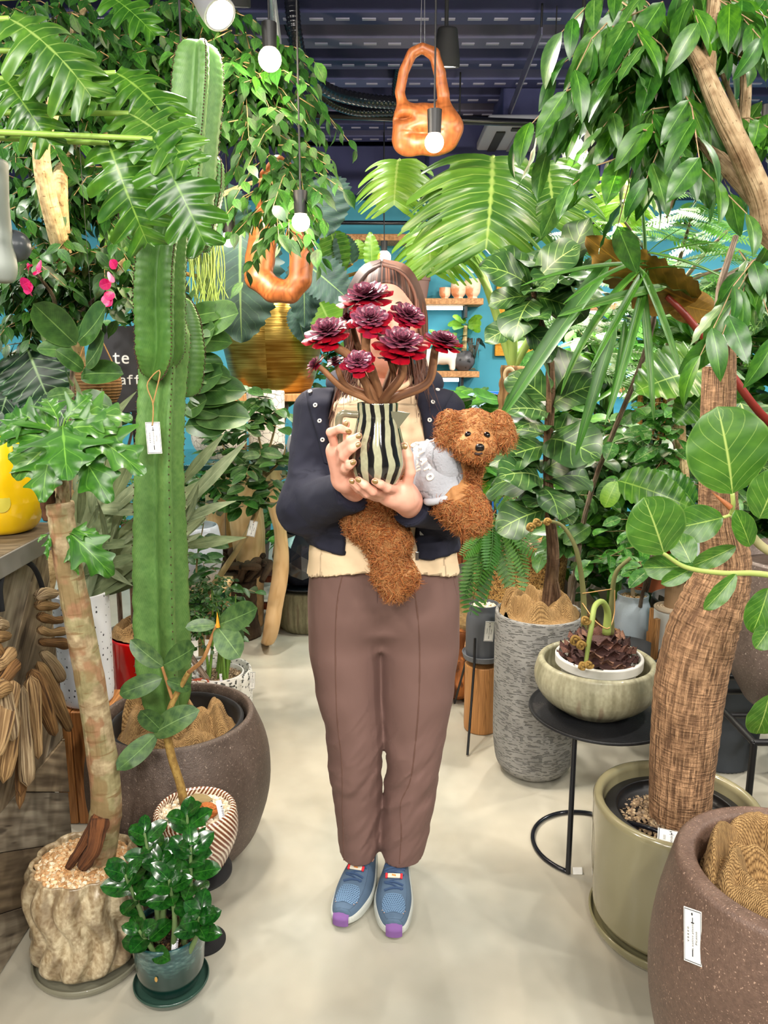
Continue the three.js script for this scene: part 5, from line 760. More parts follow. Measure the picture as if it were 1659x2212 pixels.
// ---------------------------------------------------------------- striped jug with the dark red tree houseleek
seed(321);
const jugC = at(816, 1044, 1.452);
{
  const g = thing('striped_jug', 'black and cream striped ceramic jug with a pointed spout held in both hands', 'jug', jugC);
  const W = (px) => px * 0.5 * mpp(960, 1.452), Y = (py) => at(816, py, 1.452).y - jugC.y;
  T.stripe = dtex(512, 256, (u, v) => { const w = (tf(u, v, 5, 4, 331, 3) - 0.5) * 0.032, x = (u + w) * 13, f = x - Math.floor(x), n = tf(u, v, 60, 30, 333, 3), c = mixc([176, 174, 144], [150, 150, 122], n); const k = sm(0.25, 0.29, f) * (1 - sm(0.7, 0.74, f)), h = H3(Math.floor(x) % 13, 3, 5); return mixc(c, [26, 24, 24], h < 0.18 ? k * sm(0.4, 0.7, v) : k); });
  const prf = [[0.001, 0], [W(88), 0, 0.004], [W(112), Y(1024), 0.012], [W(126), Y(1000), 0.006], [W(118), Y(965), 0.03], [W(92), Y(912), 0.008], [W(86), Y(895)], [W(88), Y(872), 0.002], [W(86), Y(869), 0.001], [W(80), Y(870)], [W(76), Y(900)], [W(80), Y(930)], [0.001, Y(940)]];
  const jg = lathe(prf, 112, (a, y) => -0.0022 * Math.pow(Math.abs(Math.sin(a * 3.5)), 3) * (y > 0.004 && y < Y(905) ? 1 : 0)); { const uvA = jg.attributes.uv, p = jg.attributes.position, n = 113; for (let i = 0; i < uvA.count; i++) uvA.setXY(i, (i % n) / 112, p.getY(i) / 0.16); }
  part(g, 'body', jg, mat({ map: T.stripe, roughness: 0.12, clearcoat: 1, clearcoatRoughness: 0.06 }));
  const gm = mat({ color: 0x74715c, roughness: 0.15, clearcoat: 0.9 }), L = (x, y, z) => V(x * mpp(930, 1.452), Y(y), z || 0);
  part(g, 'handle', sweep(spline([L(-36, 896), L(-56, 895), L(-74, 894), L(-82, 902), L(-83, 930), L(-82, 965), L(-74, 985), L(-54, 992)], 40), 0.0072, 10, { flat: 0.9 }), gm);
  // pointed spout: a folded wedge
  const rim = [L(30, 886, 0.026), L(26, 922, 0.028), L(40, 905, 0.022)], tip = L(72, 892, 0.006), pts = [L(28, 886, 0.03), L(70, 892, 0.004), L(36, 934, 0.022), L(28, 886, -0.03), L(36, 934, -0.022), L(20, 910, 0)];
  const q = new THREE.BufferGeometry(); const P = []; const tri = (a, b, c) => { for (const k of [a, b, c]) P.push(k.x, k.y, k.z); };
  const th = 0.0035, inn = pts.map((p) => p.clone().multiplyScalar(1)); tri(pts[0], pts[2], pts[1]); tri(pts[3], pts[1], pts[4]); tri(pts[2], pts[4], pts[1]); const top2 = [L(30, 887, 0.024), L(64, 893, 0.002), L(30, 887, -0.024), L(38, 915, 0)]; tri(top2[0], top2[1], top2[3]); tri(top2[2], top2[3], top2[1]); tri(pts[0], pts[1], top2[0]); tri(top2[0], pts[1], top2[1]); tri(pts[3], top2[2], pts[1]); tri(top2[2], top2[1], pts[1]);
  q.setAttribute('position', new THREE.Float32BufferAttribute(P, 3)); q.computeVertexNormals(); part(g, 'spout', q, gm);
}
// ---------------------------------------------------------------- aeonium
{
  const o = at(822, 884, 1.452), g = thing('tree_houseleek', 'branching succulent with dark red rosettes growing out of the striped jug', 'succulent', o);
  T.aeon = dtex(64, 128, (u, v) => { const e = Math.abs(u - 0.5) * 2, n = tf(u, v, 4, 6, 341, 3); return mixc([58, 26, 40], [158, 18, 44], clamp(sm(0.15, 0.95, v) * 0.75 + e * 0.25 + (n - 0.5) * 0.5 - 0.1, 0, 1)); });
  T.aeon2 = dtex(64, 128, (u, v) => { const e = Math.abs(u - 0.5) * 2, n = tf(u, v, 4, 6, 345, 3); return mixc([84, 48, 66], [150, 72, 92], clamp(e * 0.8 + (n - 0.5) * 0.6 + 0.2 * v, 0, 1)); });
  const pm = [mat({ map: T.aeon, roughness: 0.3, clearcoat: 0.3 }), mat({ map: T.aeon, color: 0xff9aa8, roughness: 0.3, clearcoat: 0.3 }), mat({ map: T.aeon2, roughness: 0.32, clearcoat: 0.3 }), mat({ map: T.aeon, color: 0x8a6a90, roughness: 0.35 })];
  // fleshy petal: spoon with thickness
  const petal = (() => { const n = 9, m = 4, pos = [], uv = [], idx = []; for (const side of [1, -1]) for (let i = 0; i <= n; i++) for (let j = 0; j <= m; j++) { const t = i / n, s = (j / m - 0.5) * 2, w = 0.36 * Math.pow(t, 0.7) * Math.pow(Math.max(0, 1 - Math.pow(t, 5)), 0.5) + 0.035; pos.push(s * w, t, side * 0.028 * (1 - s * s) * (1 - t * 0.6) + 0.14 * s * s * w + 0.07 * Math.sin(t * 2.2)); uv.push(j / m, t); if (i && j) { const b0 = side > 0 ? 0 : (n + 1) * (m + 1), A = b0 + (i - 1) * (m + 1) + j - 1, B = A + 1, C = b0 + i * (m + 1) + j - 1, D = C + 1; side > 0 ? idx.push(A, B, D, A, D, C) : idx.push(A, D, B, A, C, D); } } const q = new THREE.BufferGeometry(); q.setAttribute('position', new THREE.Float32BufferAttribute(pos, 3)); q.setAttribute('uv', new THREE.Float32BufferAttribute(uv, 2)); q.setIndex(idx); q.computeVertexNormals(); return q; })();
  const ros = [[790, 640, 60, 1.47, -0.15, 0.42, 1], [800, 688, 46, 1.4, 0.0, 0.75, 0], [706, 716, 53, 1.43, -0.25, 0.55, 1], [882, 680, 42, 1.5, 0.35, 0.6, 0], [868, 740, 60, 1.38, 0.1, 0.55, 1], [958, 736, 44, 1.45, 0.25, 0.35, 1], [773, 780, 36, 1.37, -0.1, 0.75, 0], [680, 788, 28, 1.4, -0.9, 0.15, 0], [724, 780, 22, 1.44, -0.4, 0.3, 3], [838, 770, 22, 1.46, 0.1, 0.3, 3], [756, 690, 34, 1.5, -0.4, 0.4, 3]];
  const stemMat = mat({ color: 0xd8a880, map: T.greyBark, roughness: 0.75, bumpMap: T.fine, bumpScale: 0.002 });
  const stems = { 0: [[818, 850, 1.45], [795, 780, 1.45], [786, 690, 1.46]], 1: [[812, 830, 1.43], [790, 760, 1.41], [795, 710, 1.4]], 2: [[805, 858, 1.43], [755, 770, 1.43], [712, 740, 1.43]], 3: [[830, 850, 1.47], [862, 760, 1.49], [878, 700, 1.5]], 4: [[835, 855, 1.42], [868, 810, 1.39], [868, 755, 1.385]], 5: [[850, 862, 1.44], [925, 825, 1.45], [942, 750, 1.45]], 6: [[800, 862, 1.42], [786, 820, 1.39], [776, 795, 1.375]], 7: [[800, 866, 1.42], [740, 838, 1.41], [694, 796, 1.4]], 8: [[808, 862, 1.44], [745, 830, 1.44], [728, 790, 1.44]], 9: [[835, 860, 1.46], [850, 815, 1.46], [843, 782, 1.46]], 10: [[806, 800, 1.46], [775, 750, 1.48], [760, 700, 1.5]] };
  const U = V(0, 1, 0);
  ros.forEach(([x, y, r, d, lean, tilt, k], i) => {
    const c = at(x, y, d).sub(o), R = r * 1.12 * mpp(y, d), grp = new THREE.Group(); grp.name = 'rosette'; grp.position.copy(c); grp.quaternion.setFromEuler(new THREE.Euler(tilt, 0, -lean, 'ZXY')); g.add(grp);
    const nO = R > 0.03 ? 30 : 18, N = R > 0.03 ? 58 : 34, inner = [];
    for (let j = 0; j < N; j++) {
      const f = j / N, az = j * 2.39996, elev = lerp(-0.12, 1.3, Math.pow(f, 1.2)) + rr(-0.06, 0.06), len = R * lerp(1.05, 0.2, Math.pow(f, 0.85)) * rr(0.9, 1.1), q = new THREE.Quaternion().setFromEuler(new THREE.Euler(Math.PI / 2 - elev, az, 0, 'YXZ'));
      const m4 = new THREE.Matrix4().compose(V(0, R * 0.1 * f, 0), q, V(len * (f > 0.6 ? 1.25 : 1), len, len));
      if (j < nO) { const m = part(grp, 'petal', petal, f > 0.24 ? pm[2] : k === 3 ? pm[3] : pm[(j + i) % 3 === 0 ? 1 : k]); m.applyMatrix4(m4); } else inner.push(petal.clone().applyMatrix4(m4));
    }
    stuff(part(grp, 'inner_petals', merge(inner), k === 3 ? pm[3] : pm[2]));
    const s = stems[i].map((p) => at(...p).sub(o)); const rb = R > 0.04 ? 0.0085 : 0.006;
    part(g, 'stem', sweep(spline([V((rnd() - 0.5) * 0.02, -0.012, (rnd() - 0.5) * 0.02), ...s, c], 30), (t, a) => lerp(rb * 1.15, rb * 0.8, t) * (1 + 0.12 * (fb3(t * 12 + i, Math.cos(a), Math.sin(a), 2) - 0.5)), 10), stemMat);
  });
  part(g, 'stem', sweep(spline([V(0, -0.06, 0), V(-0.004, 0.0, 0), at(818, 850, 1.45).sub(o)], 12), (t) => lerp(0.022, 0.016, t), 12), stemMat);
}
// ---------------------------------------------------------------- toy poodle
{
  const D = (x, y, d) => at(x, y, d), o = D(930, 1050, 1.55), g = thing('dog', 'small apricot toy poodle in a grey hoodie carried under the arm', 'dog', o);
  const hc = D(1022, 930, 1.5), k = mpp(930, 1.5);
  const headD = blend([ell(hc, 50 * k, 45 * k, 46 * k), ell(D(1034, 968, 1.455), 32 * k, 25 * k, 30 * k), ell(D(1020, 962, 1.47), 40 * k, 28 * k, 34 * k)], 0.02), earA = blend([ell(D(972, 916, 1.5), 24 * k, 28 * k, 22 * k), ell(D(972, 942, 1.49), 25 * k, 24 * k, 20 * k)], 0.02), earB = blend([ell(D(1078, 918, 1.5), 22 * k, 28 * k, 20 * k), ell(D(1086, 944, 1.49), 20 * k, 22 * k, 18 * k)], 0.02);
  const neckD = blend([cap(D(1012, 965, 1.52), D(992, 1020, 1.54), 36 * k, 44 * k)], 0.01);
  const trunk = blend([cap(D(975, 1015, 1.555), D(905, 1018, 1.58), 0.053, 0.05), cap(D(905, 1018, 1.58), D(815, 1075, 1.615), 0.05, 0.055), cap(D(815, 1085, 1.615), D(800, 1112, 1.615), 0.055, 0.056)], 0.03);
  const foreleg = blend([cap(D(968, 1062, 1.52), D(1000, 1090, 1.5), 0.034, 0.035), cap(D(1000, 1090, 1.5), D(1022, 1112, 1.49), 0.036, 0.03), cap(D(985, 1082, 1.5), D(1008, 1118, 1.49), 0.028, 0.022)], 0.02);
  const hind = blend([cap(D(800, 1112, 1.61), D(838, 1165, 1.595), 0.05, 0.04), cap(D(838, 1165, 1.595), D(845, 1225, 1.595), 0.038, 0.031), cap(D(845, 1225, 1.595), D(853, 1268, 1.585), 0.032, 0.024), cap(D(850, 1235, 1.6), D(882, 1244, 1.585), 0.026, 0.02)], 0.025);
  const dogF = blend([trunk, neckD, headD, earA, earB, foreleg, hind], 0.007);
  const curl = (x, y, z) => dogF(x, y, z) + 0.007 * (Math.abs(2 * fb3(x * 42, y * 42, z * 42, 2) - 1) - 0.5);
  const furTex = dtex(128, 128, (u, v) => { const n = tf(u, v, 10, 10, 351, 4); return mixc([126, 80, 40], [206, 150, 92], n); });
  const fm = [0xffffff, 0xffe0b8, 0xd8a880].map((c) => mat({ color: c, map: furTex, roughness: 0.75, sheen: 0.3, sheenColor: new THREE.Color(0xffc080), sheenRoughness: 0.5 }));
  const lo = V(D(740, 1100, 1.6).x - 0.02, D(853, 1300, 1.58).y - 0.02, -1.7), hi = V(D(1110, 930, 1.5).x + 0.02, D(1020, 870, 1.5).y + 0.02, -1.4);
  const bg = boxUV(netMesh(curl, lo, hi, 0.0048), 6), body = wpart(g, 'body', bg, fm[0]);
  // curly tufts
  const sm3 = [[], [], []], pA = bg.attributes.position, nA = bg.attributes.normal, ix = bg.index.array, nT = ix.length / 3; const off = o;
  const inHood = (p) => p.x < D(1000, 1000, 1.53).x && p.y > D(900, 1062, 1.56).y && p.x > D(880, 1000, 1.56).x && earA(p.x, p.y, p.z) > 0.006 && headD(p.x, p.y, p.z) > 0.008;
  const strip = (arr, p, n, len, w, cu) => { let t = V(rr(-1, 1), rr(-1, 1), rr(-1, 1)); t.sub(n.clone().multiplyScalar(t.dot(n))).normalize(); t.y -= 0.7; t.normalize(); const b = V(0, 0, 0).crossVectors(n, t).normalize(), prev = []; for (let i = 0; i <= 4; i++) { const q = i / 4, a = q * cu; const c = p.clone().addScaledVector(n, len * (0.25 * q + 0.32 * Math.sin(a))).addScaledVector(t, len * (1 - Math.cos(a)) * 0.55 + len * q * 0.25), ww = w * (1 - q * 0.85); prev.push([c.clone().addScaledVector(b, ww), c.clone().addScaledVector(b, -ww), c.clone().addScaledVector(n, ww)]); } for (let i = 0; i < 4; i++) { const [a, c, e] = prev[i], [a2, c2, e2] = prev[i + 1]; for (const [s, u, s2, u2] of [[a, e, a2, e2], [e, c, e2, c2]]) arr.push(s, u, u2, s, u2, s2); } };
  for (let i = 0; i < 19000; i++) {
    const f = Math.floor(rnd() * nT) * 3, a = ix[f], b = ix[f + 1], c = ix[f + 2]; let u = rnd(), v = rnd(); if (u + v > 1) { u = 1 - u; v = 1 - v; }
    const P = V(0, 0, 0), N = V(0, 0, 0); for (const [q, w] of [[a, 1 - u - v], [b, u], [c, v]]) { P.add(V(pA.getX(q) * w, pA.getY(q) * w, pA.getZ(q) * w)); N.add(V(nA.getX(q) * w, nA.getY(q) * w, nA.getZ(q) * w)); }
    N.normalize(); const Wp = P.clone().add(off); if (Wp.z < -1.66 || inHood(Wp)) continue; const isHead = headD(Wp.x, Wp.y, Wp.z) < 0.012, isEar = earA(Wp.x, Wp.y, Wp.z) < 0.01 || earB(Wp.x, Wp.y, Wp.z) < 0.01; if (isHead && !isEar && Math.min(Wp.distanceTo(D(1011, 939, 1.452)), Wp.distanceTo(D(1051, 940, 1.452)), Wp.distanceTo(D(1036, 967, 1.42))) < 0.015) continue;
    strip(sm3[Math.floor(rnd() * 3)], P, N, isHead && !isEar ? rr(0.005, 0.009) : rr(0.009, 0.017), rr(0.0006, 0.0012), rr(1.4, 4.2));
  }
  sm3.forEach((arr, i) => { const q = new THREE.BufferGeometry().setFromPoints(arr); q.computeVertexNormals(); const uv = new Float32Array(arr.length * 2); for (let j = 0; j < arr.length; j++) { uv[j * 2] = Math.floor(j / 48) * 0.137 % 1; uv[j * 2 + 1] = Math.floor(j / 48) * 0.071 % 1; } q.setAttribute('uv', new THREE.BufferAttribute(uv, 2)); stuff(part(g, 'fur', q, fm[i])); });
  // eyes, nose, mouth
  for (const [x, y] of [[1011, 939], [1051, 940]]) { const p = hit(headD, x, y, 1.3, 1.6); const e = wpart(g, 'eye', new THREE.SphereGeometry(7.6 * k, 20, 14).translate(p.x, p.y, p.z + 0.0025), mat({ color: 0x120a08, roughness: 0.06, clearcoat: 1 })); }
  { const p = hit(headD, 1036, 966, 1.3, 1.6); wpart(g, 'nose', boxUV(netMesh(blend([ell(V(p.x, p.y + 0.001, p.z + 0.004), 0.0085, 0.0065, 0.007), ell(V(p.x - 0.004, p.y - 0.003, p.z + 0.005), 0.004, 0.0035, 0.004), ell(V(p.x + 0.004, p.y - 0.003, p.z + 0.005), 0.004, 0.0035, 0.004)], 0.003), V(p.x - 0.014, p.y - 0.012, p.z - 0.008), V(p.x + 0.014, p.y + 0.012, p.z + 0.016), 0.0012)), mat({ color: 0x16100e, roughness: 0.3 })); const q = hit(headD, 1033, 980, 1.3, 1.6); wpart(g, 'mouth', tube([V(q.x - 0.007, q.y + 0.001, q.z + 0.004), V(q.x, q.y, q.z + 0.006), V(q.x + 0.007, q.y + 0.001, q.z + 0.004)], 0.0022, 6, 12), col(0x2a1410, 0.6)); }
  // grey hoodie
  const hoodF0 = blend([cap(D(972, 1012, 1.55), D(902, 1018, 1.575), 0.064, 0.06), cap(D(960, 1045, 1.53), D(966, 1068, 1.52), 0.044, 0.041)], 0.03);
  const cA = D(1004, 1004, 1.53), nAx = D(1000, 1000, 1.53).sub(D(905, 1015, 1.57)).normalize();
  const hoodF = (x, y, z) => { let d = hoodF0(x, y, z); d += 0.004 * (Math.abs(2 * fb3(x * 14, y * 14 + x * 10, z * 12, 2) - 1) - 0.4); const cut = (x - cA.x) * nAx.x + (y - cA.y) * nAx.y + (z - cA.z) * nAx.z; d = smax(d, cut, 0.006); d = smax(d, -(x - D(886, 1000, 1.56).x), 0.006); d = smax(d, -(dogF(x, y, z) - 0.0015) - 0.02, 0.004); return smax(d, D(950, 1078, 1.53).y - y, 0.006); };
  const hm = mat({ color: 0xa4a7ae, roughness: 0.95, bumpMap: rep(T.fine, 6, 6), bumpScale: 0.001 }); const hd = wpart(g, 'hoodie', boxUV(netMesh(hoodF, V(D(870, 1000, 1.56).x, 1.0, -1.68), V(D(1040, 1000, 1.5).x, 1.3, -1.42), 0.0045), 2), hm);
  // wide soft collar and hood round the neck
  const cn = []; for (let i = 0; i <= 40; i++) { const a = i / 40 * 6.2832; const u = V(0, 1, 0).addScaledVector(nAx, -nAx.y).normalize(), w = V(0, 0, 0).crossVectors(nAx, u); cn.push(D(996, 1006, 1.54).addScaledVector(u, Math.cos(a) * 0.05).addScaledVector(w, Math.sin(a) * 0.046)); }
  wpart(hd, 'collar', sweep(cn, (t, a) => 0.009 * (1 + 0.15 * Math.sin(t * 25)), 12, { open: true }), hm);
  wpart(hd, 'hood', boxUV(netMesh((x, y, z) => smax(blend([ell(D(962, 978, 1.53), 0.042, 0.034, 0.05), ell(D(968, 1012, 1.515), 0.032, 0.05, 0.034)], 0.03)(x, y, z) + 0.004 * (Math.abs(2 * fb3(x * 22, y * 22, z * 22, 2) - 1) - 0.4), (x - cA.x) * nAx.x + (y - cA.y) * nAx.y + (z - cA.z) * nAx.z - 0.006, 0.006), V(D(900, 1000, 1.55).x, 1.05, -1.63), V(D(1030, 1000, 1.5).x, 1.28, -1.42), 0.0042), 2), hm);
  { const cp = []; for (let i = 0; i <= 28; i++) { const a = i / 28 * 6.2832; cp.push(D(962, 1070, 1.515).add(V(Math.cos(a) * 0.037, Math.cos(a) * 0.012, Math.sin(a) * 0.036))); } wpart(hd, 'cuff', sweep(cp, 0.0075, 8, { open: true }), col(0xb0b3b9, 0.95)); }
  { const cp = []; for (let i = 0; i <= 28; i++) { const a = i / 28 * 6.2832; cp.push(D(890, 1020, 1.57).add(V(Math.cos(a) * 0.01, Math.cos(a) * 0.055, Math.sin(a) * 0.055))); } wpart(hd, 'waistband', sweep(cp, 0.0085, 8, { open: true }), col(0xb0b3b9, 0.95)); }
  // raised lettering on the back of the hoodie
  const both = (x, y, z) => hoodF(x, y, z), lm = col(0xe8dcd0, 0.8), letters = [['G', 896, 962, 1], ['E', 902, 971, 1], ['L', 909, 982, 1], ['A', 917, 996, 1], ['T', 924, 1012, 1], ['O', 930, 1030, 1], ['P', 889, 985, 0.8], ['I', 893, 993, 0.8], ['Q', 897, 1002, 0.8], ['U', 902, 1013, 0.8]];
  for (const [ch, x, y, s] of letters) { const p = hit(both, x, y, 1.35, 1.75), n = grad(both, p, 0.012); if (p.z < -1.7) continue; const bd = V(0.49, -0.87, 0); bd.sub(n.clone().multiplyScalar(bd.dot(n))).normalize(); const up = V(0, 0, 0).crossVectors(n, bd).normalize(); const tg = new TextGeometry(ch, { font, size: 0.0145 * s, depth: 0.0022, bevelEnabled: true, bevelSize: 0.0008, bevelThickness: 0.0008, bevelSegments: 2, curveSegments: 6 }); tg.computeBoundingBox(); const c = tg.boundingBox.getCenter(V(0, 0, 0)); tg.translate(-c.x, -c.y, 0); tg.applyMatrix4(new THREE.Matrix4().makeBasis(bd, up, n)); tg.translate(p.x + n.x * 0.0005, p.y + n.y * 0.0005, p.z + n.z * 0.0005); wpart(hd, 'letter', tg, lm); }
}
// ---------------------------------------------------------------- leaves
seed(401);
// blade made of lines that run from the midrib to the margin; base at 0, tip along +y, upper face +z
function leafGeo(o) {
  const n = o.n || 10, m = o.m || 2, pos = [], uv = [], idx = [], W = o.w, S = o.sweep || (() => 0), cy = [0], cz = [0]; const stepA = (t) => (typeof o.bend === 'function' ? o.bend(t) : (o.bend || 0) * t);
  for (let i = 1; i <= n; i++) { const a = stepA((i - 0.5) / n); cy.push(cy[i - 1] + Math.cos(a) / n); cz.push(cz[i - 1] - Math.sin(a) / n); }
  for (let i = 0; i <= n; i++) for (let j = -m; j <= m; j++) {
    const t = i / n, s = j / m, as = Math.abs(s), w = W(t, Math.sign(s)) * as, sh = S(t) * w, a = stepA(t), drop = (o.droop || 0) * w * w * 2;
    const z = (o.fold || 0) * w + (o.wave ? o.wave * Math.sin(t * (o.wk || 22) + (j > 0 ? 0 : 1.7)) * as * as : 0) - drop;
    pos.push(s < 0 ? -w : w, cy[i] + sh * Math.cos(a) + z * Math.sin(a), cz[i] - sh * Math.sin(a) + z * Math.cos(a)); uv.push(0.5 + 0.5 * s, t);
    if (i && j > -m) { const r = 2 * m + 1, A = (i - 1) * r + j + m - 1, B = A + 1, C = i * r + j + m - 1, D = C + 1; idx.push(A, B, D, A, D, C); }
  }
  const g = new THREE.BufferGeometry(); g.setAttribute('position', new THREE.Float32BufferAttribute(pos, 3)); g.setAttribute('uv', new THREE.Float32BufferAttribute(uv, 2)); g.setIndex(idx); g.computeVertexNormals(); return g;
}
const ellW = (k, p = 0.55, q = 0.75) => (t) => k * Math.pow(t, p) * Math.pow(1 - t, q) / (Math.pow(p / (p + q), p) * Math.pow(q / (p + q), q)) + 0.004;
const lobed = (k, n, deep, env) => (t) => { const c = (t * n) % 1, l = Math.pow(sm(0.1, 0.42, c) * (1 - sm(0.62, 0.92, c)), 0.6); return k * env(t) * (1 - deep + deep * l) + 0.006; };
const G = {
  oval: leafGeo({ n: 12, m: 2, w: ellW(0.25, 0.6, 0.6), bend: 0.5, fold: 0.22 }), oval2: leafGeo({ n: 12, m: 2, w: ellW(0.27, 0.6, 0.55), bend: -0.35, fold: 0.15 }),
  fic: leafGeo({ n: 6, m: 1, w: (t) => 0.25 * Math.pow(Math.sin(Math.PI * Math.pow(clamp(t / 0.86, 0, 1), 0.85)), 0.8) + 0.012 * (1 - t), bend: 0.7, fold: 0.35 }),
  fic2: leafGeo({ n: 6, m: 1, w: (t) => 0.22 * Math.pow(Math.sin(Math.PI * Math.pow(clamp(t / 0.88, 0, 1), 0.9)), 0.8) + 0.012 * (1 - t), bend: 0.35, fold: 0.15 }),
  lance: leafGeo({ n: 10, m: 2, w: (t) => 0.175 * Math.pow(Math.sin(Math.PI * Math.pow(clamp(t / 0.9, 0, 1), 0.8)), 0.85) + 0.008 * (1 - t), bend: 0.8, fold: 0.2 }), lance2: leafGeo({ n: 10, m: 2, w: (t) => 0.19 * Math.pow(Math.sin(Math.PI * Math.pow(clamp(t / 0.9, 0, 1), 0.8)), 0.85) + 0.008 * (1 - t), bend: 0.3, fold: 0.12, wave: 0.02 }),
  fiddle: leafGeo({ n: 18, m: 3, w: (t) => (0.1 * Math.exp(-Math.pow((t - 0.22) / 0.16, 2)) + 0.34 * Math.pow(Math.sin(Math.PI * Math.pow(t, 1.5)), 0.75)) * Math.pow(1 - Math.pow(t, 14), 0.5) + 0.012, bend: 0.6, fold: 0.2, wave: 0.035, wk: 17 }), fiddle2: leafGeo({ n: 18, m: 3, w: (t) => (0.12 * Math.exp(-Math.pow((t - 0.2) / 0.15, 2)) + 0.38 * Math.pow(Math.sin(Math.PI * Math.pow(t, 1.4)), 0.7)) * Math.pow(1 - Math.pow(t, 16), 0.5) + 0.012, bend: 0.95, fold: 0.12, wave: 0.04, wk: 14 }),
  round: leafGeo({ n: 18, m: 3, w: (t) => 0.43 * Math.pow(Math.sin(Math.PI * Math.pow(clamp(t, 0, 1), 1.12)), 0.55) + 0.004, bend: 0.45, fold: 0.14, wave: 0.012 }),
  strap: leafGeo({ n: 12, m: 1, w: ellW(0.042, 0.3, 0.6), bend: 0.9, fold: 0.5 }), strap2: leafGeo({ n: 12, m: 1, w: ellW(0.036, 0.3, 0.6), bend: 0.35, fold: 0.5 }),
  sel: leafGeo({ n: 132, m: 3, w: lobed(0.42, 5, 0.54, (t) => Math.pow(Math.sin(Math.PI * (0.12 + 0.84 * t)), 0.7)), sweep: (t) => lerp(-0.4, 0.8, t), bend: 0.6, fold: 0.12, droop: 0.3, wave: 0.02, wk: 69 }),
  sel2: leafGeo({ n: 132, m: 3, w: lobed(0.42, 5, 0.62, (t) => Math.pow(Math.sin(Math.PI * (0.15 + 0.8 * t)), 0.6)), sweep: (t) => lerp(-0.3, 0.9, t), bend: 0.9, fold: 0.05, droop: 0.7, wave: 0.03, wk: 50 }),
  split: leafGeo({ n: 190, m: 4, w: lobed(0.52, 10, 0.44, (t) => Math.pow(Math.sin(Math.PI * (0.2 + 0.74 * t)), 0.55)), sweep: (t) => lerp(-0.5, 1.1, t), bend: 0.8, fold: 0.1, droop: 1.1, wave: 0.05, wk: 35 }),
  ele: leafGeo({ n: 48, m: 3, w: (t) => ellW(0.24, 0.35, 0.75)(t) * (1 + 0.07 * Math.sin(t * 80)), bend: 0.55, fold: 0.16, sweep: () => 0.2, wave: 0.015, wk: 40 }), eleW: leafGeo({ n: 48, m: 3, w: (t) => ellW(0.4, 0.3, 0.7)(t) * (1 + 0.05 * Math.sin(t * 80)), bend: 0.7, fold: 0.2, sweep: () => 0.2, wave: 0.02, wk: 40 }),
  lob5: leafGeo({ n: 48, m: 3, w: (t) => (0.14 + 0.32 * Math.exp(-Math.pow((t - 0.3) / 0.085, 2)) + 0.13 * Math.exp(-Math.pow((t - 0.62) / 0.08, 2))) * Math.pow(Math.sin(Math.PI * (0.1 + 0.9 * t)), 0.5) + 0.004, sweep: (t) => 0.55, bend: 0.7, fold: 0.1, wave: 0.03, wk: 20 }),
  lob5b: leafGeo({ n: 48, m: 3, w: (t) => (0.17 + 0.28 * Math.exp(-Math.pow((t - 0.26) / 0.1, 2)) + 0.12 * Math.exp(-Math.pow((t - 0.58) / 0.08, 2))) * Math.pow(Math.sin(Math.PI * (0.1 + 0.9 * t)), 0.5) + 0.004, sweep: (t) => 0.6, bend: 1.2, fold: 0.18, wave: 0.03, wk: 17 }),
  zz: leafGeo({ n: 8, m: 2, w: ellW(0.3, 0.6, 0.7), bend: 0.5, fold: 0.25 }), small: leafGeo({ n: 5, m: 1, w: ellW(0.24, 0.6, 0.7), bend: 0.4, fold: 0.25 }), tiny: leafGeo({ n: 3, m: 1, w: ellW(0.3, 0.6, 0.6), bend: 0.4, fold: 0.2 }),
};
function veinTex(base, dark, vein, n, o = {}) {
  const sl = o.slope === undefined ? 0.25 : o.slope, vw = o.vw || 0.07, s = Math.round(base[0] + dark[1] * 7 + n);
  return dtex(128, 256, (u, v) => {
    const e = Math.abs(u - 0.5) * 2, x = (v - sl * e) * n, f = Math.abs(x - Math.round(x)), mid = 1 - sm(0.012, lerp(0.065, 0.03, v), e), lat = n ? (1 - sm(vw * 0.5, vw * (1.6 - e * 0.8), f)) * (1 - sm(0.75, 0.98, e)) * (o.lat || 0.75) : 0, nn = tf(u, v, 5, 9, s, 4), edge = o.edge ? sm(0.93, 0.985, e) * o.edge : 0, mot = o.mottle ? sm(0.55, 0.7, tf(u, v, 4, 10, s + 5, 4)) * o.mottle : 0;
    let q = mixc(dark, base, clamp((nn - 0.5) * 1.6 + 0.5, 0, 1)); q = mixc(q, o.mc || [220, 226, 180], mot); return mixc(q, vein, clamp(Math.max(mid, lat, edge), 0, 1));
  }, true, THREE.ClampToEdgeWrapping);
}
function leafMats(tex, tints, rough = 0.38, trans = 0.18, coat = 0) { return tints.map((c) => mat({ map: tex, color: c, roughness: rough, transmission: trans, thickness: 0, ...(coat ? { clearcoat: coat, clearcoatRoughness: 0.15 } : {}) })); }
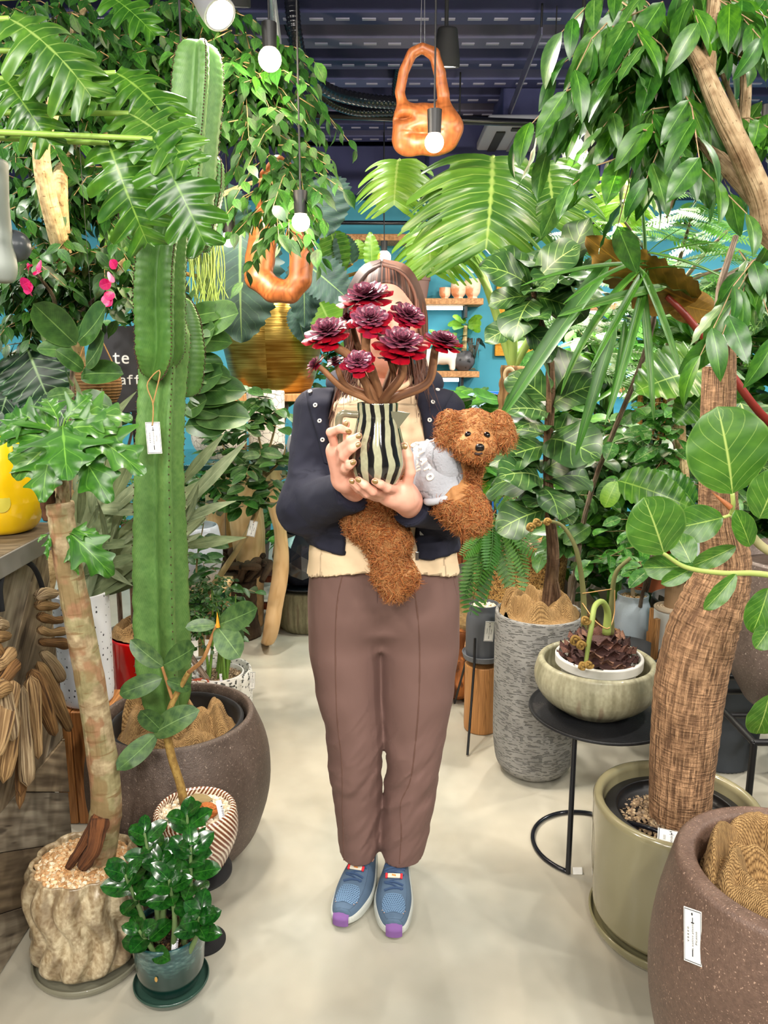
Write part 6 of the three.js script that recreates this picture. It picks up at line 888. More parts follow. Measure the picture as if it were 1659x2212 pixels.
const TX = { fic: veinTex([72, 122, 46], [34, 78, 32], [112, 150, 76], 7, { lat: 0.3 }), lance: veinTex([90, 136, 48], [48, 94, 34], [150, 190, 100], 12, { lat: 0.18 }), rub: veinTex([86, 122, 64], [50, 84, 42], [146, 172, 108], 22, { lat: 0.15, edge: 0.4 }), fid: veinTex([74, 112, 54], [38, 74, 34], [176, 200, 116], 6, { vw: 0.045, slope: 0.3 }), band: veinTex([84, 132, 40], [56, 102, 30], [172, 194, 104], 6, { vw: 0.028, slope: 0.45, edge: 0.3 }), strap: veinTex([100, 152, 58], [58, 106, 40], [190, 210, 140], 0), sel: veinTex([98, 144, 46], [50, 94, 32], [150, 178, 92], 11, { slope: 0, vw: 0.05 }), ele: veinTex([58, 92, 76], [32, 60, 52], [128, 158, 92], 13, { vw: 0.035, lat: 0.4, slope: 0.2 }), lob: veinTex([90, 138, 52], [48, 94, 36], [150, 186, 96], 4, { vw: 0.04, lat: 0.5 }), zz: veinTex([40, 96, 34], [18, 58, 24], [72, 126, 56], 6, { lat: 0.25 }), mag: veinTex([84, 112, 60], [46, 76, 42], [120, 148, 92], 7, { lat: 0.3, vw: 0.04 }), var: veinTex([88, 150, 60], [44, 100, 40], [186, 206, 130], 8, { lat: 0.2, mottle: 0.35 }), dark: veinTex([30, 70, 40], [14, 44, 28], [150, 184, 130], 7, { vw: 0.05, lat: 0.8 }), stag: veinTex([150, 160, 124], [112, 126, 92], [168, 176, 142], 0), lime: veinTex([140, 188, 54], [102, 156, 40], [176, 206, 104], 11, { slope: 0, vw: 0.05, lat: 0.5 }) };
const LM = {
  fic: leafMats(TX.fic, [0xffffff, 0xd8f0c8, 0xb0d0a0, 0xf0ffb0, 0x90b090], 0.42, 0.2), lance: leafMats(TX.lance, [0xffffff, 0xd0e8b8, 0xe8ff98, 0xb0d8a8], 0.36, 0.25), rub: leafMats(TX.rub, [0xffffff, 0xe0f0d0, 0xc8dcc0], 0.38, 0.08), fid: leafMats(TX.fid, [0xffffff, 0xe0ecd0, 0xc4d8b8], 0.42, 0.1), band: leafMats(TX.band, [0xffffff, 0xe8f4d0], 0.4, 0.25), strap: leafMats(TX.strap, [0xffffff, 0xd8f0b0, 0xb4d4a0], 0.42, 0.2), sel: leafMats(TX.sel, [0xffffff, 0xdcecc0, 0xb8d4a0], 0.33, 0.22), ele: leafMats(TX.ele, [0xffffff, 0xd8e8d8, 0xc0d8b0], 0.6, 0.1), lob: leafMats(TX.lob, [0xffffff, 0xdcf0c4, 0xc0e0a8], 0.36, 0.15), zz: leafMats(TX.zz, [0xffffff, 0xc8e8c8, 0xe8ffd0], 0.2, 0.04, 0.6), mag: leafMats(TX.mag, [0xffffff, 0xdcead4], 0.45, 0.08), var: leafMats(TX.var, [0xffffff, 0xe8ffc8, 0xc4dcb4], 0.4, 0.2), dark: leafMats(TX.dark, [0xffffff], 0.4, 0.05), stag: leafMats(TX.stag, [0xffffff, 0xe4e8d8, 0xccd4c0], 0.7, 0.08), lime: leafMats(TX.lime, [0xffffff, 0xe8f8b0], 0.4, 0.4), red: leafMats(veinTex([236, 30, 140], [214, 10, 110], [250, 110, 170], 5, { lat: 0.3 }), [0xffffff, 0xffd0e8], 0.5, 0.3), bron: [mat({ map: veinTex([138, 104, 28], [108, 80, 22], [176, 130, 40], 9, { lat: 0.3 }), roughness: 0.5 })],
};
const ALLL = [];
const UP = V(0, 1, 0), tmpM = new THREE.Matrix4();
class Leaves {
  constructor(plant, name = 'leaf') { this.p = plant; this.name = name; this.l = []; this.off = V(0, 0, 0); let o = plant; while (o && o !== scene) { this.off.add(o.position); o = o.parent; } this.tw = []; }
  add(geo, m, base, dir, nrm, size, wide = 1) {
    const y = dir.clone().normalize(), z = nrm.clone().sub(y.clone().multiplyScalar(nrm.dot(y))); if (z.lengthSq() < 1e-6) z.set(0.3, 0.2, 1).sub(y.clone().multiplyScalar(z.dot(y))); z.normalize(); const x = V(0, 0, 0).crossVectors(y, z);
    const M4 = new THREE.Matrix4().makeBasis(x.multiplyScalar(size * wide), y.multiplyScalar(size), z.multiplyScalar(size)); M4.setPosition(base.clone().sub(this.off)); const c = base.clone().addScaledVector(dir.clone().normalize(), size / 2), dz = -c.z, px = c.x / Math.max(0.2, dz), py = (c.y - EYE) / Math.max(0.2, dz);
    this.l.push({ geo, m, M4, k: (dz > 0 && Math.abs(px) < 0.56 && py < 0.5 ? 1 : 0.05) * size * size * wide / (dz * dz) });
  }
  twig(pts, r = 0.002) { this.tw.push(sweep(pts, [r, r * 0.5], 4, {})); }
  done(twigMat, cap2 = 290) {
    this.l.sort((a, b) => b.k - a.k);
    this.l.slice(0, cap2).forEach((q) => { const m = part(this.p, this.name, q.geo, q.m); m.applyMatrix4(q.M4); });
    const rest = this.l.slice(cap2); if (rest.length) { const im = new THREE.InstancedMesh(rest[0].geo, rest[0].m.clone(), rest.length), c = new THREE.Color(); im.name = this.name === 'leaf' ? 'leaf_mass' : this.name + '_mass'; im.material.color.set(0xffffff); rest.forEach((q, i) => { im.setMatrixAt(i, q.M4); c.copy(q.m.color); im.setColorAt(i, c); }); stuff(im); this.p.add(im); }
    if (this.tw.length) { const g = merge(this.tw); g.translate(-this.off.x, -this.off.y, -this.off.z); part(this.p, 'twigs', g, twigMat || col(0x8a7450, 0.8)); }
  }
  // leaf given by where its base and tip stand
  from(geo, mats, a, b, o = {}) { const d = b.clone().sub(a), n = o.n || V(rr(-0.3, 0.3), 0.5, 0.9); this.add(geo, o.m || pick(mats), a, d, n, d.length() * (o.s || 1), o.w || 1); }
}
// twigs with leaves scattered through a blob; c = [px, py, distance, half width px, half height px, half depth m]
function spray(L, blobs, geos, mats, o) {
  for (const [px, py, d, rx, ry, rd, n] of blobs) for (let i = 0; i < n; i++) {
    let a, b, c; do { a = rr(-1, 1); b = rr(-1, 1); c = rr(-1, 1); } while (a * a + b * b + c * c > 1);
    const p = at(px + a * rx, py + b * ry, d + c * rd), len = rr(o.len[0], o.len[1]), az = rr(0, 6.283), up = rr(o.rise[0], o.rise[1]), dir = V(Math.cos(az), up, Math.sin(az)).normalize(), K = o.per || 6, pts = [];
    for (let k = 0; k <= K; k++) { const t = k / K, q = p.clone().addScaledVector(dir, len * t); q.y -= (o.sag || 0.3) * len * t * t; pts.push(q); }
    if (o.twig !== 0) L.twig([pts[0], pts[Math.floor(K / 2)], pts[K]], o.twig || 0.0018);
    for (let k = 0; k <= K; k++) { const s = k % 2 ? 1 : -1, side = V(-dir.z, 0, dir.x).multiplyScalar(s), ld = dir.clone().multiplyScalar(0.5).addScaledVector(side, 0.9).add(V(0, -(o.hang === undefined ? 0.9 : o.hang) + rr(-0.4, 0.4), 0)), nr = V(rr(-0.5, 0.5), 0.7, rr(-0.2, 1.0)); L.add(pick(geos), pick(mats), pts[k], ld, nr, rr(o.size[0], o.size[1]), rr(0.9, 1.1)); }
  }
}
// leaves round a stem tip
function whorl(L, c, n, geos, mats, size, o = {}) { for (let i = 0; i < n; i++) { const az = (o.a0 || 0) + i * 2.4, e = lerp(o.e0 === undefined ? -0.2 : o.e0, o.e1 === undefined ? 1.1 : o.e1, i / n), dir = V(Math.cos(az) * Math.cos(e), Math.sin(e), Math.sin(az) * Math.cos(e)), b = c.clone().addScaledVector(UP, -(o.down || 0) * (1 - i / n)); b.addScaledVector(dir, o.pet || 0.01); L.add(pick(geos), pick(mats), b, dir, V(-dir.x * 0.3 + rr(-0.4, 0.4), 0.6, -dir.z * 0.3 + rr(0.3, 1)), size * rr(0.75, 1.1)); } }
const stemOf = (g, name, pts, r, m, n = 24, nr = 8) => { const o = V(0, 0, 0); let q = g; while (q && q !== scene) { o.add(q.position); q = q.parent; } return part(g, name, tube(pts.map((p) => p.clone().sub(o)), r, nr, n), m); };
const px3 = (a) => a.map((p) => at(...p));
const mGreen = col(0x6f9a3c, 0.5), mGreen2 = col(0x8fb04c, 0.5), mBark = mat({ map: rep(T.greyBark, 3, 3), roughness: 0.9, bumpMap: rep(T.barkB, 3, 2), bumpScale: 0.003 }), mPale = mat({ map: rep(T.paleBark, 3, 2), roughness: 0.85, bumpMap: rep(T.barkB, 2, 2), bumpScale: 0.002 }), mOchre = col(0xb08a42, 0.6);
// ---------------------------------------------------------------- cactus arms: four deep ribs with scalloped edges
seed(411);
{
  T.cact = dtex(256, 256, (u, v) => { const r = Math.abs(((u * 4) % 1) - 0.5) * 2, n = tf(u, v, 16, 24, 421, 4), f = Math.sin((v * 40 + r * 9) * Math.PI) * 0.5 + 0.5; return mixc(mixc([72, 114, 54], [112, 150, 80], n), [126, 172, 92], r > 0.55 ? (1 - f) * 0.4 : (1 - f) * 0.22); });
  const cm = [0xffffff, 0xd8e8c8, 0xc8e0d0].map((c) => mat({ map: rep(T.cact, 4, 4), color: c, roughness: 0.45 })), sp = mat({ color: 0x4a3020, roughness: 0.8 });
  const thorn = new THREE.SphereGeometry(1, 5, 4);
  const arm = (pts, rad, rot, mi, flatTop) => {
    const P = spline(px3(pts), 70), o = P_cactus, L = P.map((p) => p.clone().sub(o)); const f = (t, a) => { const k = t * (rad.length - 1), i = Math.min(rad.length - 2, Math.floor(k)), R = lerp(rad[i], rad[i + 1], k - i) * (flatTop ? 1 : Math.pow(Math.max(0, 1 - Math.pow(t, 26)), 0.5)) * Math.pow(Math.max(0, 1 - Math.pow(1 - t, 26)), 0.5); const c = Math.pow(Math.abs(Math.cos(2 * (a - rot))), 2.6); return R * (0.36 + 0.68 * c + 0.028 * c * Math.sin(t * 150)); };
    const m = part(cactusThing, 'cactus_arm', sweep(L, f, 48, { up: V(0, 0, 1), per: 1 }), cm[mi]); const th = []; let N = V(0, 0, 1);
    for (let i = 2; i < 69; i++) { const T0 = L[i + 1].clone().sub(L[i - 1]).normalize(); N.sub(T0.clone().multiplyScalar(N.dot(T0))).normalize(); const B = V(0, 0, 0).crossVectors(T0, N); for (let k = 0; k < 4; k++) { const a = rot + k * Math.PI / 2, r = f(i / 70, a) + 0.0008; th.push(thorn.clone().scale(0.0016, 0.0022, 0.0016).translate(L[i].x + (N.x * Math.cos(a) + B.x * Math.sin(a)) * r, L[i].y + (N.y * Math.cos(a) + B.y * Math.sin(a)) * r, L[i].z + (N.z * Math.cos(a) + B.z * Math.sin(a)) * r)); } }
    stuff(part(m, 'spines', merge(th), sp));
  };
  arm([[366, 1560, 1.9], [352, 1400, 1.9], [347, 1200, 1.9], [345, 1000, 1.9], [350, 850, 1.9], [358, 720, 1.9], [362, 640, 1.92]], [0.07, 0.074, 0.07, 0.06, 0.058, 0.06, 0.03], 0.62, 0);
  arm([[330, 818, 1.85], [345, 760, 1.83], [345, 640, 1.82], [352, 540, 1.82], [376, 455, 1.82]], [0.03, 0.058, 0.06, 0.056, 0.04], 0.75, 1);
  arm([[392, 560, 1.93], [408, 440, 1.93], [420, 300, 1.93], [428, 180, 1.93], [432, 86, 1.93]], [0.05, 0.058, 0.056, 0.058, 0.05], 0.5, 0);
  arm([[432, 545, 1.99], [440, 470, 2.0], [450, 400, 2.0], [455, 335, 2.0]], [0.03, 0.042, 0.046, 0.04], 0.9, 2);
  arm([[300, 522, 1.97], [292, 470, 1.97], [288, 400, 1.97], [290, 330, 1.97]], [0.02, 0.036, 0.036, 0.034], 0.3, 2);
  arm([[385, 860, 1.98], [388, 760, 1.98], [386, 690, 1.98], [384, 640, 1.98]], [0.055, 0.06, 0.05, 0.03], 0.2, 1);
}
priceTag(at(332, 946, 1.80), 0.034, 0.074, 0.04, -0.05, 'white price tag hung by twine on the tall cactus', 0, 0, [at(330, 870, 1.80).sub(at(332, 946, 1.80)), at(318, 830, 1.80).sub(at(332, 946, 1.80)), at(345, 800, 1.795).sub(at(332, 946, 1.80)), at(330, 875, 1.80).sub(at(332, 946, 1.80))]);
// ---------------------------------------------------------------- weeping fig at the left
seed(412);
{
  const b = V(-1.42, 0, -2.95), g = thing('weeping_fig', 'weeping fig tree with pale trunk and masses of small leaves above the cactus', 'tree', b);
  part(g, 'pot', lathe([[0.001, 0], [0.15, 0, 0.02], [0.17, 0.3, 0.01], [0.16, 0.305], [0.15, 0.26], [0.001, 0.25]], 40), col(0x6a6a66, 0.7));
  const tr = (pts, r) => stemOf(g, 'trunk', pts, r, mPale, 36, 12);
  tr([b.clone().setY(0.25), at(165, 900, 2.7), at(160, 740, 2.6), at(150, 620, 2.55), at(125, 510, 2.3), at(96, 390, 2.22), at(90, 310, 2.22), at(116, 230, 2.25), at(140, 100, 2.55), at(200, -30, 2.6)], [0.04, 0.034, 0.03, 0.028, 0.025, 0.023, 0.02, 0.016, 0.013]);
  tr([at(140, 560, 2.53), at(134, 500, 2.36), at(130, 420, 2.3), at(150, 330, 2.6), at(240, 220, 2.65), at(330, 120, 2.7)], [0.026, 0.022, 0.02, 0.015, 0.01]);
  tr([at(150, 330, 2.6), at(300, 260, 2.6), at(430, 300, 2.5), at(540, 240, 2.45)], [0.013, 0.01, 0.006]); tr([at(140, 640, 2.55), at(220, 600, 2.5), at(330, 520, 2.45), at(480, 420, 2.4), at(590, 380, 2.4)], [0.012, 0.009, 0.005]);
  const L = new Leaves(g);
  spray(L, [[120, 60, 2.5, 190, 100, 0.25, 75], [380, 70, 2.5, 190, 90, 0.25, 80], [250, 190, 2.55, 190, 80, 0.2, 60], [560, 220, 2.4, 90, 90, 0.12, 46], [520, 130, 2.45, 100, 60, 0.15, 26], [50, 440, 2.5, 90, 110, 0.2, 44], [190, 400, 2.6, 110, 110, 0.15, 56], [80, 590, 2.45, 110, 60, 0.2, 42], [230, 560, 2.5, 90, 80, 0.2, 36], [600, 400, 2.36, 55, 110, 0.06, 34], [60, 260, 2.55, 90, 90, 0.2, 36], [40, 720, 2.5, 60, 70, 0.15, 18]], [G.fic, G.fic2], LM.fic, { len: [0.1, 0.2], rise: [-0.5, 0.3], sag: 0.5, size: [0.045, 0.072], per: 8 });
  L.done(col(0x9a7f56, 0.8));
}
// ---------------------------------------------------------------- pink bracts
{
  const g = thing('bougainvillea', 'thin branches with bright pink papery flowers among the dark leaves', 'flowering plant', V(-1.85, 0, -2.95)); part(g, 'pot', lathe([[0.001, 0], [0.1, 0, 0.02], [0.12, 0.22, 0.01], [0.11, 0.22], [0.1, 0.18], [0.001, 0.17]], 32), col(0x6d675e, 0.8));
  stemOf(g, 'stem', [V(-1.85, 0.17, -2.95), at(110, 800, 2.6), at(120, 660, 2.4), at(80, 590, 2.17)], [0.012, 0.008, 0.004], mBark); stemOf(g, 'stem', [at(115, 720, 2.5), at(200, 650, 2.4), at(245, 600, 2.17)], [0.008, 0.005, 0.003], mBark);
  const L = new Leaves(g, 'bract'); for (const [x, y] of [[70, 575], [85, 565], [90, 585], [62, 590], [238, 590], [250, 580], [240, 610], [222, 640], [245, 632], [218, 650], [50, 625], [70, 640], [46, 618]]) L.from(G.round, LM.red, at(x, y, 2.16), at(x + rr(-22, 22), y + rr(-26, 14), 2.14), { n: V(rr(-1, 1), rr(-0.5, 1), 1), s: 1.3 }); L.done();
  const L2 = new Leaves(g); spray(L2, [[120, 620, 2.45, 120, 60, 0.1, 12], [230, 640, 2.45, 60, 50, 0.1, 6]], [G.small], LM.fic.slice(2), { len: [0.08, 0.14], rise: [-0.2, 0.4], size: [0.03, 0.055], per: 6 }); L2.done();
}
// ---------------------------------------------------------------- split-leaf philodendron hanging in from the upper left
seed(413);
{
  const c = V(-1.05, 1.0, -1.42), g = thing('tree_philodendron', 'tree philodendron with long stalks and deeply cut leaves reaching in at upper left', 'plant', V(-1.62, 0.952, -1.2)); part(g, 'pot', lathe([[0.001, 0], [0.09, 0, 0.02], [0.12, 0.2, 0.01], [0.11, 0.2], [0.1, 0.16], [0.001, 0.15]], 40), col(0x4f5552, 0.6)); stemOf(g, 'trunk', [V(-1.62, 1.1, -1.2), V(-1.6, 1.4, -1.22), V(-1.5, 1.72, -1.28)], [0.035, 0.033, 0.03], mBark);
  const L = new Leaves(g), root = V(-1.48, 1.75, -1.3); const lf2 = [[250, 157, 1.5, 375, 215, 1.42, 1.5], [278, 245, 1.45, 400, 300, 1.36, 1.4], [235, 310, 1.42, 300, 500, 1.36, 1.25], [330, 300, 1.4, 440, 500, 1.34, 1.1], [20, 40, 1.35, 195, 125, 1.3, 1.5], [60, 110, 1.4, 200, 170, 1.34, 1.4], [10, 170, 1.4, 90, 260, 1.34, 1.3], [215, -20, 1.5, 330, 30, 1.45, 1.1]];
  lf2.forEach(([x0, y0, d0, x1, y1, d1, w], i) => { const a = at(x0, y0, d0), b = at(x1, y1, d1); L.from(i % 2 ? G.sel : G.sel2, LM.sel, a, b, { n: V(-0.15, 0.75, 0.65), s: 1.0, w: w * 0.75 }); const mid = root.clone().lerp(a, 0.5); mid.y += i < 4 ? 0.0 : 0.04; stemOf(g, 'petiole', [root, mid, a], [0.009, 0.006, 0.0045], mGreen2, 20); });
  L.done();
}
// ---------------------------------------------------------------- rubber plants
{
  const mk = (label, b, top, list, d) => { const g = thing('rubber_plant', label, 'potted plant', b), L = new Leaves(g); part(g, 'pot', lathe([[0.001, 0], [0.09, 0, 0.02], [0.11, 0.2, 0.01], [0.1, 0.2], [0.09, 0.16], [0.001, 0.15]], 36), col(0x5a5852, 0.7)); stemOf(g, 'stem', [b.clone().add(V(0, 0.15, 0)), b.clone().lerp(top, 0.5), top], [0.012, 0.009, 0.007], mBark); for (const [x0, y0, x1, y1, k, dd] of list) L.from(k ? G.oval2 : G.oval, LM.rub, at(x0, y0, d), at(x1, y1, d - (dd === undefined ? 0.06 : dd)), { w: 1.1 }); L.done(); };
  mk('rubber plant with broad olive leaves left of the cactus', V(-1.12, 0, -2.42), at(158, 770, 2.1), [[165, 745, 68, 652, 1], [168, 738, 250, 668, 1], [160, 760, 82, 745, 0], [185, 790, 245, 725, 1], [180, 800, 128, 755, 0], [160, 830, 130, 800, 0], [175, 810, 250, 795, 0], [160, 850, 105, 850, 0], [165, 860, 230, 870, 0]], 2.1);
  mk('rubber plant with glossy dark leaves right of the cactus', V(-1.1, 0, -3.2), at(398, 760, 2.35), [[400, 700, 530, 690, 1], [395, 665, 400, 620, 1], [400, 690, 475, 660, 0], [395, 660, 432, 640, 1], [395, 740, 490, 725, 0], [400, 750, 480, 712, 1], [400, 790, 470, 775, 0], [405, 800, 490, 805, 0], [400, 830, 495, 815, 1], [405, 850, 520, 830, 0], [410, 860, 490, 850, 0], [398, 880, 465, 885, 0], [398, 890, 460, 868, 1], [380, 720, 350, 650, 1], [420, 900, 530, 890, 0], [390, 700, 395, 640, 0], [400, 920, 480, 915, 0]], 2.3);
}
// ---------------------------------------------------------------- staghorn fern and fine green filler
seed(414);
{
  const L = new Leaves(stagFern, 'frond'), c = stagFern.position.clone().add(V(0, 0.34, 0)), st = (k, b) => leafGeo({ n: 14, m: 1, w: (t) => k * (0.5 + 0.9 * Math.sin(Math.PI * Math.min(t * 1.1, 1))) * Math.pow(1 - Math.pow(t, 6), 0.6) + 0.003, bend: b, fold: 0.25 }), gs = [st(0.048, 0.5), st(0.04, -0.4), st(0.058, 0.9)];
  const F = [[190, 1030, 160, 880], [200, 1000, 185, 790], [205, 1050, 230, 860], [230, 1060, 300, 870], [240, 1090, 310, 930], [170, 1130, 195, 1010], [200, 1100, 330, 1096], [200, 1110, 190, 970], [190, 1140, 240, 1080], [240, 1180, 325, 1150], [180, 1180, 290, 1170], [175, 1240, 300, 1190], [230, 1200, 240, 1060], [215, 960, 260, 845], [255, 1000, 305, 950], [180, 1250, 220, 1180], [160, 1060, 170, 960], [230, 1120, 300, 1020], [200, 1200, 260, 1260], [170, 1210, 130, 1150], [402, 1090, 512, 962], [398, 1130, 458, 1040], [400, 1125, 472, 1078], [396, 1040, 462, 958], [400, 1180, 500, 1160]];
  for (const [x0, y0, x1, y1] of F) { const a = at(x0, y0, 2.12), b = at(x1, y1, 2.02); L.from(pick(gs), LM.stag, a, b, { n: V(rr(-0.6, 0.6), 0.3, 1) }); L.from(gs[0], LM.stag, c.clone().add(V(rr(-0.03, 0.03), -0.02, rr(-0.03, 0.03))), a, { n: V(rr(-0.5, 0.5), 0.2, 1), w: 1.6, s: 1.08 }); } L.done();
  const g = thing('fine_leaf_plant', 'fluffy fine-leaved green plant between the staghorn fronds and the cactus', 'plant', V(-0.98, 0, -2.72)), L2 = new Leaves(g); part(g, 'pot', lathe([[0.001, 0], [0.1, 0, 0.02], [0.12, 0.24, 0.01], [0.11, 0.24], [0.1, 0.2], [0.001, 0.19]], 36), col(0x8a8276, 0.7)); stemOf(g, 'stem', [V(-0.98, 0.19, -2.72), at(250, 1150, 2.45), at(250, 1040, 2.3)], [0.01, 0.008, 0.004], mBark);
  spray(L2, [[245, 1080, 2.32, 55, 75, 0.1, 90], [225, 1010, 2.32, 40, 40, 0.08, 30], [262, 1140, 2.3, 30, 30, 0.06, 20]], [G.tiny], LM.var, { len: [0.04, 0.08], rise: [-0.6, 0.6], size: [0.008, 0.015], per: 10, hang: 0.2, twig: 0.0008 }); L2.done();
}
// ---------------------------------------------------------------- lobed-leaf tree in the wavy pot
{
  const gb = mat({ map: rep(T.greenBark, 4, 2), roughness: 0.75, bumpMap: rep(T.driftB, 3, 3), bumpScale: 0.002 }), o = P_wavy;
  const trunk = spline([at(205, 1885, 1.55), at(222, 1800, 1.545), at(230, 1730, 1.54), at(218, 1620, 1.54), at(196, 1480, 1.53), at(170, 1340, 1.52), at(150, 1230, 1.51), at(134, 1130, 1.5), at(128, 1085, 1.5)], 60).map((p) => p.sub(o));
  part(wavyTree, 'trunk', sweep(trunk, (t, a) => { const r = t < 0.08 ? lerp(0.038, 0.036, t / 0.08) : t < 0.28 ? lerp(0.036, 0.032, (t - 0.08) / 0.2) : lerp(0.032, 0.024, (t - 0.28) / 0.72); return r * (1 + 0.12 * (fb3(t * 14, Math.cos(a) * 1.3, Math.sin(a) * 1.3, 3) - 0.5) + 0.05 * Math.pow(Math.max(0, Math.sin(t * 40)), 8)) * (t > 0.93 ? 1.1 : 1); }, 22), gb);
  part(wavyTree, 'root', limb([at(215, 1760, 1.52), at(190, 1810, 1.5), at(165, 1850, 1.49), at(148, 1872, 1.5)].map((p) => p.sub(o)), [0.016, 0.016, 0.012, 0.007], 24, 10, 0.4), mat({ map: T.bark, color: 0x9a7a5a, roughness: 0.95, bumpMap: T.barkB, bumpScale: 0.006 }));
  part(wavyTree, 'root', limb([at(215, 1770, 1.51), at(205, 1830, 1.475), at(178, 1872, 1.475)].map((p) => p.sub(o)), [0.02, 0.02, 0.012], 20, 10, 0.4), mat({ map: T.bark, color: 0x9a7a5a, roughness: 0.95, bumpMap: T.barkB, bumpScale: 0.006 }));
  part(wavyTree, 'stub', limb([at(112, 1120, 1.5), at(105, 1095, 1.495), at(102, 1062, 1.49)].map((p) => p.sub(o)), [0.016, 0.0155, 0.0145], 14, 12, 0.2), mat({ map: T.bark, color: 0x7a6450, roughness: 0.95, bumpMap: T.barkB, bumpScale: 0.004 }));
  part(wavyTree, 'branch', limb([at(134, 1115, 1.5), at(136, 1070, 1.5), at(134, 1030, 1.5), at(130, 990, 1.5)].map((p) => p.sub(o)), [0.0145, 0.013, 0.011, 0.008], 20, 12, 0.1), gb);
  const L = new Leaves(wavyTree), c = [130, 985]; for (const [x0, y0, x1, y1, d1, w] of [[110, 950, 15, 920, 1.45, 1], [105, 965, 45, 1002, 1.42, 1], [120, 935, 50, 860, 1.5, 1], [118, 960, 78, 1040, 1.4, 1.1], [135, 920, 140, 978, 1.38, 1.2], [140, 930, 205, 900, 1.45, 1], [150, 945, 215, 1030, 1.4, 0.9], [165, 925, 287, 972, 1.44, 0.9], [140, 905, 185, 855, 1.5, 1], [125, 905, 100, 850, 1.52, 1], [160, 960, 185, 1015, 1.45, 0.9], [150, 900, 260, 880, 1.5, 0.9], [100, 930, -10, 880, 1.48, 1], [90, 975, 30, 965, 1.45, 0.8], [150, 985, 170, 940, 1.5, 0.8], [60, 900, -5, 940, 1.46, 0.9], [148, 1150, 223, 1212, 1.44, 0.8], [146, 1150, 200, 1140, 1.48, 0.7], [148, 1170, 155, 1230, 1.46, 0.5], [112, 1150, 92, 1195, 1.46, 0.5], [104, 1155, 84, 1158, 1.47, 0.5]]) { const a = at(x0, y0, 1.49), b = at(x1, y1, d1); L.from(rnd() < 0.5 ? G.lob5 : G.lob5b, LM.lob, a, b, { w: w * 1.1, s: 1.2, n: V(rr(-0.4, 0.5), 0.6, rr(0.5, 1)) }); if (y0 < 1100) stemOf(wavyTree, 'petiole', [at(c[0], c[1], 1.5), a.clone().lerp(at(c[0], c[1], 1.5), 0.5).add(V(0, 0.012, 0)), a], [0.003, 0.002, 0.0017], mGreen, 10); } L.done();
}
// zz plant: upright stalks with paired glossy leaves
{
  const L = new Leaves(zzPlant); for (const [x0, y0, d0, x1, y1, d1] of [[330, 2060, 1.44, 270, 1890, 1.41], [345, 2050, 1.46, 312, 1800, 1.47], [385, 2040, 1.47, 405, 1760, 1.49], [395, 2050, 1.45, 412, 1830, 1.44], [375, 2050, 1.43, 365, 1900, 1.4], [400, 2070, 1.43, 430, 1980, 1.4], [340, 2080, 1.42, 300, 2010, 1.39], [350, 2000, 1.46, 345, 1860, 1.46]]) {
    const a = at(x0, y0, d0), b = at(x1, y1, d1), mid = a.clone().lerp(b, 0.5).add(V(0.008, 0, 0.004)); stemOf(zzPlant, 'stalk', [a, mid, b], [0.0075, 0.0055, 0.003], mat({ color: 0x6a8450, roughness: 0.5 }), 16); const ax = b.clone().sub(a).normalize(), short = a.distanceTo(b) < 0.13, K = short ? 7 : 11;
    for (let k = 0; k < K; k++) { const t = lerp(short ? 0.4 : 0.55, 1.0, Math.pow(k / (K - 1), 0.7)), p = a.clone().lerp(b, t).add(V(0.008 * Math.sin(Math.PI * t), 0, 0)), az = k * 2.4 + x0, dir = V(Math.cos(az), 0, Math.sin(az)).addScaledVector(ax, 0.25 + 1.3 * Math.pow(k / K, 1.6)); L.add(G.zz, pick(LM.zz), p, dir, ax.clone().multiplyScalar(0.7).add(V(rr(-0.2, 0.2), 0.2, 0.6)), rr(0.05, 0.068) * (k > K - 3 ? 0.8 : 1), 1.05); }
  } L.done();
}
// slim tree in the swirl pot
{
  const g = swirlTree, sm2 = mat({ color: 0xb8a878, map: rep(T.paleBark, 4, 3), roughness: 0.8 }), tm = mat({ color: 0xa87848, roughness: 0.8 }); const P = (a) => px3(a);
  stemOf(g, 'stem', P([[398, 1735, 1.6], [388, 1690, 1.6], [372, 1640, 1.6], [360, 1585, 1.6]]), [0.011, 0.0095, 0.0095, 0.01], sm2, 24, 12); stemOf(g, 'stem', P([[360, 1585, 1.6], [368, 1530, 1.6], [392, 1480, 1.6], [408, 1452, 1.59]]), [0.008, 0.007, 0.0065, 0.006], sm2, 20, 10); stemOf(g, 'branch', P([[408, 1452, 1.59], [438, 1425, 1.58], [460, 1370, 1.58], [468, 1350, 1.57]]), [0.005, 0.004, 0.003], tm); stemOf(g, 'branch', P([[372, 1510, 1.6], [358, 1465, 1.59], [350, 1440, 1.58]]), [0.004, 0.0035, 0.003], tm);
  const L = new Leaves(g); for (const [x0, y0, x1, y1, d1, k] of [[352, 1440, 278, 1388, 1.56, 0], [354, 1436, 438, 1398, 1.54, 1], [350, 1465, 250, 1500, 1.55, 0], [360, 1470, 418, 1490, 1.6, 0], [350, 1580, 300, 1525, 1.55, 1], [332, 1585, 410, 1532, 1.54, 0], [338, 1585, 258, 1672, 1.52, 1], [468, 1352, 530, 1430, 1.5, 1], [466, 1350, 402, 1350, 1.55, 0], [470, 1350, 570, 1315, 1.55, 1], [474, 1352, 536, 1376, 1.6, 0]]) L.from(k ? G.oval2 : G.oval, LM.mag, at(x0, y0, 1.58), at(x1, y1, d1), { w: 0.92, n: V(rr(-0.4, 0.5), 0.55, 0.8) }); L.done();
  part(g, 'bud', new THREE.ConeGeometry(0.005, 0.035, 8), col(0xe0901c, 0.5), at(470, 1338, 1.57).sub(g.position));
}
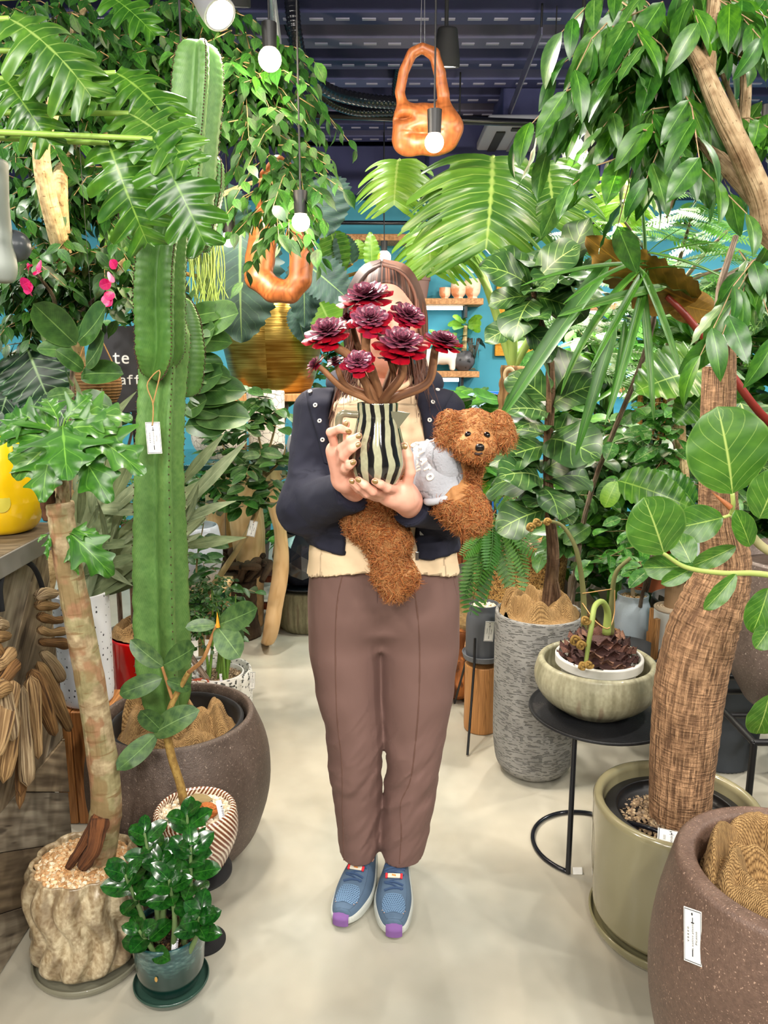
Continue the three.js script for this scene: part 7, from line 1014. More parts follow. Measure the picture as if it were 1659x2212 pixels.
// ---------------------------------------------------------------- shrub with small glossy leaves, left of the woman
seed(421);
{
  const b = V(at(430, 1390, 2.95).x, 0, -2.98), g = thing('small_leaf_shrub', 'slanting shrub with small glossy oval leaves left of the jacket sleeve', 'shrub', b), L = new Leaves(g), bm = mat({ color: 0xa08a5c, roughness: 0.7 }); part(g, 'pot', lathe([[0.001, 0], [0.08, 0, 0.02], [0.1, 0.2, 0.01], [0.09, 0.2], [0.08, 0.16], [0.001, 0.15]], 36), col(0xcfcac0, 0.6));
  stemOf(g, 'stem', [b.clone().add(V(0, 0.15, 0)), at(440, 1300, 2.9), at(478, 1240, 2.85), at(540, 1140, 2.8), at(566, 1060, 2.78), at(574, 990, 2.78)], [0.014, 0.013, 0.011, 0.009, 0.007], bm);
  for (const q of [[[540, 1045, 2.8], [500, 1000, 2.78], [480, 960, 2.76]], [[574, 1000, 2.78], [560, 950, 2.77], [552, 900, 2.76]], [[574, 990, 2.78], [590, 940, 2.77], [600, 890, 2.75]], [[572, 1030, 2.78], [610, 990, 2.76], [618, 960, 2.75]], [[430, 1350, 2.9], [425, 1220, 2.88], [440, 1130, 2.85]], [[566, 1060, 2.78], [600, 1040, 2.76], [618, 1030, 2.75]]]) stemOf(g, 'branch', px3(q), [0.006, 0.004, 0.002], bm, 14, 6);
  spray(L, [[540, 900, 2.76, 85, 60, 0.1, 16], [500, 980, 2.78, 80, 60, 0.1, 14], [540, 1060, 2.74, 70, 50, 0.06, 9], [600, 1010, 2.76, 30, 60, 0.05, 5], [430, 1090, 2.8, 50, 70, 0.1, 12], [430, 1230, 2.82, 45, 80, 0.1, 10], [490, 1320, 2.86, 50, 60, 0.1, 8]], [G.small, G.zz], LM.rub.concat(LM.fic.slice(0, 2)), { len: [0.07, 0.13], rise: [-0.1, 0.5], size: [0.05, 0.085], per: 5, hang: 0.2, twig: 0.0016 }); L.done(bm);
  priceTag(at(545, 1142, 2.77), 0.03, 0.06, -0.25, 0, 'white paper tag tied to the slanting shrub stem', 2, 0.2, [at(552, 1110, 2.78).sub(at(545, 1142, 2.77)), at(546, 1104, 2.79).sub(at(545, 1142, 2.77))]);
}
// thin stems and fine leaves of the cratered pot
{
  const g = craterPot, L = new Leaves(g), o = g.position; for (let i = 0; i < 9; i++) { const a = o.clone().add(V(rr(-0.05, 0.06), 0.18, rr(-0.06, 0.05))), b = a.clone().add(V(rr(-0.05, 0.05), rr(0.2, 0.42), rr(-0.04, 0.04))); stemOf(g, 'stem', [a, a.clone().lerp(b, 0.5).add(V(0.01, 0, 0)), b], [0.006, 0.005, 0.002], mGreen, 12, 6); }
  spray(L, [[420, 1330, 2.68, 40, 70, 0.06, 70], [470, 1300, 2.7, 50, 60, 0.06, 26]], [G.tiny], LM.fic, { len: [0.04, 0.08], rise: [-0.4, 0.6], size: [0.012, 0.026], per: 8, hang: 0.2, twig: 0.0008 }); L.done();
  stemOf(g, 'trunk', [o.clone().add(V(-0.02, 0.19, 0.05)), at(406, 1400, 2.68), at(412, 1340, 2.68)], [0.012, 0.01, 0.007], mBark);
}
// ---------------------------------------------------------------- elephant ears behind the hanging wood
{
  const b = V(-0.95, 0, -4.75), g = thing('elephant_ear', 'elephant ear plant with big dark scalloped leaves on ochre stalks behind the brass pot', 'plant', b), L = new Leaves(g), r = V(at(640, 640, 4.6).x, 1.45, -4.6); part(g, 'pot', lathe([[0.001, 0], [0.2, 0, 0.03], [0.24, 0.4, 0.01], [0.22, 0.4], [0.2, 0.34], [0.001, 0.33]], 40), col(0x5a5048, 0.7)); stemOf(g, 'trunk', [b.clone().setY(0.33), b.clone().lerp(r, 0.5).add(V(0, 0, -0.08)), r], [0.05, 0.04, 0.03], mBark);
  for (const [x0, y0, d0, x1, y1, d1, k, w, m] of [[520, 495, 3.2, 512, 728, 3.05, 0, 1.25, 0], [660, 395, 3.6, 705, 495, 3.5, 1, 1.35, 0], [668, 575, 3.6, 752, 640, 3.5, 0, 1.3, 0], [715, 500, 3.9, 735, 590, 3.85, 0, 1.2, 2], [760, 570, 3.9, 728, 500, 3.85, 0, 1.2, 1], [803, 580, 3.9, 804, 500, 3.85, 0, 0.8, 3], [655, 560, 3.7, 660, 700, 3.6, 0, 0.9, 0], [690, 650, 4.0, 730, 730, 3.9, 1, 1.2, 3], [500, 500, 3.5, 470, 400, 3.4, 1, 1.2, 0], [640, 660, 3.9, 652, 735, 3.8, 0, 1.0, 0], [770, 560, 4.1, 775, 520, 4.05, 1, 1.0, 3], [260, 570, 3.3, 280, 480, 3.2, 1, 1.2, 3], [720, 640, 4.2, 700, 560, 4.1, 1, 0.9, 1]]) { const a = at(x0, y0, d0), c = at(x1, y1, d1); L.from(k ? G.eleW : G.ele, m === 3 ? LM.lime : LM.ele, a, c, { w: w * 1.25, m: m === 3 ? LM.lime[0] : m === 2 ? LM.sel[0] : LM.ele[m], n: V(rr(-0.3, 0.3), 0.3, 1) }); const mid = r.clone().lerp(a, 0.5); mid.y += 0.12; stemOf(g, 'petiole', [r, mid, a], [0.014, 0.011, 0.008], mOchre, 18); }
  L.done();
}
// hanging strands
{
  const c = at(436, 500, 2.75), g = thing('mistletoe_cactus', 'hanging plant with thin dangling green strands right of the cactus tip', 'hanging plant', c), s = []; for (let i = 0; i < 60; i++) { const x = rr(-0.06, 0.06), z = rr(-0.05, 0.05); s.push(tube([V(x * 0.5, 0.02, z * 0.5), V(x, -0.02, z), V(x + rr(-0.02, 0.02), -0.14, z), V(x + rr(-0.03, 0.03), rr(-0.2, -0.33), z)], 0.0018, 4, 10)); } stuff(part(g, 'strands', merge(s), col(0x7f9a48, 0.6))); part(g, 'pot', lathe([[0.001, -0.03], [0.05, -0.03, 0.01], [0.06, 0.05], [0.055, 0.05], [0.05, 0.0], [0.001, 0.0]], 28), col(0x8a8a84, 0.7)); part(g, 'hanger', tube([V(0, 0.03, 0), V(0, ROOM.h - c.y, 0)], 0.0015, 6), M.black);
}
// big dark veined leaves low at the left, woven basket
{
  const b = V(-1.65, 0, -2.6), g = thing('velvet_leaf_plant', 'plant with dark velvety leaves and pale veins beside the blue wall', 'plant', b), L = new Leaves(g), r = at(60, 860, 2.5); part(g, 'pot', lathe([[0.001, 0], [0.09, 0, 0.02], [0.11, 0.2, 0.01], [0.1, 0.2], [0.001, 0.15]], 32), col(0x444444, 0.7)); stemOf(g, 'stem', [b.clone().setY(0.15), b.clone().lerp(r, 0.5), r], [0.02, 0.016, 0.012], mGreen);
  for (const [x0, y0, x1, y1] of [[60, 755, 100, 860], [30, 820, -10, 900], [90, 830, 140, 905], [20, 860, 40, 960]]) { L.from(G.eleW, LM.dark, at(x0, y0, 2.42), at(x1, y1, 2.36), { w: 1.5, s: 1.15, n: V(0.2, 0.4, 1) }); stemOf(g, 'petiole', [r, r.clone().lerp(at(x0, y0, 2.42), 0.6).add(V(0, 0.02, 0)), at(x0, y0, 2.42)], [0.006, 0.005, 0.004], mGreen, 12); } L.done();
  const c = at(212, 865, 2.3), k = thing('woven_basket', 'small round woven rope basket hanging behind the rubber plant', 'basket', c), rg = []; for (let i = 0; i < 13; i++) { const t = i / 12; rg.push(new THREE.TorusGeometry(0.035 + 0.03 * Math.sin(Math.PI * (0.15 + 0.7 * t)), 0.0062, 6, 40).rotateX(Math.PI / 2).translate(0, t * 0.1, 0)); } part(k, 'weave', merge(rg), mat({ color: 0x9a7448, roughness: 0.9, bumpMap: T.burlapB, bumpScale: 0.003 })); part(k, 'cord', tube([V(0, 0.1, 0), V(0, ROOM.h - c.y, 0)], 0.0007, 5), M.black); part(k, 'cord_loop', tube([V(-0.06, 0.09, 0), V(0, 0.2, 0), V(0.06, 0.09, 0)], 0.002, 6, 16), M.twine);
}
// ---------------------------------------------------------------- long-leaf fig at upper right
seed(422);
{
  const b = V(1.28, 0, -1.42), g = thing('long_leaf_fig', 'fig tree with grey forked branches and long drooping leaves at upper right', 'tree', b), bm = mat({ map: rep(T.paleBark, 3, 2), color: 0xc8c2c8, roughness: 0.85, bumpMap: rep(T.barkB, 3, 2), bumpScale: 0.002 }); part(g, 'pot', lathe([[0.001, 0], [0.15, 0, 0.03], [0.18, 0.4, 0.01], [0.17, 0.4], [0.16, 0.34], [0.001, 0.33]], 40), col(0x55524c, 0.7));
  const tr = (p, r) => stemOf(g, 'branch', p, r, bm, 30, 12); tr([b.clone().setY(0.33), V(1.2, 1.2, -1.42), at(1664, 500, 1.42), at(1644, 430, 1.4), at(1602, 330, 1.38), at(1555, 235, 1.38), at(1520, 150, 1.4)], [0.04, 0.03, 0.024, 0.021, 0.019, 0.017, 0.014]); tr([at(1526, 165, 1.4), at(1534, 90, 1.42), at(1545, -30, 1.45)], [0.014, 0.013, 0.011]); tr([at(1522, 155, 1.4), at(1485, 105, 1.42), at(1440, 130, 1.45)], [0.015, 0.011, 0.006]); tr([at(1645, 440, 1.4), at(1560, 350, 1.44), at(1480, 265, 1.5)], [0.017, 0.013, 0.008]); tr([at(1620, 380, 1.54), at(1590, 240, 1.5), at(1560, 160, 1.5)], [0.006, 0.005, 0.004]); tr([at(1600, 330, 1.55), at(1610, 150, 1.6), at(1580, 0, 1.6)], [0.012, 0.01, 0.008]); tr([at(1530, 420, 1.5), at(1480, 380, 1.48), at(1440, 470, 1.46)], [0.005, 0.004, 0.002]);
  const L = new Leaves(g);
  spray(L, [[1340, 40, 1.55, 70, 90, 0.12, 12], [1440, 10, 1.55, 110, 80, 0.15, 16], [1590, 30, 1.6, 90, 90, 0.15, 14], [1390, 130, 1.55, 100, 70, 0.12, 13], [1310, 180, 1.55, 40, 50, 0.1, 3], [1460, 220, 1.5, 110, 60, 0.12, 9], [1420, 310, 1.45, 90, 60, 0.08, 6], [1620, 230, 1.62, 60, 90, 0.1, 7], [1630, 540, 1.5, 40, 80, 0.06, 5]], [G.lance, G.lance2], LM.lance, { len: [0.1, 0.18], rise: [-0.6, 0.2], sag: 0.5, size: [0.075, 0.115], per: 5, hang: 1.2, twig: 0.0018 }); L.done(col(0xa08460, 0.8));
}
// ---------------------------------------------------------------- large split-leaf philodendron, centre right
{
  const b = V(at(1105, 1110, 3.0).x, 0, -3.68), g = thing('split_leaf_philodendron', 'tall philodendron with a scarred trunk and big shaggy split leaves under the ceiling', 'plant', b), o = b; part(g, 'pot', lathe([[0.001, 0], [0.13, 0, 0.03], [0.16, 0.34, 0.01], [0.15, 0.34], [0.14, 0.3], [0.001, 0.29]], 40), col(0x8c8478, 0.7));
  const tp = spline([b.clone().setY(0.29), at(1115, 1060, 3.3), at(1108, 960, 3.1), at(1102, 870, 3.0), at(1108, 790, 3.0)], 50).map((p) => p.clone().sub(o)); part(g, 'trunk', sweep(tp, (t, a) => 0.042 * (1 + 0.16 * Math.abs(Math.sin(t * 34)) + 0.18 * (fb3(t * 10, Math.cos(a) * 2, Math.sin(a) * 2, 3) - 0.5)), 20), mat({ map: rep(T.drift, 3, 3), color: 0xd8c0a0, roughness: 0.9, bumpMap: rep(T.driftB, 3, 3), bumpScale: 0.01 }));
  for (let i = 0; i < 9; i++) { const p = at(1100 + (i % 2) * 16, 810 + i * 33, 2.94 + i * 0.03).sub(o); const s = part(g, 'leaf_scar', new THREE.TorusGeometry(0.018, 0.006, 8, 20).scale(1, 1.3, 1), mat({ color: 0xc8ae88, roughness: 0.9 }), p); }
  for (const [x, y, d, x2, y2] of [[1000, 1000, 2.7, 940, 905], [1060, 1010, 2.95, 1130, 1090]]) stemOf(g, 'aerial_root', [at(1105, y === 1000 ? 890 : 1060, 3.0), at(1050, y === 1000 ? 905 : 1080, 2.85), at(y === 1000 ? 1025 : 1020, y === 1000 ? 930 : 1060, 2.8)], [0.01, 0.008, 0.005], mBark);
  const L = new Leaves(g), top = at(1108, 795, 3.0), pm = mat({ color: 0x9cb860, roughness: 0.45 });
  for (const [x0, y0, d0, x1, y1, d1, w, m, mid, s] of [[1064, 338, 2.62, 1066, 452, 2.4, 1.35, 0, [1100, 560, 2.9], 1], [930, 480, 3.05, 925, 545, 2.92, 1.4, 3, [1040, 600, 3.0], 1], [1000, 500, 3.0, 960, 545, 2.9, 1.2, 3, [1050, 620, 3.0], 1], [860, 345, 2.9, 850, 400, 2.78, 1.4, 3, [1010, 520, 3.0], 1], [1355, 385, 2.9, 1350, 445, 2.8, 1.5, 3, [1270, 520, 2.95], 1], [1180, 350, 2.66, 1200, 430, 2.5, 1.3, 0, [1120, 520, 2.9], 1], [985, 380, 2.7, 975, 450, 2.55, 1.2, 0, [1080, 540, 2.95], 1]]) { const a = at(x0, y0, d0), c = at(x1, y1, d1); L.from(G.split, LM.sel, a, c, { m: m === 3 ? LM.lime[0] : LM.sel[m], w: w * 1.1, s: s * 1.15, n: V(rr(-0.2, 0.2), 1, 0.8) }); stemOf(g, 'petiole', [top, at(...mid), a], [0.016, 0.012, 0.008], pm, 24, 10); }  // lime blades: the look of leaves lit by lamps is put into their colour
  L.done();
}
// ---------------------------------------------------------------- fiddle-leaf fig
seed(423);
{
  const g = fiddleFig, tm = mat({ map: rep(T.greyBark, 4, 3), color: 0xc8b098, roughness: 0.9, bumpMap: rep(T.barkB, 3, 3), bumpScale: 0.004 }); const L = new Leaves(g), tr = (p, r) => stemOf(g, 'trunk', px3(p), r, tm, 30, 12);
  tr([[1182, 1345, 2.38], [1188, 1280, 2.38], [1195, 1200, 2.37], [1186, 1090, 2.36], [1184, 960, 2.35], [1190, 850, 2.35], [1188, 780, 2.35]], [0.026, 0.024, 0.02, 0.016, 0.015, 0.014, 0.013]); tr([[1205, 1345, 2.37], [1204, 1280, 2.36], [1190, 1220, 2.37]], [0.012, 0.011, 0.009]); tr([[1188, 785, 2.35], [1175, 720, 2.34], [1160, 670, 2.33], [1152, 625, 2.32]], [0.012, 0.01, 0.008]); tr([[1192, 770, 2.35], [1205, 700, 2.36], [1222, 620, 2.36]], [0.012, 0.01, 0.008]); tr([[1175, 720, 2.34], [1140, 700, 2.3], [1125, 690, 2.29]], [0.009, 0.007, 0.005]);
  for (const [x, y, d, n, s, e0, e1, dn] of [[1152, 615, 2.32, 13, 0.16, -0.4, 1.2, 0.04], [1224, 600, 2.36, 10, 0.16, -0.2, 1.2, 0.04], [1125, 690, 2.29, 4, 0.13, -0.5, 0.5, 0.02], [1190, 850, 2.35, 6, 0.2, 0.3, 1.3, 0.06], [1184, 920, 2.35, 6, 0.2, -0.1, 0.6, 0.06], [1170, 1010, 2.34, 7, 0.19, 0, 1.0, 0.06], [1184, 1080, 2.33, 7, 0.16, -0.1, 0.5, 0.03]]) whorl(L, at(x, y, d), n, [G.fiddle, G.fiddle2], LM.fid, s, { e0, e1, down: dn, a0: x, pet: 0.012 });
  L.done();
}
// ---------------------------------------------------------------- thick trunk in the olive pot, its shoots and tag
{
  const g = bigFicus, o = P_olive, bm = mat({ map: rep(T.bark, 5, 3.5), roughness: 0.85, bumpMap: rep(T.barkB, 5, 3.5), bumpScale: 0.006 });
  const P = spline([at(1465, 1790, 1.66), at(1475, 1640, 1.655), at(1488, 1500, 1.65), at(1512, 1380, 1.65), at(1548, 1280, 1.65), at(1566, 1210, 1.65), at(1554, 1130, 1.65), at(1550, 1000, 1.65), at(1552, 850, 1.65), at(1556, 690, 1.66)], 130).map((p) => p.sub(o)), R = [0.068, 0.074, 0.078, 0.077, 0.067, 0.054, 0.043, 0.037, 0.035, 0.031];
  part(g, 'trunk', sweep(P, (t, a) => { const k = t * (R.length - 1), i = Math.min(R.length - 2, Math.floor(k)); return lerp(R[i], R[i + 1], k - i) * (1 + 0.06 * (fb3(t * 30, Math.cos(a) * 2, Math.sin(a) * 2, 3) - 0.5) + 0.02 * Math.sin(t * 260 + 2 * Math.sin(a * 2)) * (t > 0.35 && t < 0.6 ? 1 : 0.4)); }, 40), bm);
  part(g, 'cut_face', cyl(0.03, 0.03, 0.003, 28), mat({ color: 0xc8a070, roughness: 0.8 }), P[130].clone().add(V(0, -0.001, 0)));
  stemOf(g, 'shoot', px3([[1548, 700, 1.63], [1556, 620, 1.63], [1564, 590, 1.63], [1590, 510, 1.64]]), [0.009, 0.008, 0.006], mBark); stemOf(g, 'shoot', px3([[1564, 600, 1.63], [1610, 575, 1.64], [1659, 545, 1.66]]), [0.005, 0.004, 0.003], mBark); stemOf(g, 'root', px3([[1530, 1490, 1.6], [1560, 1520, 1.62]]), [0.002, 0.0012], mBark, 8, 5);
  const c = at(1549, 751, 1.6); priceTag(c, 0.041, 0.076, -0.03, -0.04, 'white price tag on twine around the sawn-off fig trunk', 0, 0, [at(1548, 706, 1.605).sub(c), at(1556, 690, 1.605).sub(c), at(1540, 700, 1.605).sub(c), at(1575, 720, 1.61).sub(c)]);
  const c2 = at(1450, 1812, 1.51); priceTag(c2, 0.06, 0.035, -0.2, -0.6, 'white card lying inside the rim of the olive pot', 2);
  const n = P_near, c3 = at(1467, 1925, 1.06); priceTag(V(n.x - 0.198, 0.425, n.z + 0.075), 0.032, 0.085, 0.25, -0.25, 'white price tag stuck on the lower right brown planter', 1, -0.95);
  priceTag(at(545, 1470, 2.6), 0.02, 0.066, -0.08, 0, 'white tag on the side of the white cratered pot', 1, 0.4); priceTag(at(1057, 1364, 2.6), 0.034, 0.074, -0.08, 0, 'white price tag on the dark grey bottle-shouldered pot', 1, 0.1);
  priceTag(at(1640, 1340, 1.77), 0.022, 0.075, 0.06, 0, 'narrow pink-white label on the grey speckled pot', 2);
}
// round-leaf fig branches reaching in from the right
{
  const b = V(1.16, 0.86, -1.6), g = thing('round_leaf_fig', 'fig branches with large round pale-veined leaves crossing the thick trunk', 'plant', V(1.25, 0, -1.0)), L = new Leaves(g), bm = mat({ color: 0x9fae5c, roughness: 0.5 }); part(g, 'pot', lathe([[0.001, 0], [0.13, 0, 0.02], [0.15, 0.36, 0.01], [0.14, 0.36], [0.13, 0.3], [0.001, 0.29]], 40), col(0x6a6258, 0.7)); const r = V(1.1, 0.9, -1.18); stemOf(g, 'stem', [V(1.25, 0.29, -1.0), V(1.22, 0.6, -1.08), r], [0.02, 0.017, 0.013], mBark);
  stemOf(g, 'branch', [r, at(1660, 1242, 1.35), at(1560, 1238, 1.33), at(1480, 1225, 1.32), at(1432, 1195, 1.31)], [0.007, 0.0055, 0.0045, 0.0035], bm, 24); stemOf(g, 'branch', [r, at(1660, 1190, 1.38), at(1610, 1140, 1.38), at(1580, 1110, 1.37)], [0.009, 0.008, 0.007], mat({ color: 0x9a9468, roughness: 0.7 }));
  for (const [x0, y0, d0, x1, y1, d1, w] of [[1582, 1066, 1.36, 1568, 886, 1.32, 1.05], [1434, 1196, 1.31, 1404, 1086, 1.27, 1.05], [1562, 1118, 1.37, 1462, 1142, 1.36, 0.9], [1492, 1216, 1.33, 1462, 1150, 1.35, 0.95], [1470, 1224, 1.34, 1392, 1228, 1.34, 0.8], [1590, 1180, 1.36, 1500, 1225, 1.36, 0.5], [1500, 1225, 1.34, 1435, 1262, 1.32, 0.5], [1590, 1240, 1.33, 1530, 1318, 1.3, 0.45], [1640, 1120, 1.33, 1690, 1020, 1.3, 1], [1620, 1180, 1.33, 1600, 1110, 1.3, 0.6], [1660, 1270, 1.36, 1634, 1370, 1.33, 0.8], [1665, 1350, 1.35, 1640, 1400, 1.32, 0.9], [1662, 1500, 1.3, 1642, 1600, 1.3, 0.8]]) { L.from(G.round, LM.band, at(x0, y0, d0), at(x1, y1, d1), { w, n: V(-0.1, 0.2, 1) }); }
  stemOf(g, 'petiole', px3([[1580, 1110, 1.37], [1584, 1090, 1.36], [1582, 1066, 1.36]]), 0.004, bm, 10); stemOf(g, 'petiole', px3([[1580, 1112, 1.37], [1562, 1118, 1.37]]), 0.003, bm, 4); L.done();
  stemOf(g, 'branch', [r, at(1668, 1300, 1.37), at(1665, 1420, 1.34), at(1664, 1500, 1.31)], [0.006, 0.004, 0.003], bm); part(g, 'bud', new THREE.ConeGeometry(0.006, 0.05, 8).rotateZ(0.9), col(0x9a5a30, 0.6), at(1556, 1078, 1.36).sub(g.position));
}
// ---------------------------------------------------------------- strap-leaf plant and red-stalked philodendron, right
seed(431);
{
  const b = V(0.86, 0, -2.2), c = at(1400, 560, 2.05), g = thing('strap_leaf_plant', 'plant with long narrow arching strap leaves right of the fiddle-leaf fig', 'plant', V(c.x + 0.06, 0, -2.95)), L = new Leaves(g), o = g.position; part(g, 'pot', lathe([[0.001, 0], [0.06, 0, 0.02], [0.08, 0.2, 0.01], [0.08, 0.2], [0.07, 0.16], [0.001, 0.15]], 36), col(0x504c46, 0.7)); stemOf(g, 'stem', [o.clone().setY(0.15), o.clone().setY(0.8).add(V(0.03, 0, 0.1)), at(1410, 700, 2.25), c], [0.012, 0.01, 0.008, 0.006], mBark);
  for (const [x1, y1, d1] of [[1150, 560, 1.9], [1230, 600, 1.85], [1290, 760, 1.85], [1330, 880, 1.85], [1180, 760, 1.9], [1520, 560, 1.95], [1560, 500, 2.0], [1480, 470, 2.0], [1390, 420, 2.05], [1420, 880, 1.9], [1490, 800, 1.85], [1600, 580, 1.95]]) L.from(rnd() < 0.5 ? G.strap : G.strap2, LM.strap, at(1400 + rr(-20, 20), 560 + rr(-20, 30), 2.05), at(x1, y1, d1), { w: 0.7, s: 1.05, n: V(rr(-0.3, 0.3), 1, 0.4) });
  for (const [x0, y0, x1, y1] of [[1240, 980, 1330, 700], [1330, 900, 1350, 690], [1215, 660, 1440, 620], [1060, 900, 1320, 560]]) L.from(G.strap2, LM.strap, at(x1, y1, 2.02), at(x0, y0, 1.95), { w: 1.1 }); L.done();
}
{
  const b = V(1.42, 0, -2.3), g = thing('red_stalk_philodendron', 'philodendron with dark red stalks and leaves with bronze undersides', 'plant', b), L = new Leaves(g), rm = mat({ color: 0x7a2418, roughness: 0.4 }); part(g, 'pot', lathe([[0.001, 0], [0.1, 0, 0.02], [0.13, 0.3, 0.01], [0.12, 0.3], [0.11, 0.26], [0.001, 0.25]], 36), col(0x4c4a46, 0.7)); stemOf(g, 'stem', [b.clone().setY(0.25), V(1.4, 0.7, -2.25), V(1.33, 1.0, -2.2)], [0.025, 0.02, 0.016], mGreen); const r = V(1.33, 1.0, -2.2);
  stemOf(g, 'petiole', [r, at(1640, 890, 2.1), at(1560, 780, 2.1), at(1480, 680, 2.1), at(1440, 640, 2.1)], [0.012, 0.011, 0.01, 0.008], rm); stemOf(g, 'petiole', [r, at(1600, 900, 2.12), at(1540, 820, 2.15)], [0.009, 0.008, 0.006], rm);
  L.from(G.ele, LM.bron, at(1500, 655, 2.12), at(1262, 560, 2.02), { w: 0.9, n: V(0.1, -0.75, 0.6) }); L.from(G.ele, LM.lance, at(1500, 648, 2.14), at(1240, 515, 2.05), { w: 0.75, n: V(0.3, 0.9, 0.3) }); L.from(G.oval2, LM.bron, at(1440, 650, 2.15), at(1545, 680, 2.1), { w: 1.3, n: V(0, 0.1, 1) }); L.from(G.eleW, LM.sel, at(1540, 800, 2.12), at(1400, 800, 2.0), { w: 0.9, n: V(0, 0.6, 0.7) }); L.from(G.eleW, LM.sel, at(1540, 830, 2.12), at(1470, 900, 2.05), { w: 0.9, n: V(0, 0.5, 0.8) }); L.from(G.eleW, LM.fid, at(1600, 870, 2.2), at(1640, 980, 2.1), { w: 1.1 }); L.done();
}
// ---------------------------------------------------------------- feather fronds
const frondGeo = (() => { const a = [], leaflet = leafGeo({ n: 3, m: 1, w: ellW(0.12, 0.5, 0.6), bend: 0.2, fold: 0.1 }); a.push(sweep([V(0, 0, 0), V(0, 0.5, 0.03), V(0, 1, -0.06)], [0.008, 0.005, 0.002], 4)); for (let i = 0; i < 18; i++) for (const s of [-1, 1]) { const t = 0.06 + i / 18 * 0.94, l = 0.2 * Math.pow(Math.sin(Math.PI * (0.12 + 0.82 * t)), 0.6); const q = leaflet.clone(); q.scale(l * 1.05, l, l); q.rotateZ(-s * 1.15); q.translate(0, t, 0.03 * Math.sin(Math.PI * t) - 0.06 * t * t); a.push(q); } return merge(a); })();
{
  const g = featherPlant, L = new Leaves(g, 'frond'), o = g.position, top = at(1065, 1160, 2.64), fm = leafMats(TX.strap, [0xd0f0b0, 0xffffff, 0xa8d8b0], 0.5, 0.25); stemOf(g, 'stem', [o.clone().add(V(0.0, 0.18, 0)), at(1062, 1240, 2.66), top, at(1068, 1110, 2.63)], [0.004, 0.0035, 0.002], mGreen);
  for (const [x0, y0, x1, y1, d] of [[1065, 1130, 1035, 1260, 2.5], [1060, 1140, 1000, 1200, 2.5], [1065, 1120, 1100, 1260, 2.5], [1070, 1110, 1180, 1210, 2.5], [1066, 1110, 1130, 1300, 2.48], [1060, 1130, 1005, 1290, 2.55], [1070, 1100, 1160, 1080, 2.6], [1068, 1100, 1110, 1040, 2.55], [1060, 1110, 1010, 1090, 2.6], [1065, 1120, 1060, 1230, 2.45], [1075, 1110, 1150, 1150, 2.5], [1070, 1090, 1080, 1020, 2.6], [1055, 1120, 1015, 1330, 2.55], [1080, 1110, 1140, 1240, 2.5], [1110, 1060, 1130, 1180, 2.45]]) L.from(frondGeo, fm, at(x0, y0, 2.63), at(x1, y1, d), { n: V(rr(-0.4, 0.4), 0.7, 0.7) }); L.done();
}
{
  const b = V(1.3, 0, -3.15), g = thing('feather_leaf_tree', 'airy tree with lime green feathery fronds behind the strap leaves', 'tree', b), L = new Leaves(g, 'frond'), fm = leafMats(TX.strap, [0xffffff, 0xe8ff90, 0xc8f0a0], 0.5, 0.35); part(g, 'pot', lathe([[0.001, 0], [0.13, 0, 0.02], [0.15, 0.36, 0.01], [0.14, 0.36], [0.13, 0.3], [0.001, 0.29]], 40), col(0x77716a, 0.7)); const top = at(1450, 640, 2.9); stemOf(g, 'trunk', [b.clone().setY(0.29), at(1470, 1000, 3.0), at(1455, 850, 2.95), top], [0.034, 0.03, 0.026, 0.02], mBark, 24, 12); for (const [x, y] of [[1350, 480], [1500, 450], [1600, 470], [1300, 560], [1560, 580]]) stemOf(g, 'branch', [top, at((x + 1450) / 2, (y + 640) / 2 - 10, 2.85), at(x, y, 2.8)], [0.01, 0.007, 0.004], mBark);
  for (let i = 0; i < 150; i++) { const x = rr(1220, 1659), y = rr(430, 800), a = at(x, y, rr(2.55, 3.0)), an = rr(0, 6.28); L.add(frondGeo, pick(fm), a, V(Math.cos(an), rr(-0.5, 0.2), Math.sin(an)), V(rr(-0.3, 0.3), 0.8, 0.6), rr(0.16, 0.26)); } L.done();
}
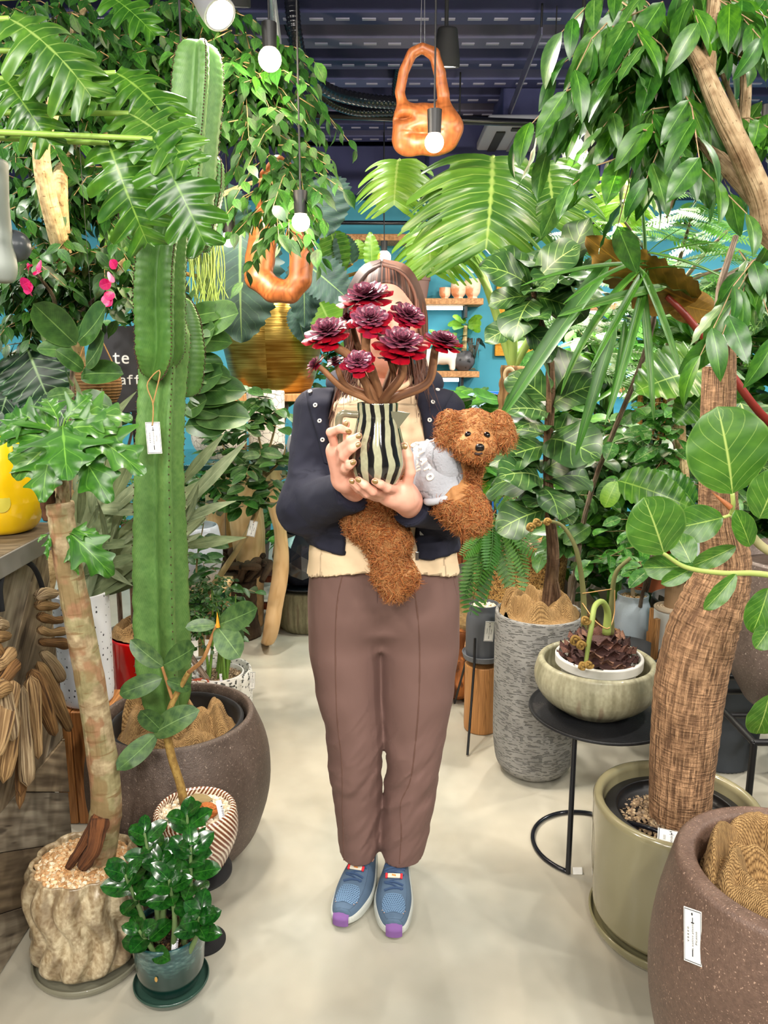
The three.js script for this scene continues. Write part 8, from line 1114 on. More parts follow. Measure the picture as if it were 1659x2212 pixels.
// ---------------------------------------------------------------- scaly fern crown
{
  const g = scalyFern, sm2 = [0x5a3a34, 0x7a5244, 0x4a302c, 0x8a6450].map((c) => mat({ color: c, roughness: 0.9, bumpMap: T.fine, bumpScale: 0.004 })), sc = leafGeo({ n: 6, m: 2, w: ellW(0.5, 0.35, 0.5), bend: -0.9, fold: 0.4, wave: 0.12, wk: 9 });
  part(g, 'crown', new THREE.SphereGeometry(0.085, 28, 16, 0, 6.3, 0, 1.7).scale(1, 0.85, 1), sm2[2], V(0, 0.115, 0));
  for (let i = 0; i < 60; i++) { const a = i * 2.4, e = lerp(0.05, 1.25, i / 60), n = V(Math.cos(a) * Math.cos(e), Math.sin(e), Math.sin(a) * Math.cos(e)), p = n.clone().multiply(V(0.08, 0.068, 0.08)).add(V(0, 0.112, 0)), m = part(g, 'scale', sc, sm2[i % 4]); const y = n.clone().multiplyScalar(0.55).add(V(0, 0.8, 0)).normalize(), z = n.clone().sub(y.clone().multiplyScalar(n.dot(y))).normalize(), x = V(0, 0, 0).crossVectors(y, z), s = rr(0.034, 0.046); m.applyMatrix4(new THREE.Matrix4().makeBasis(x.multiplyScalar(s), y.multiplyScalar(s), z.multiplyScalar(s)).setPosition(p)); }
  const fm = mat({ color: 0x8a9a4c, roughness: 0.6 }), fb = mat({ color: 0x6a6a3c, roughness: 0.7 }), kn = mat({ color: 0x9a7a3c, roughness: 0.8 });
  stemOf(g, 'fiddlehead', px3([[1310, 1370, 1.97], [1312, 1320, 1.97], [1300, 1300, 1.95], [1285, 1310, 1.92], [1278, 1350, 1.88], [1270, 1400, 1.86], [1265, 1435, 1.85]]), [0.012, 0.009, 0.008, 0.0075, 0.007, 0.006, 0.005], fm, 40, 10);
  stemOf(g, 'fiddlehead', px3([[1320, 1370, 2.02], [1322, 1290, 2.02], [1332, 1235, 2.02], [1362, 1205, 2.02]]), [0.009, 0.007, 0.006, 0.005], fb, 30, 10); stemOf(g, 'fiddlehead', px3([[1262, 1360, 2.05], [1258, 1260, 2.05], [1238, 1170, 2.05], [1205, 1130, 2.05], [1150, 1130, 2.05]]), [0.009, 0.0075, 0.006, 0.005, 0.004], fb, 30, 10);
  const spi = (c, r, k) => { const p = []; for (let i = 0; i <= 30; i++) { const t = i / 30, q = r * (1 - t * 0.8), a = t * 11 * k; p.push(c.clone().add(V(Math.cos(a) * q, Math.sin(a) * q, 0.003 * Math.sin(i)))); } return p; };
  for (const [x, y, d, r, k] of [[1258, 1440, 1.845, 0.011, 1], [1272, 1436, 1.84, 0.011, -1], [1242, 1385, 1.87, 0.014, 1], [1265, 1340, 1.88, 0.012, -1], [1255, 1395, 1.86, 0.012, 1], [1146, 1140, 2.04, 0.012, 1], [1160, 1128, 2.04, 0.011, -1], [1182, 1128, 2.04, 0.01, 1]]) stemOf(g, 'curl', spi(at(x, y, d), r, k), 0.0035, kn, 40, 6);
  stemOf(g, 'twine', px3([[1256, 1300, 2.05], [1290, 1345, 1.97], [1312, 1358, 1.955], [1326, 1330, 2.0], [1328, 1275, 2.0]]), 0.0016, M.twine, 24, 5); stemOf(g, 'twine', px3([[1258, 1282, 2.04], [1325, 1272, 2.015]]), 0.0014, M.twine, 8, 5);
}
// ---------------------------------------------------------------- rear greenery
seed(432);
function bush(name, label, px, dFloor, hgt, blobs, geos, mats, o, potHex = 0x77706a) {
  const b = V(at(px, 900, dFloor).x, 0, -dFloor), g = thing(name, label, 'plant', b), L = new Leaves(g), top = at(blobs[0][0], blobs[0][1], blobs[0][2]); const pr = o.potR || 0.12; part(g, 'pot', lathe([[0.001, 0], [pr * 0.85, 0, 0.02], [pr, hgt, 0.01], [pr * 0.93, hgt], [pr * 0.9, hgt * 0.85], [0.001, hgt * 0.82]], 36), col(potHex, 0.7)); for (let i = 0; i < (o.stems || 3); i++) { const q = blobs[i % blobs.length], e = at(q[0] + rr(-20, 20), q[1] + rr(-20, 20), q[2]); stemOf(g, 'stem', [b.clone().add(V(rr(-0.03, 0.03), hgt * 0.8, rr(-0.03, 0.03))), b.clone().lerp(e, 0.5).add(V(rr(-0.03, 0.03), 0.05, 0)), e], [0.012, 0.009, 0.005], mBark, 16, 6); } spray(L, blobs, geos, mats, o); L.done(); return g;
}
const O = (size, per = 6, x = {}) => ({ len: [0.1, 0.22], rise: [-0.2, 0.5], size, per, hang: 0.35, twig: 0.0018, ...x });
bush('umbrella_bush', 'leafy light green bush in the rear beside the ribbed cactus columns', 1270, 4.3, 0.3, [[1270, 720, 3.7, 90, 80, 0.3, 26], [1240, 850, 3.7, 60, 90, 0.3, 22], [1340, 760, 3.8, 70, 90, 0.3, 20]], [G.small, G.zz], LM.var.concat(LM.lance), O([0.07, 0.13]));
bush('broad_leaf_bush', 'mid green broad-leaved bush low behind the fiddle-leaf trunk', 1250, 3.85, 0.3, [[1290, 1060, 3.1, 70, 80, 0.25, 20], [1340, 960, 3.2, 60, 70, 0.25, 16], [1285, 1150, 3.0, 40, 50, 0.15, 9]], [G.small, G.oval], LM.lance.concat(LM.rub), O([0.07, 0.14]));
bush('variegated_plant', 'trailing variegated plant with cream-edged leaves in front of the terracotta planter', 1420, 3.22, 0.34, [[1420, 1000, 2.7, 50, 60, 0.15, 12], [1410, 1200, 2.6, 60, 70, 0.15, 14], [1440, 920, 2.7, 40, 60, 0.1, 10]], [G.small, G.zz], LM.var, O([0.05, 0.095], 5, { potR: 0.09 }));
bush('dark_palm_bush', 'dark green fine-leaved bush deep between the rope-like stems', 1450, 4.4, 0.35, [[1430, 900, 4.2, 60, 130, 0.25, 40], [1480, 1000, 4.2, 60, 120, 0.25, 30]], [G.lance, G.small], LM.fic.slice(1), O([0.1, 0.18], 7));
bush('corner_bush', 'tall leafy bush filling the right rear corner behind the trunk', 1640, 3.4, 0.35, [[1620, 760, 3.1, 60, 110, 0.25, 24], [1630, 950, 2.9, 60, 130, 0.25, 26], [1620, 1130, 2.8, 60, 80, 0.25, 14], [1620, 620, 3.1, 60, 70, 0.2, 14]], [G.small, G.oval2], LM.lance.concat(LM.fid), O([0.08, 0.15]));
bush('rear_left_bush', 'low green bush behind the driftwood table legs', 380, 4.9, 0.3, [[470, 1040, 4.6, 90, 70, 0.2, 22], [560, 1070, 4.6, 60, 90, 0.2, 16], [610, 1120, 4.5, 40, 70, 0.2, 10]], [G.small, G.lance], LM.fic.concat(LM.var), O([0.07, 0.14]));
bush('wall_bush', 'green bush against the blue wall at the far left', 190, 4.6, 0.3, [[160, 860, 4.3, 130, 80, 0.3, 26], [60, 980, 4.2, 80, 100, 0.3, 16], [330, 700, 4.4, 80, 90, 0.3, 22], [440, 560, 4.5, 90, 90, 0.3, 20]], [G.small, G.oval2], LM.fic, O([0.07, 0.15]));
bush('side_bush', 'small-leaved bush behind the woman beside the brass pot', 720, 4.9, 0.4, [[690, 860, 4.6, 60, 60, 0.2, 12], [720, 760, 4.7, 50, 80, 0.2, 14]], [G.small], LM.fic.concat(LM.lance), O([0.07, 0.12]));
bush('arm_side_plant', 'leafy plant with long leaves showing beside the dog', 1075, 4.5, 0.35, [[1050, 880, 3.7, 60, 50, 0.2, 9], [1065, 1010, 3.6, 50, 60, 0.2, 9], [1120, 1000, 3.5, 40, 40, 0.1, 3]], [G.lance2, G.oval2], LM.lance, O([0.12, 0.22], 4));
{ const L = new Leaves(boxPlanter), p = boxPlanter.position; for (let i = 0; i < 5; i++) stemOf(boxPlanter, 'stem', [V(p.x - 0.08 + i * 0.04, at(1290, 1292, 3.5).y + 0.12, p.z), at(1260 + i * 22, 1215, 3.35)], [0.005, 0.003], mBark, 6, 5); spray(L, [[1300, 1215, 3.3, 55, 40, 0.08, 14]], [G.small, G.fic2], LM.fic.concat(LM.lance), O([0.05, 0.1], 5)); L.done(); }
// two large leaves of a climbing plant
{
  const b = V(at(1330, 900, 2.55).x + 0.1, 0, -2.62), g = thing('climbing_aroid', 'climbing plant with one long striped leaf and a yellowing one left of the trunk', 'plant', V(1.4, 0, -2.72)), L = new Leaves(g), o = g.position; part(g, 'pot', lathe([[0.001, 0], [0.07, 0, 0.02], [0.09, 0.2, 0.01], [0.08, 0.2], [0.07, 0.16], [0.001, 0.15]], 32), col(0x6a6a6a, 0.7)); stemOf(g, 'stem', [o.clone().setY(0.16), at(1500, 1200, 2.5), at(1510, 1080, 2.3), at(1336, 1040, 2.15)], [0.008, 0.006, 0.005, 0.003], mGreen); L.from(G.ele, LM.sel, at(1335, 1038, 2.12), at(1512, 1085, 2.05), { w: 1.1, n: V(0, 0.5, 1) }); L.from(G.oval, LM.lime, at(1332, 1040, 2.12), at(1305, 1095, 2.1), { w: 1.3 }); L.from(G.oval, LM.fid, at(1330, 1035, 2.14), at(1295, 1080, 2.12), { w: 1.4 }); L.from(G.ele, LM.sel, at(1500, 1090, 2.25), at(1450, 1010, 2.2), { w: 1.1 }); L.done();
}
// ribbed column cacti and rope-like stems in the rear
{
  const cm = mat({ color: 0x5f9a3c, roughness: 0.5 }); for (const [px, y0, d, r, label] of [[1314, 790, 3.95, 0.036, 'slender ribbed cactus column rising in the rear right'], [1342, 965, 3.22, 0.03, 'shorter ribbed cactus column in front of the taller one']]) { const t = at(px, y0, d), b = V(t.x, 0, t.z), g = thing('ribbed_cactus', label, 'cactus', b); part(g, 'pot', lathe([[0.001, 0], [0.06, 0, 0.01], [0.075, 0.16, 0.006], [0.07, 0.16], [0.001, 0.13]], 28), col(0xb8b4aa, 0.7)); part(g, 'column', sweep(spline([V(0, 0.12, 0), V(0.01, t.y * 0.5, 0), V(0, t.y, 0)], 40), (q, a) => r * Math.pow(Math.max(0, 1 - Math.pow(q, 40)), 0.5) * (0.8 + 0.2 * Math.abs(Math.cos(a * 3.5))), 42), cm); }
  const b = V(1.43, 0, -4.05), g = thing('rope_stem_plant', 'cluster of thin bare scarred stems like ropes behind the variegated leaves', 'plant', b), sm2 = mat({ map: rep(T.paleBark, 2, 6), color: 0xe0b880, roughness: 0.9, bumpMap: rep(T.barkB, 1, 4), bumpScale: 0.006 }); part(g, 'pot', lathe([[0.001, 0], [0.09, 0, 0.02], [0.11, 0.3, 0.01], [0.1, 0.3], [0.001, 0.26]], 36), col(0xd8d4cc, 0.6)); for (const [x0, x1, y1] of [[1378, 1385, 810], [1385, 1440, 780], [1412, 1450, 780], [1430, 1460, 800]]) stemOf(g, 'stem', [b.clone().add(V((x0 - 1405) * 0.0016, 0.25, 0)), at(x0, 1050, 3.5), at(x1, y1, 3.4)], [0.016, 0.015, 0.011], sm2, 24, 8); const L = new Leaves(g); for (const x of [[1385, 810], [1440, 780], [1458, 795]]) whorl(L, at(x[0], x[1], 3.4), 12, [G.strap], LM.strap, 0.3, { e0: -0.3, e1: 1.2 }); L.done();
  const tb = V(1.25, 0, -2.98), q = thing('bare_trunk_plant', 'slim pale bare trunk standing just left of the thick fig trunk', 'plant', tb); part(q, 'pot', lathe([[0.001, 0], [0.07, 0, 0.02], [0.085, 0.2, 0.01], [0.08, 0.2], [0.001, 0.16]], 32), col(0x5f5d58, 0.7)); stemOf(q, 'trunk', [tb.clone().setY(0.16), at(1478, 1060, 2.75), at(1468, 900, 2.72), at(1478, 790, 2.7), at(1500, 730, 2.7)], [0.022, 0.021, 0.02, 0.019, 0.015], mPale, 30, 12); const L3 = new Leaves(q); whorl(L3, at(1500, 735, 2.7), 14, [G.oval, G.oval2], LM.lance, 0.16, { e0: -0.4, e1: 1.1 }); L3.done();
}
{ const L = new Leaves(bluePlant), t = bluePlant.position.clone().add(V(0.03, 0.52, 0.01)); whorl(L, t, 9, [G.small], LM.var, 0.08, { e0: -0.3, e1: 0.9 }); L.done(); }
// ---------------------------------------------------------------- shelves, pictures and lamps at the back wall
seed(501);
const WZ = ROOM.z0;
function shelf(label, x0, x1, py, tubeOn, dep = 0.28) {
  const a = at(x0, py, -WZ - dep), b = at(x1, py, -WZ - dep), y = a.y, cx = (a.x + b.x) / 2, w = b.x - a.x, g = thing('wall_shelf', label, 'shelf', V(cx, y, WZ + dep / 2));
  part(g, 'board', boxUV(box(w, 0.045, dep, 0.006, 0, -0.0225, 0)), M.shelfWood); for (const s of [-1, 1]) part(g, 'bracket', box(0.02, 0.09, dep * 0.8, 0.002, s * (w / 2 - 0.12), -0.09, -0.02), M.black);
  if (tubeOn) { part(g, 'light_tube', new THREE.CylinderGeometry(0.014, 0.014, w * 0.7, 14).rotateZ(Math.PI / 2), mat({ color: 0xffffff, emissive: 0xe8f6ff, emissiveIntensity: 5, roughness: 0.4 }), V(-0.06, -0.064, 0.06)); const l = new THREE.RectAreaLight(0xe6f4ff, 28, w * 0.7, 0.03); l.position.set(cx - 0.06, y - 0.082, WZ + dep / 2 + 0.06); l.lookAt(cx - 0.06, y - 2, WZ + dep / 2 - 0.3); scene.add(l); }
  return { y, g };
}
const sA = shelf('long wooden wall shelf just below the black rail', 690, 1055, 505, false), sB = shelf('wooden wall shelf carrying the marbled cups', 880, 1045, 644, true), sC = shelf('lower wooden wall shelf with the white animal pot', 870, 1036, 802, true), sD = shelf('unseen shelf with a tube lighting the wall at right rear', 1180, 1420, 655, true), sE = shelf('lower unseen shelf whose tube lights the wall behind the right-hand plants', 1180, 1480, 835, true);  // both right-hand shelves and their tubes are unseen, placed to brighten the wall
const onShelf = (px, s, z = 0.14) => V(at(px, 700, -WZ - z).x, s.y, WZ + z);
for (const [px, w, h, r] of [[960, 0.085, 0.085, 'smallest'], [989, 0.115, 0.125, 'middle'], [1019, 0.12, 0.145, 'tallest']]) { const g = thing('marbled_cup', r + ' of three orange marbled stone cups on the upper shelf', 'cup', onShelf(px, sB)); part(g, 'body', lathe(PR_cup.map(([a, y, c]) => [a * w / 2 + 0.0005, y * h, (c || 0) * h]), 40), mat({ map: rep(T.marble, 3, 3), roughness: 0.5 })); }
{ let g = thing('clay_pot', 'grey-brown banded clay pot behind the hair on the upper shelf', 'pot', onShelf(905, sB)); part(g, 'body', lathe([[0.001, 0], [0.055, 0, 0.006], [0.075, 0.13, 0.004], [0.082, 0.132, 0.003], [0.083, 0.165, 0.004], [0.072, 0.165], [0.065, 0.1]], 36), col(0x8a6e66, 0.8));
  g = thing('animal_pot', 'white animal-shaped pot with four stubby legs on the lower shelf', 'pot', onShelf(958, sC)); const f = blend([ell(V(0, 0.12, 0), 0.11, 0.075, 0.07), cap(V(-0.07, 0.1, 0.035), V(-0.07, 0.02, 0.035), 0.03, 0.02), cap(V(0.07, 0.1, 0.035), V(0.07, 0.02, 0.035), 0.03, 0.02), cap(V(-0.07, 0.1, -0.035), V(-0.07, 0.02, -0.035), 0.03, 0.02), cap(V(0.07, 0.1, -0.035), V(0.07, 0.02, -0.035), 0.03, 0.02), ell(V(-0.12, 0.09, 0), 0.05, 0.07, 0.045)], 0.03); part(g, 'body', boxUV(netMesh((x, y, z) => Math.max(f(x, y, z), y - 0.17, -y + 0.002), V(-0.2, -0.01, -0.12), V(0.16, 0.21, 0.12), 0.009)), col(0xf0ece2, 0.5));
  const L = new Leaves(g); whorl(L, g.position.clone().add(V(0, 0.18, 0)), 12, [G.zz], LM.lime, 0.11, { e0: 0.1, e1: 1.2, pet: 0.05 }); L.done();
  g = thing('granite_pot', 'round black speckled granite pot with a leafy plant on the lower shelf', 'potted plant', onShelf(1003, sC)); part(g, 'pot', lathe([[0.001, 0], [0.04, 0, 0.01], [0.085, 0.05, 0.04], [0.085, 0.1, 0.04], [0.05, 0.15, 0.01], [0.045, 0.145], [0.001, 0.13]], 40), mat({ map: T.crater, color: 0x5a5a62, roughness: 0.4 })); const L2 = new Leaves(g), t = g.position.clone().add(V(0.01, 0.33, 0)); stemOf(g, 'stem', [g.position.clone().add(V(0, 0.13, 0)), t], [0.02, 0.015], mPale); whorl(L2, t, 10, [G.round], LM.lime, 0.12, { e0: -0.2, e1: 0.8, pet: 0.03 }); L2.done();
  g = thing('glass_jar', 'small clear glass jar with a dark red trailing plant at the shelf end', 'jar', onShelf(1024, sC)); part(g, 'glass', lathe([[0.001, 0], [0.04, 0, 0.005], [0.042, 0.15, 0.004], [0.038, 0.15], [0.036, 0.006], [0.001, 0.006]], 32), mat({ color: 0xe8f4f0, roughness: 0.05, transmission: 1, thickness: 0.003, ior: 1.45 })); const L3 = new Leaves(g); for (let i = 0; i < 22; i++) { const a = rr(0, 6.28), p = g.position.clone().add(V(0, 0.14, 0)); stemOf(g, 'stem', [p.clone().add(V(0, -0.1, 0)), p.clone().add(V(Math.cos(a) * 0.05, 0.1, Math.sin(a) * 0.05))], 0.002, mBark, 4, 4); L3.add(G.lance, LM.ele[0], p.clone().add(V(Math.cos(a) * 0.05, rr(0, 0.12), Math.sin(a) * 0.05)), V(Math.cos(a), rr(-0.6, 0.4), Math.sin(a)), UP, 0.09); } L3.done(); }
{ const c = at(1122, 690, -WZ - 0.03), g = thing('gold_framed_picture', 'picture in a wide gold frame on the blue wall behind the fig', 'picture', V(c.x, c.y, WZ + 0.002)); const w = 0.36, h = 0.54, fm = mat({ color: 0xd8962c, roughness: 0.4, metalness: 0.4, bumpMap: T.fine, bumpScale: 0.006 }); for (const [x, y, a, b] of [[0, h / 2 - 0.04, w, 0.08], [0, -h / 2 + 0.04, w, 0.08], [-w / 2 + 0.04, 0, 0.08, h - 0.16], [w / 2 - 0.04, 0, 0.08, h - 0.16]]) part(g, 'frame_side', box(a, b, 0.04, 0.006, x, y, 0.02), fm); part(g, 'print', new THREE.BoxGeometry(w - 0.15, h - 0.15, 0.01).translate(0, 0, 0.012), mat({ map: dtex(64, 96, (u, v) => (tf(u, v, 3, 4, 61, 3) > 0.55 ? [150, 24, 60] : tf(u, v, 4, 3, 63, 2) > 0.5 ? [232, 186, 40] : [120, 60, 90])), roughness: 0.6 })); }
{ const c = at(1050, 1020, 4.6), g = thing('blue_poster', 'bright blue and pink poster panel showing between dog and trunk', 'poster', V(c.x + 0.06, 0, -4.95)); part(g, 'panel', box(0.5, 0.75, 0.02, 0.003, 0, 0.78, 0), mat({ map: dtex(128, 128, (u, v) => { const a = tf(u, v, 3, 3, 71, 4), b = tf(u, v, 4, 5, 73, 3); return mixc([30, 120, 226], b > 0.58 ? [240, 150, 170] : [186, 216, 250], sm(0.5, 0.62, a)); }), roughness: 0.5 })); for (const s of [-1, 1]) part(g, 'leg', box(0.03, 0.45, 0.03, 0.003, s * 0.2, 0.225, 0), M.orangeWood); }
{ const c = at(1000, 1185, 3.75), g = thing('tiled_cabinet', 'low brown cabinet faced with small square tiles beside the jacket hem', 'cabinet', V(c.x + 0.02, 0, -4.12)); part(g, 'body', box(0.4, c.y + 0.1, 0.3, 0.004, 0, (c.y + 0.1) / 2, 0), col(0x3a2418, 0.8)); const tg = box(0.062, 0.062, 0.006, 0.002), tm = [0xb0683c, 0xa86038, 0xba7044].map((q) => col(q, 0.5)); for (let i = 0; i < 6; i++) for (let j = 0; j < Math.floor((c.y + 0.09) / 0.066); j++) part(g, 'tile', tg, pick(tm), V(-0.165 + i * 0.066, c.y + 0.1 - 0.036 - j * 0.066, 0.153)); }
{ const c = at(996, 1322, 3.0), g = thing('glass_vase', 'round clear glass vase on the platform beside the trousers', 'vase', V(c.x + 0.02, at(1100, 1395, 3.0).y + 0.001, -3.12)); part(g, 'glass', lathe([[0.001, 0], [0.05, 0, 0.01], [0.09, 0.08, 0.05], [0.085, 0.16, 0.05], [0.06, 0.21, 0.01], [0.057, 0.209], [0.081, 0.16, 0.05], [0.086, 0.08, 0.05], [0.048, 0.005], [0.001, 0.005]], 48), mat({ color: 0xf0fbf6, roughness: 0.03, transmission: 1, thickness: 0.003, ior: 1.45 })); }
// dark sign with white words
{ const c = at(290, 810, 2.95), g = thing('shop_sign', 'dark grey sign board with white lettering behind the cactus', 'sign', V(c.x, 0, c.z)); const cv = document.createElement('canvas'); cv.width = 256; cv.height = 256; const x = cv.getContext('2d'); x.fillStyle = '#3a3a40'; x.fillRect(0, 0, 256, 256); x.fillStyle = '#fff'; x.font = 'bold 44px monospace'; x.fillText('te ro', 66, 110); x.font = 'bold 36px monospace'; x.fillText('staff an', 40, 172); const t = new THREE.CanvasTexture(cv); t.colorSpace = THREE.SRGBColorSpace; const pl = col(0x3a3a40, 0.6); part(g, 'board', new THREE.BoxGeometry(0.32, 0.32, 0.012).translate(0, c.y + 0.02, 0), [pl, pl, pl, pl, mat({ map: t, roughness: 0.6 }), pl]); part(g, 'post', box(0.03, c.y - 0.13, 0.03, 0.003, 0, (c.y - 0.13) / 2, 0), M.blackMatte); part(g, 'foot', cyl(0.12, 0.12, 0.012, 32), M.blackMatte); }
// ---------------------------------------------------------------- hanging carved wood
{
  const cw = mat({ color: 0xc89068, map: rep(T.wood, 1.6, 3), roughness: 0.42, clearcoat: 0.15, clearcoatRoughness: 0.3 });
  const hang = (label, o, f, lo, hi, hook) => { const g = thing('carved_wood_hanging', label, 'wood carving', o); part(g, 'carving', boxUV(netMesh((x, y, z) => f(x, y, z), lo, hi, 0.0055), 1), cw); for (const s of [-0.006, 0.006]) part(g, 'wire', tube([V(hook.x + s, hook.y, hook.z), V(hook.x + s * 0.4, (hook.y + ROOM.h - o.y) / 2, hook.z), V(hook.x, ROOM.h - o.y, hook.z)], 0.0012, 5), M.chrome); };
  { const d = 2.45, o = at(920, 220, d), q = (x, y, z = 0) => at(x, y, d).sub(o).add(V(0, 0, z)); const loop = [q(876, 250), q(864, 200), q(872, 155), q(890, 118, 0.01), q(912, 108, 0.015), q(937, 120, 0.01), q(951, 160), q(958, 205), q(962, 250)], caps = loop.slice(1).map((p, i) => cap(loop[i], p, i < 5 ? 0.015 : 0.017, i < 4 ? 0.015 : 0.019)); const body = blend([ell(q(910, 258), 0.085, 0.042, 0.045), ell(q(960, 276), 0.055, 0.048, 0.05), ell(q(882, 300), 0.048, 0.05, 0.04), ell(q(940, 310), 0.06, 0.035, 0.04), (x, y, z) => { let d = 9; for (const f of caps) d = Math.min(d, f(x, y, z)); return d; }], 0.03), notch = blend([ell(q(868, 258, 0.05), 0.03, 0.008, 0.05), ell(q(912, 292, 0.05), 0.035, 0.006, 0.03)], 0.01);
    hang('honey brown carved driftwood shape with a looped handle hanging from the ceiling', o, (x, y, z) => smax(body(x, y, z) + 0.006 * (fb3(x * 16, y * 10, z * 16, 2) - 0.5), -notch(x, y, z), 0.02), V(-0.16, -0.2, -0.09), V(0.16, 0.2, 0.1), q(913, 104)); }
  { const d = 2.75, o = at(602, 500, d), q = (x, y, z = 0) => at(x, y, d).sub(o).add(V(0, 0, z)), L = [q(600, 352), q(574, 378), q(566, 440), q(570, 500), q(562, 560), q(560, 600, 0.02), q(592, 628, 0.03), q(628, 632, 0.03), q(650, 605, 0.02), q(652, 550), q(640, 510), q(634, 460), q(632, 400), q(620, 362), q(600, 352)], r = [0.026, 0.02, 0.018, 0.046, 0.05, 0.046, 0.042, 0.038, 0.04, 0.042, 0.034, 0.014, 0.014, 0.02, 0.024]; const cs = L.slice(1).map((p, i) => cap(L[i], p, r[i], r[i + 1])), f = (x, y, z) => { let d = 9; for (const c of cs) d = smin(d, c(x, y, z), 0.006); return d; };
    hang('glossy carved driftwood ring with thick lower lobes hanging by the brass pot', o, (x, y, z) => Math.max(f(x, y, z), f(x, y, z * 1.25)) + 0.006 * (fb3(x * 18, y * 12, z * 18, 2) - 0.5), V(-0.14, -0.31, -0.09), V(0.15, 0.3, 0.11), q(600, 345)); }
}
// ---------------------------------------------------------------- lamps in view, and one unseen bulb at right rear
function globe(label, px, py, d, r, cd, warm = 0xffe6c8, o = {}) {
  const p = at(px, py, d), g = thing('globe_lamp', label, 'lamp', p); part(g, 'bulb', new THREE.SphereGeometry(r, 28, 20), mat({ color: 0xffffff, emissive: warm, emissiveIntensity: o.glow || 14, roughness: 0.4 })); part(g, 'socket', cyl(0.018, 0.02, 0.06, 18, 0, r * 0.85, 0), M.black); part(g, 'flex', tube([V(0, r + 0.05, 0), V(0, ROOM.h - 0.01 - p.y, 0)], 0.003, 6), M.black);
  const l = new THREE.PointLight(warm, cd, 0, 2); l.position.copy(p); l.castShadow = true; l.shadow.radius = r / 0.02; scene.add(l);
}
globe('round glowing bulb among the fig leaves under the light track', 583, 128, 2.2, 0.03, GLOBE_CD); globe('round glowing bulb in front of the hanging carved ring', 650, 480, 2.25, 0.025, GLOBE_CD); globe('small glowing bulb left of the large dark leaf', 495, 518, 2.5, 0.022, GLOBE_CD); globe('glowing bulb hidden behind the upper left leaves', 402, 322, 2.1, 0.026, GLOBE_CD); globe('round glowing bulb beneath the looped wood carving', 938, 308, 2.25, 0.026, GLOBE_CD * 0.5); globe('glowing bulb among the strap leaves at right', 1338, 495, 3.1, 0.024, GLOBE_CD); globe('glowing bulb at the right picture edge among the fig leaves', 1655, 300, 2.2, 0.026, GLOBE_CD); globe('white bulb just above the hair', 830, 556, 4.8, 0.04, GLOBE_CD); globe('unseen bulb deep in the foliage that lights the right rear', 1180, 590, 3.6, 0.03, GLOBE_CD);  // the last bulb is unseen, placed to light the right rear foliage
{ const p = at(1246, 345, 3.4); lightHead(p, p.clone().add(V(0.3, -1, 0.45)), 'tilted_spotlight', 'tilted white spotlight beside the grey ceiling cassette', 8, { r: 0.05, mat: M.white, glow: 14, soft: 2 }); const q = at(474, 30, 2.0); lightHead(q, q.clone().add(V(0.55, -0.8, 0.5)), 'flood_lamp', 'white floodlight with a large oval glowing face at the top edge', 10, { r: 0.04, mat: col(0x8c8c90, 0.5), glow: 8, soft: 4 }); }
// grey pendant at the left edge
{ const c = at(-2, 480, 1.75), g = thing('grey_pendant_lamp', 'rounded grey pendant lamp shade cut by the left picture edge', 'lamp', c); part(g, 'shade', lathe([[0.001, 0.13], [0.03, 0.125, 0.01], [0.022, 0.02, 0.06], [0.03, -0.1, 0.04], [0.02, -0.125, 0.01], [0.001, -0.128]], 40), col(0x8f958e, 0.5)); part(g, 'dome', new THREE.SphereGeometry(0.034, 24, 16).translate(0.016, -0.045, -0.03), col(0x4a4e54, 0.3)); part(g, 'cord', tube([V(0, 0.12, 0), V(0, ROOM.h - c.y, 0)], 0.003, 6), M.black); }
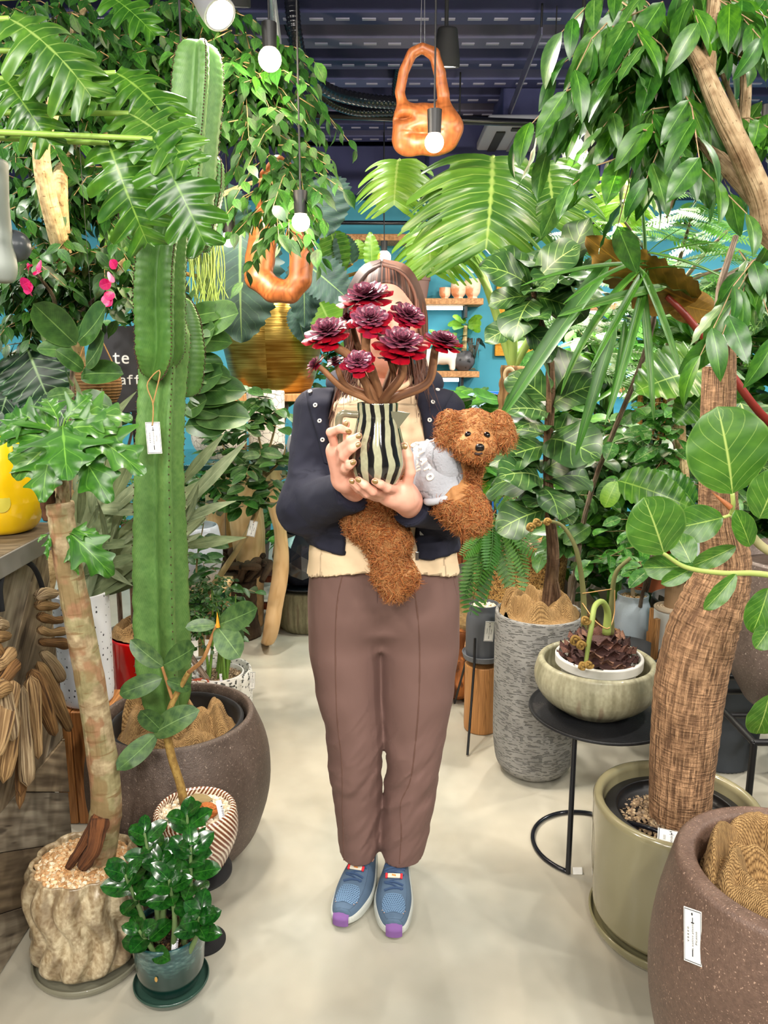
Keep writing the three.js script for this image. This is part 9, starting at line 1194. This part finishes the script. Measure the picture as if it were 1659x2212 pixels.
// ---------------------------------------------------------------- ceiling fittings
{
  let g; const C = (px, py, d) => at(px, py, d);
  { const a = V(-0.36, 2.6, -2.6), b = V(-0.6, 2.6, -5.5), c = a.clone().lerp(b, 0.5); g = thing('light_track', 'pale grey metal light track running back below the ceiling', 'light track', c); part(g, 'rail', tube([a.clone().sub(c), b.clone().sub(c)], 0.016, 4), col(0xb8b8be, 0.4, { metalness: 0.4 })); for (const t of [0.1, 0.9]) { const p = a.clone().lerp(b, t).sub(c); part(g, 'hanger', tube([p, p.clone().setY(ROOM.h - 2.6)], 0.004, 6), M.black); } }
  const hose = (label, pts, r) => { const P = px3(pts), o = P[0].clone(); g = thing('ribbed_conduit', label, 'conduit', o); part(g, 'hose', sweep(spline(P.map((p) => p.clone().sub(o)), 120), (t) => r * (1 + 0.07 * Math.sin(t * 500)), 14), M.blackGloss); };
  hose('thick black ribbed hose curving down from the ceiling to the right', [[628, -20, 3.5], [636, 60, 3.5], [650, 130, 3.6], [700, 190, 3.8], [780, 215, 4.0], [856, 222, 4.1]], 0.03); hose('second black ribbed hose under the thick curved one', [[620, 40, 3.9], [655, 150, 4.0], [700, 210, 4.1], [760, 238, 4.2], [850, 240, 4.3]], 0.024); hose('straight black ribbed hose running up behind the looped carving', [[905, -30, 4.0], [880, 90, 4.2], [862, 160, 4.4], [856, 250, 4.6]], 0.03);
  const rail = (label, a, b, r) => { const o = a.clone().lerp(b, 0.5); g = thing('black_pipe', label, 'pipe', o); part(g, 'pipe', tube([a.clone().sub(o), b.clone().sub(o)], r, 12), M.blackGloss); for (const t of [0.15, 0.5, 0.85]) { const p = a.clone().lerp(b, t).sub(o); part(g, 'rod', tube([p, p.clone().setY(ROOM.h - o.y)], 0.005, 6), M.black); } };
  { const y = C(900, 262, 4.4).y; rail('long black pipe hung across under the ceiling deck', V(-1.1, y + 0.03, -4.3), V(1.9, y - 0.02, -4.5), 0.02); const y2 = C(900, 490, 5.6).y; rail('thin black rail hung in front of the blue wall', V(-2.2, y2 + 0.02, -5.5), V(2.2, y2, -5.5), 0.014); }
  { const c = C(1090, 215, 5.2), o = V(c.x, ROOM.h - 0.42, -5.3); g = thing('duct_unit', 'dark rectangular air duct box hung at the ceiling', 'air unit', o); part(g, 'box', box(1.05, 0.36, 0.5, 0.01, 0.05, 0.18, 0), M.navy); part(g, 'side_plate', box(0.05, 0.34, 0.4, 0.005, 0.61, 0.18, 0.02), M.navyLight); for (const s of [-1, 1]) part(g, 'hanger', tube([V(s * 0.45, 0.3, 0), V(s * 0.45, 0.42, 0)], 0.006, 6), M.black); }
  { const c = C(1160, 308, 4.9), o = V(c.x + 0.05, c.y, -4.9); g = thing('ceiling_cassette', 'grey ceiling air cassette with a dark slot above the split leaves', 'air unit', o); part(g, 'panel', box(0.78, 0.05, 0.78, 0.012, 0, 0.02, 0), col(0x8a8c96, 0.5)); part(g, 'body', box(0.6, 0.2, 0.6, 0.01, 0, 0.14, 0), M.navy); for (const [x, z, w, d2] of [[0, 0.3, 0.5, 0.05], [0, -0.3, 0.5, 0.05], [0.3, 0, 0.05, 0.5], [-0.3, 0, 0.05, 0.5]]) part(g, 'louver', box(w, 0.012, d2, 0.003, x, -0.008, z), M.blackMatte); part(g, 'grille', box(0.42, 0.012, 0.42, 0.003, 0, -0.008, 0), col(0x6c6e78, 0.5)); for (const s of [-1, 1]) part(g, 'hanger', tube([V(s * 0.25, 0.24, 0), V(s * 0.25, ROOM.h - o.y, 0)], 0.006, 6), M.black); }
  { const a = V(at(1172, -10, 3.6).x, 2.74, -3.6), b = V(at(1104, 130, 4.6).x, 2.66, -5.0), o = a.clone().lerp(b, 0.5), L = a.distanceTo(b), n = 22, sh = new THREE.Shape([[-L / 2, -0.03], [L / 2, -0.03], [L / 2, 0.03], [-L / 2, 0.03]].map((p) => new THREE.Vector2(...p))); for (let i = 0; i < n; i++) { const h = new THREE.Path(); h.absellipse(-L / 2 + (i + 0.5) * L / n, 0, L / n * 0.32, 0.011, 0, 6.2832); sh.holes.push(h); } g = thing('slotted_channel', 'slotted steel channel slanting under the ceiling deck', 'channel', o); const m = part(g, 'web', new THREE.ExtrudeGeometry(sh, { depth: 0.006, bevelEnabled: false }), col(0x5c5c74, 0.4, { metalness: 0.3 })); const dr = b.clone().sub(a).normalize(), z = V(0, 0, 0).crossVectors(dr, UP).normalize(), y = V(0, 0, 0).crossVectors(z, dr); m.quaternion.setFromRotationMatrix(new THREE.Matrix4().makeBasis(dr, y, z)); part(g, 'hanger', tube([b.clone().sub(o), b.clone().sub(o).setY(ROOM.h - o.y)], 0.005, 6), M.black); part(g, 'hanger', tube([a.clone().sub(o), a.clone().sub(o).setY(ROOM.h - o.y)], 0.005, 6), M.black); }
}
scene.traverse((o) => { if (o.isMesh) o.castShadow = o.receiveShadow = true; });
renderer.render(scene, camera);
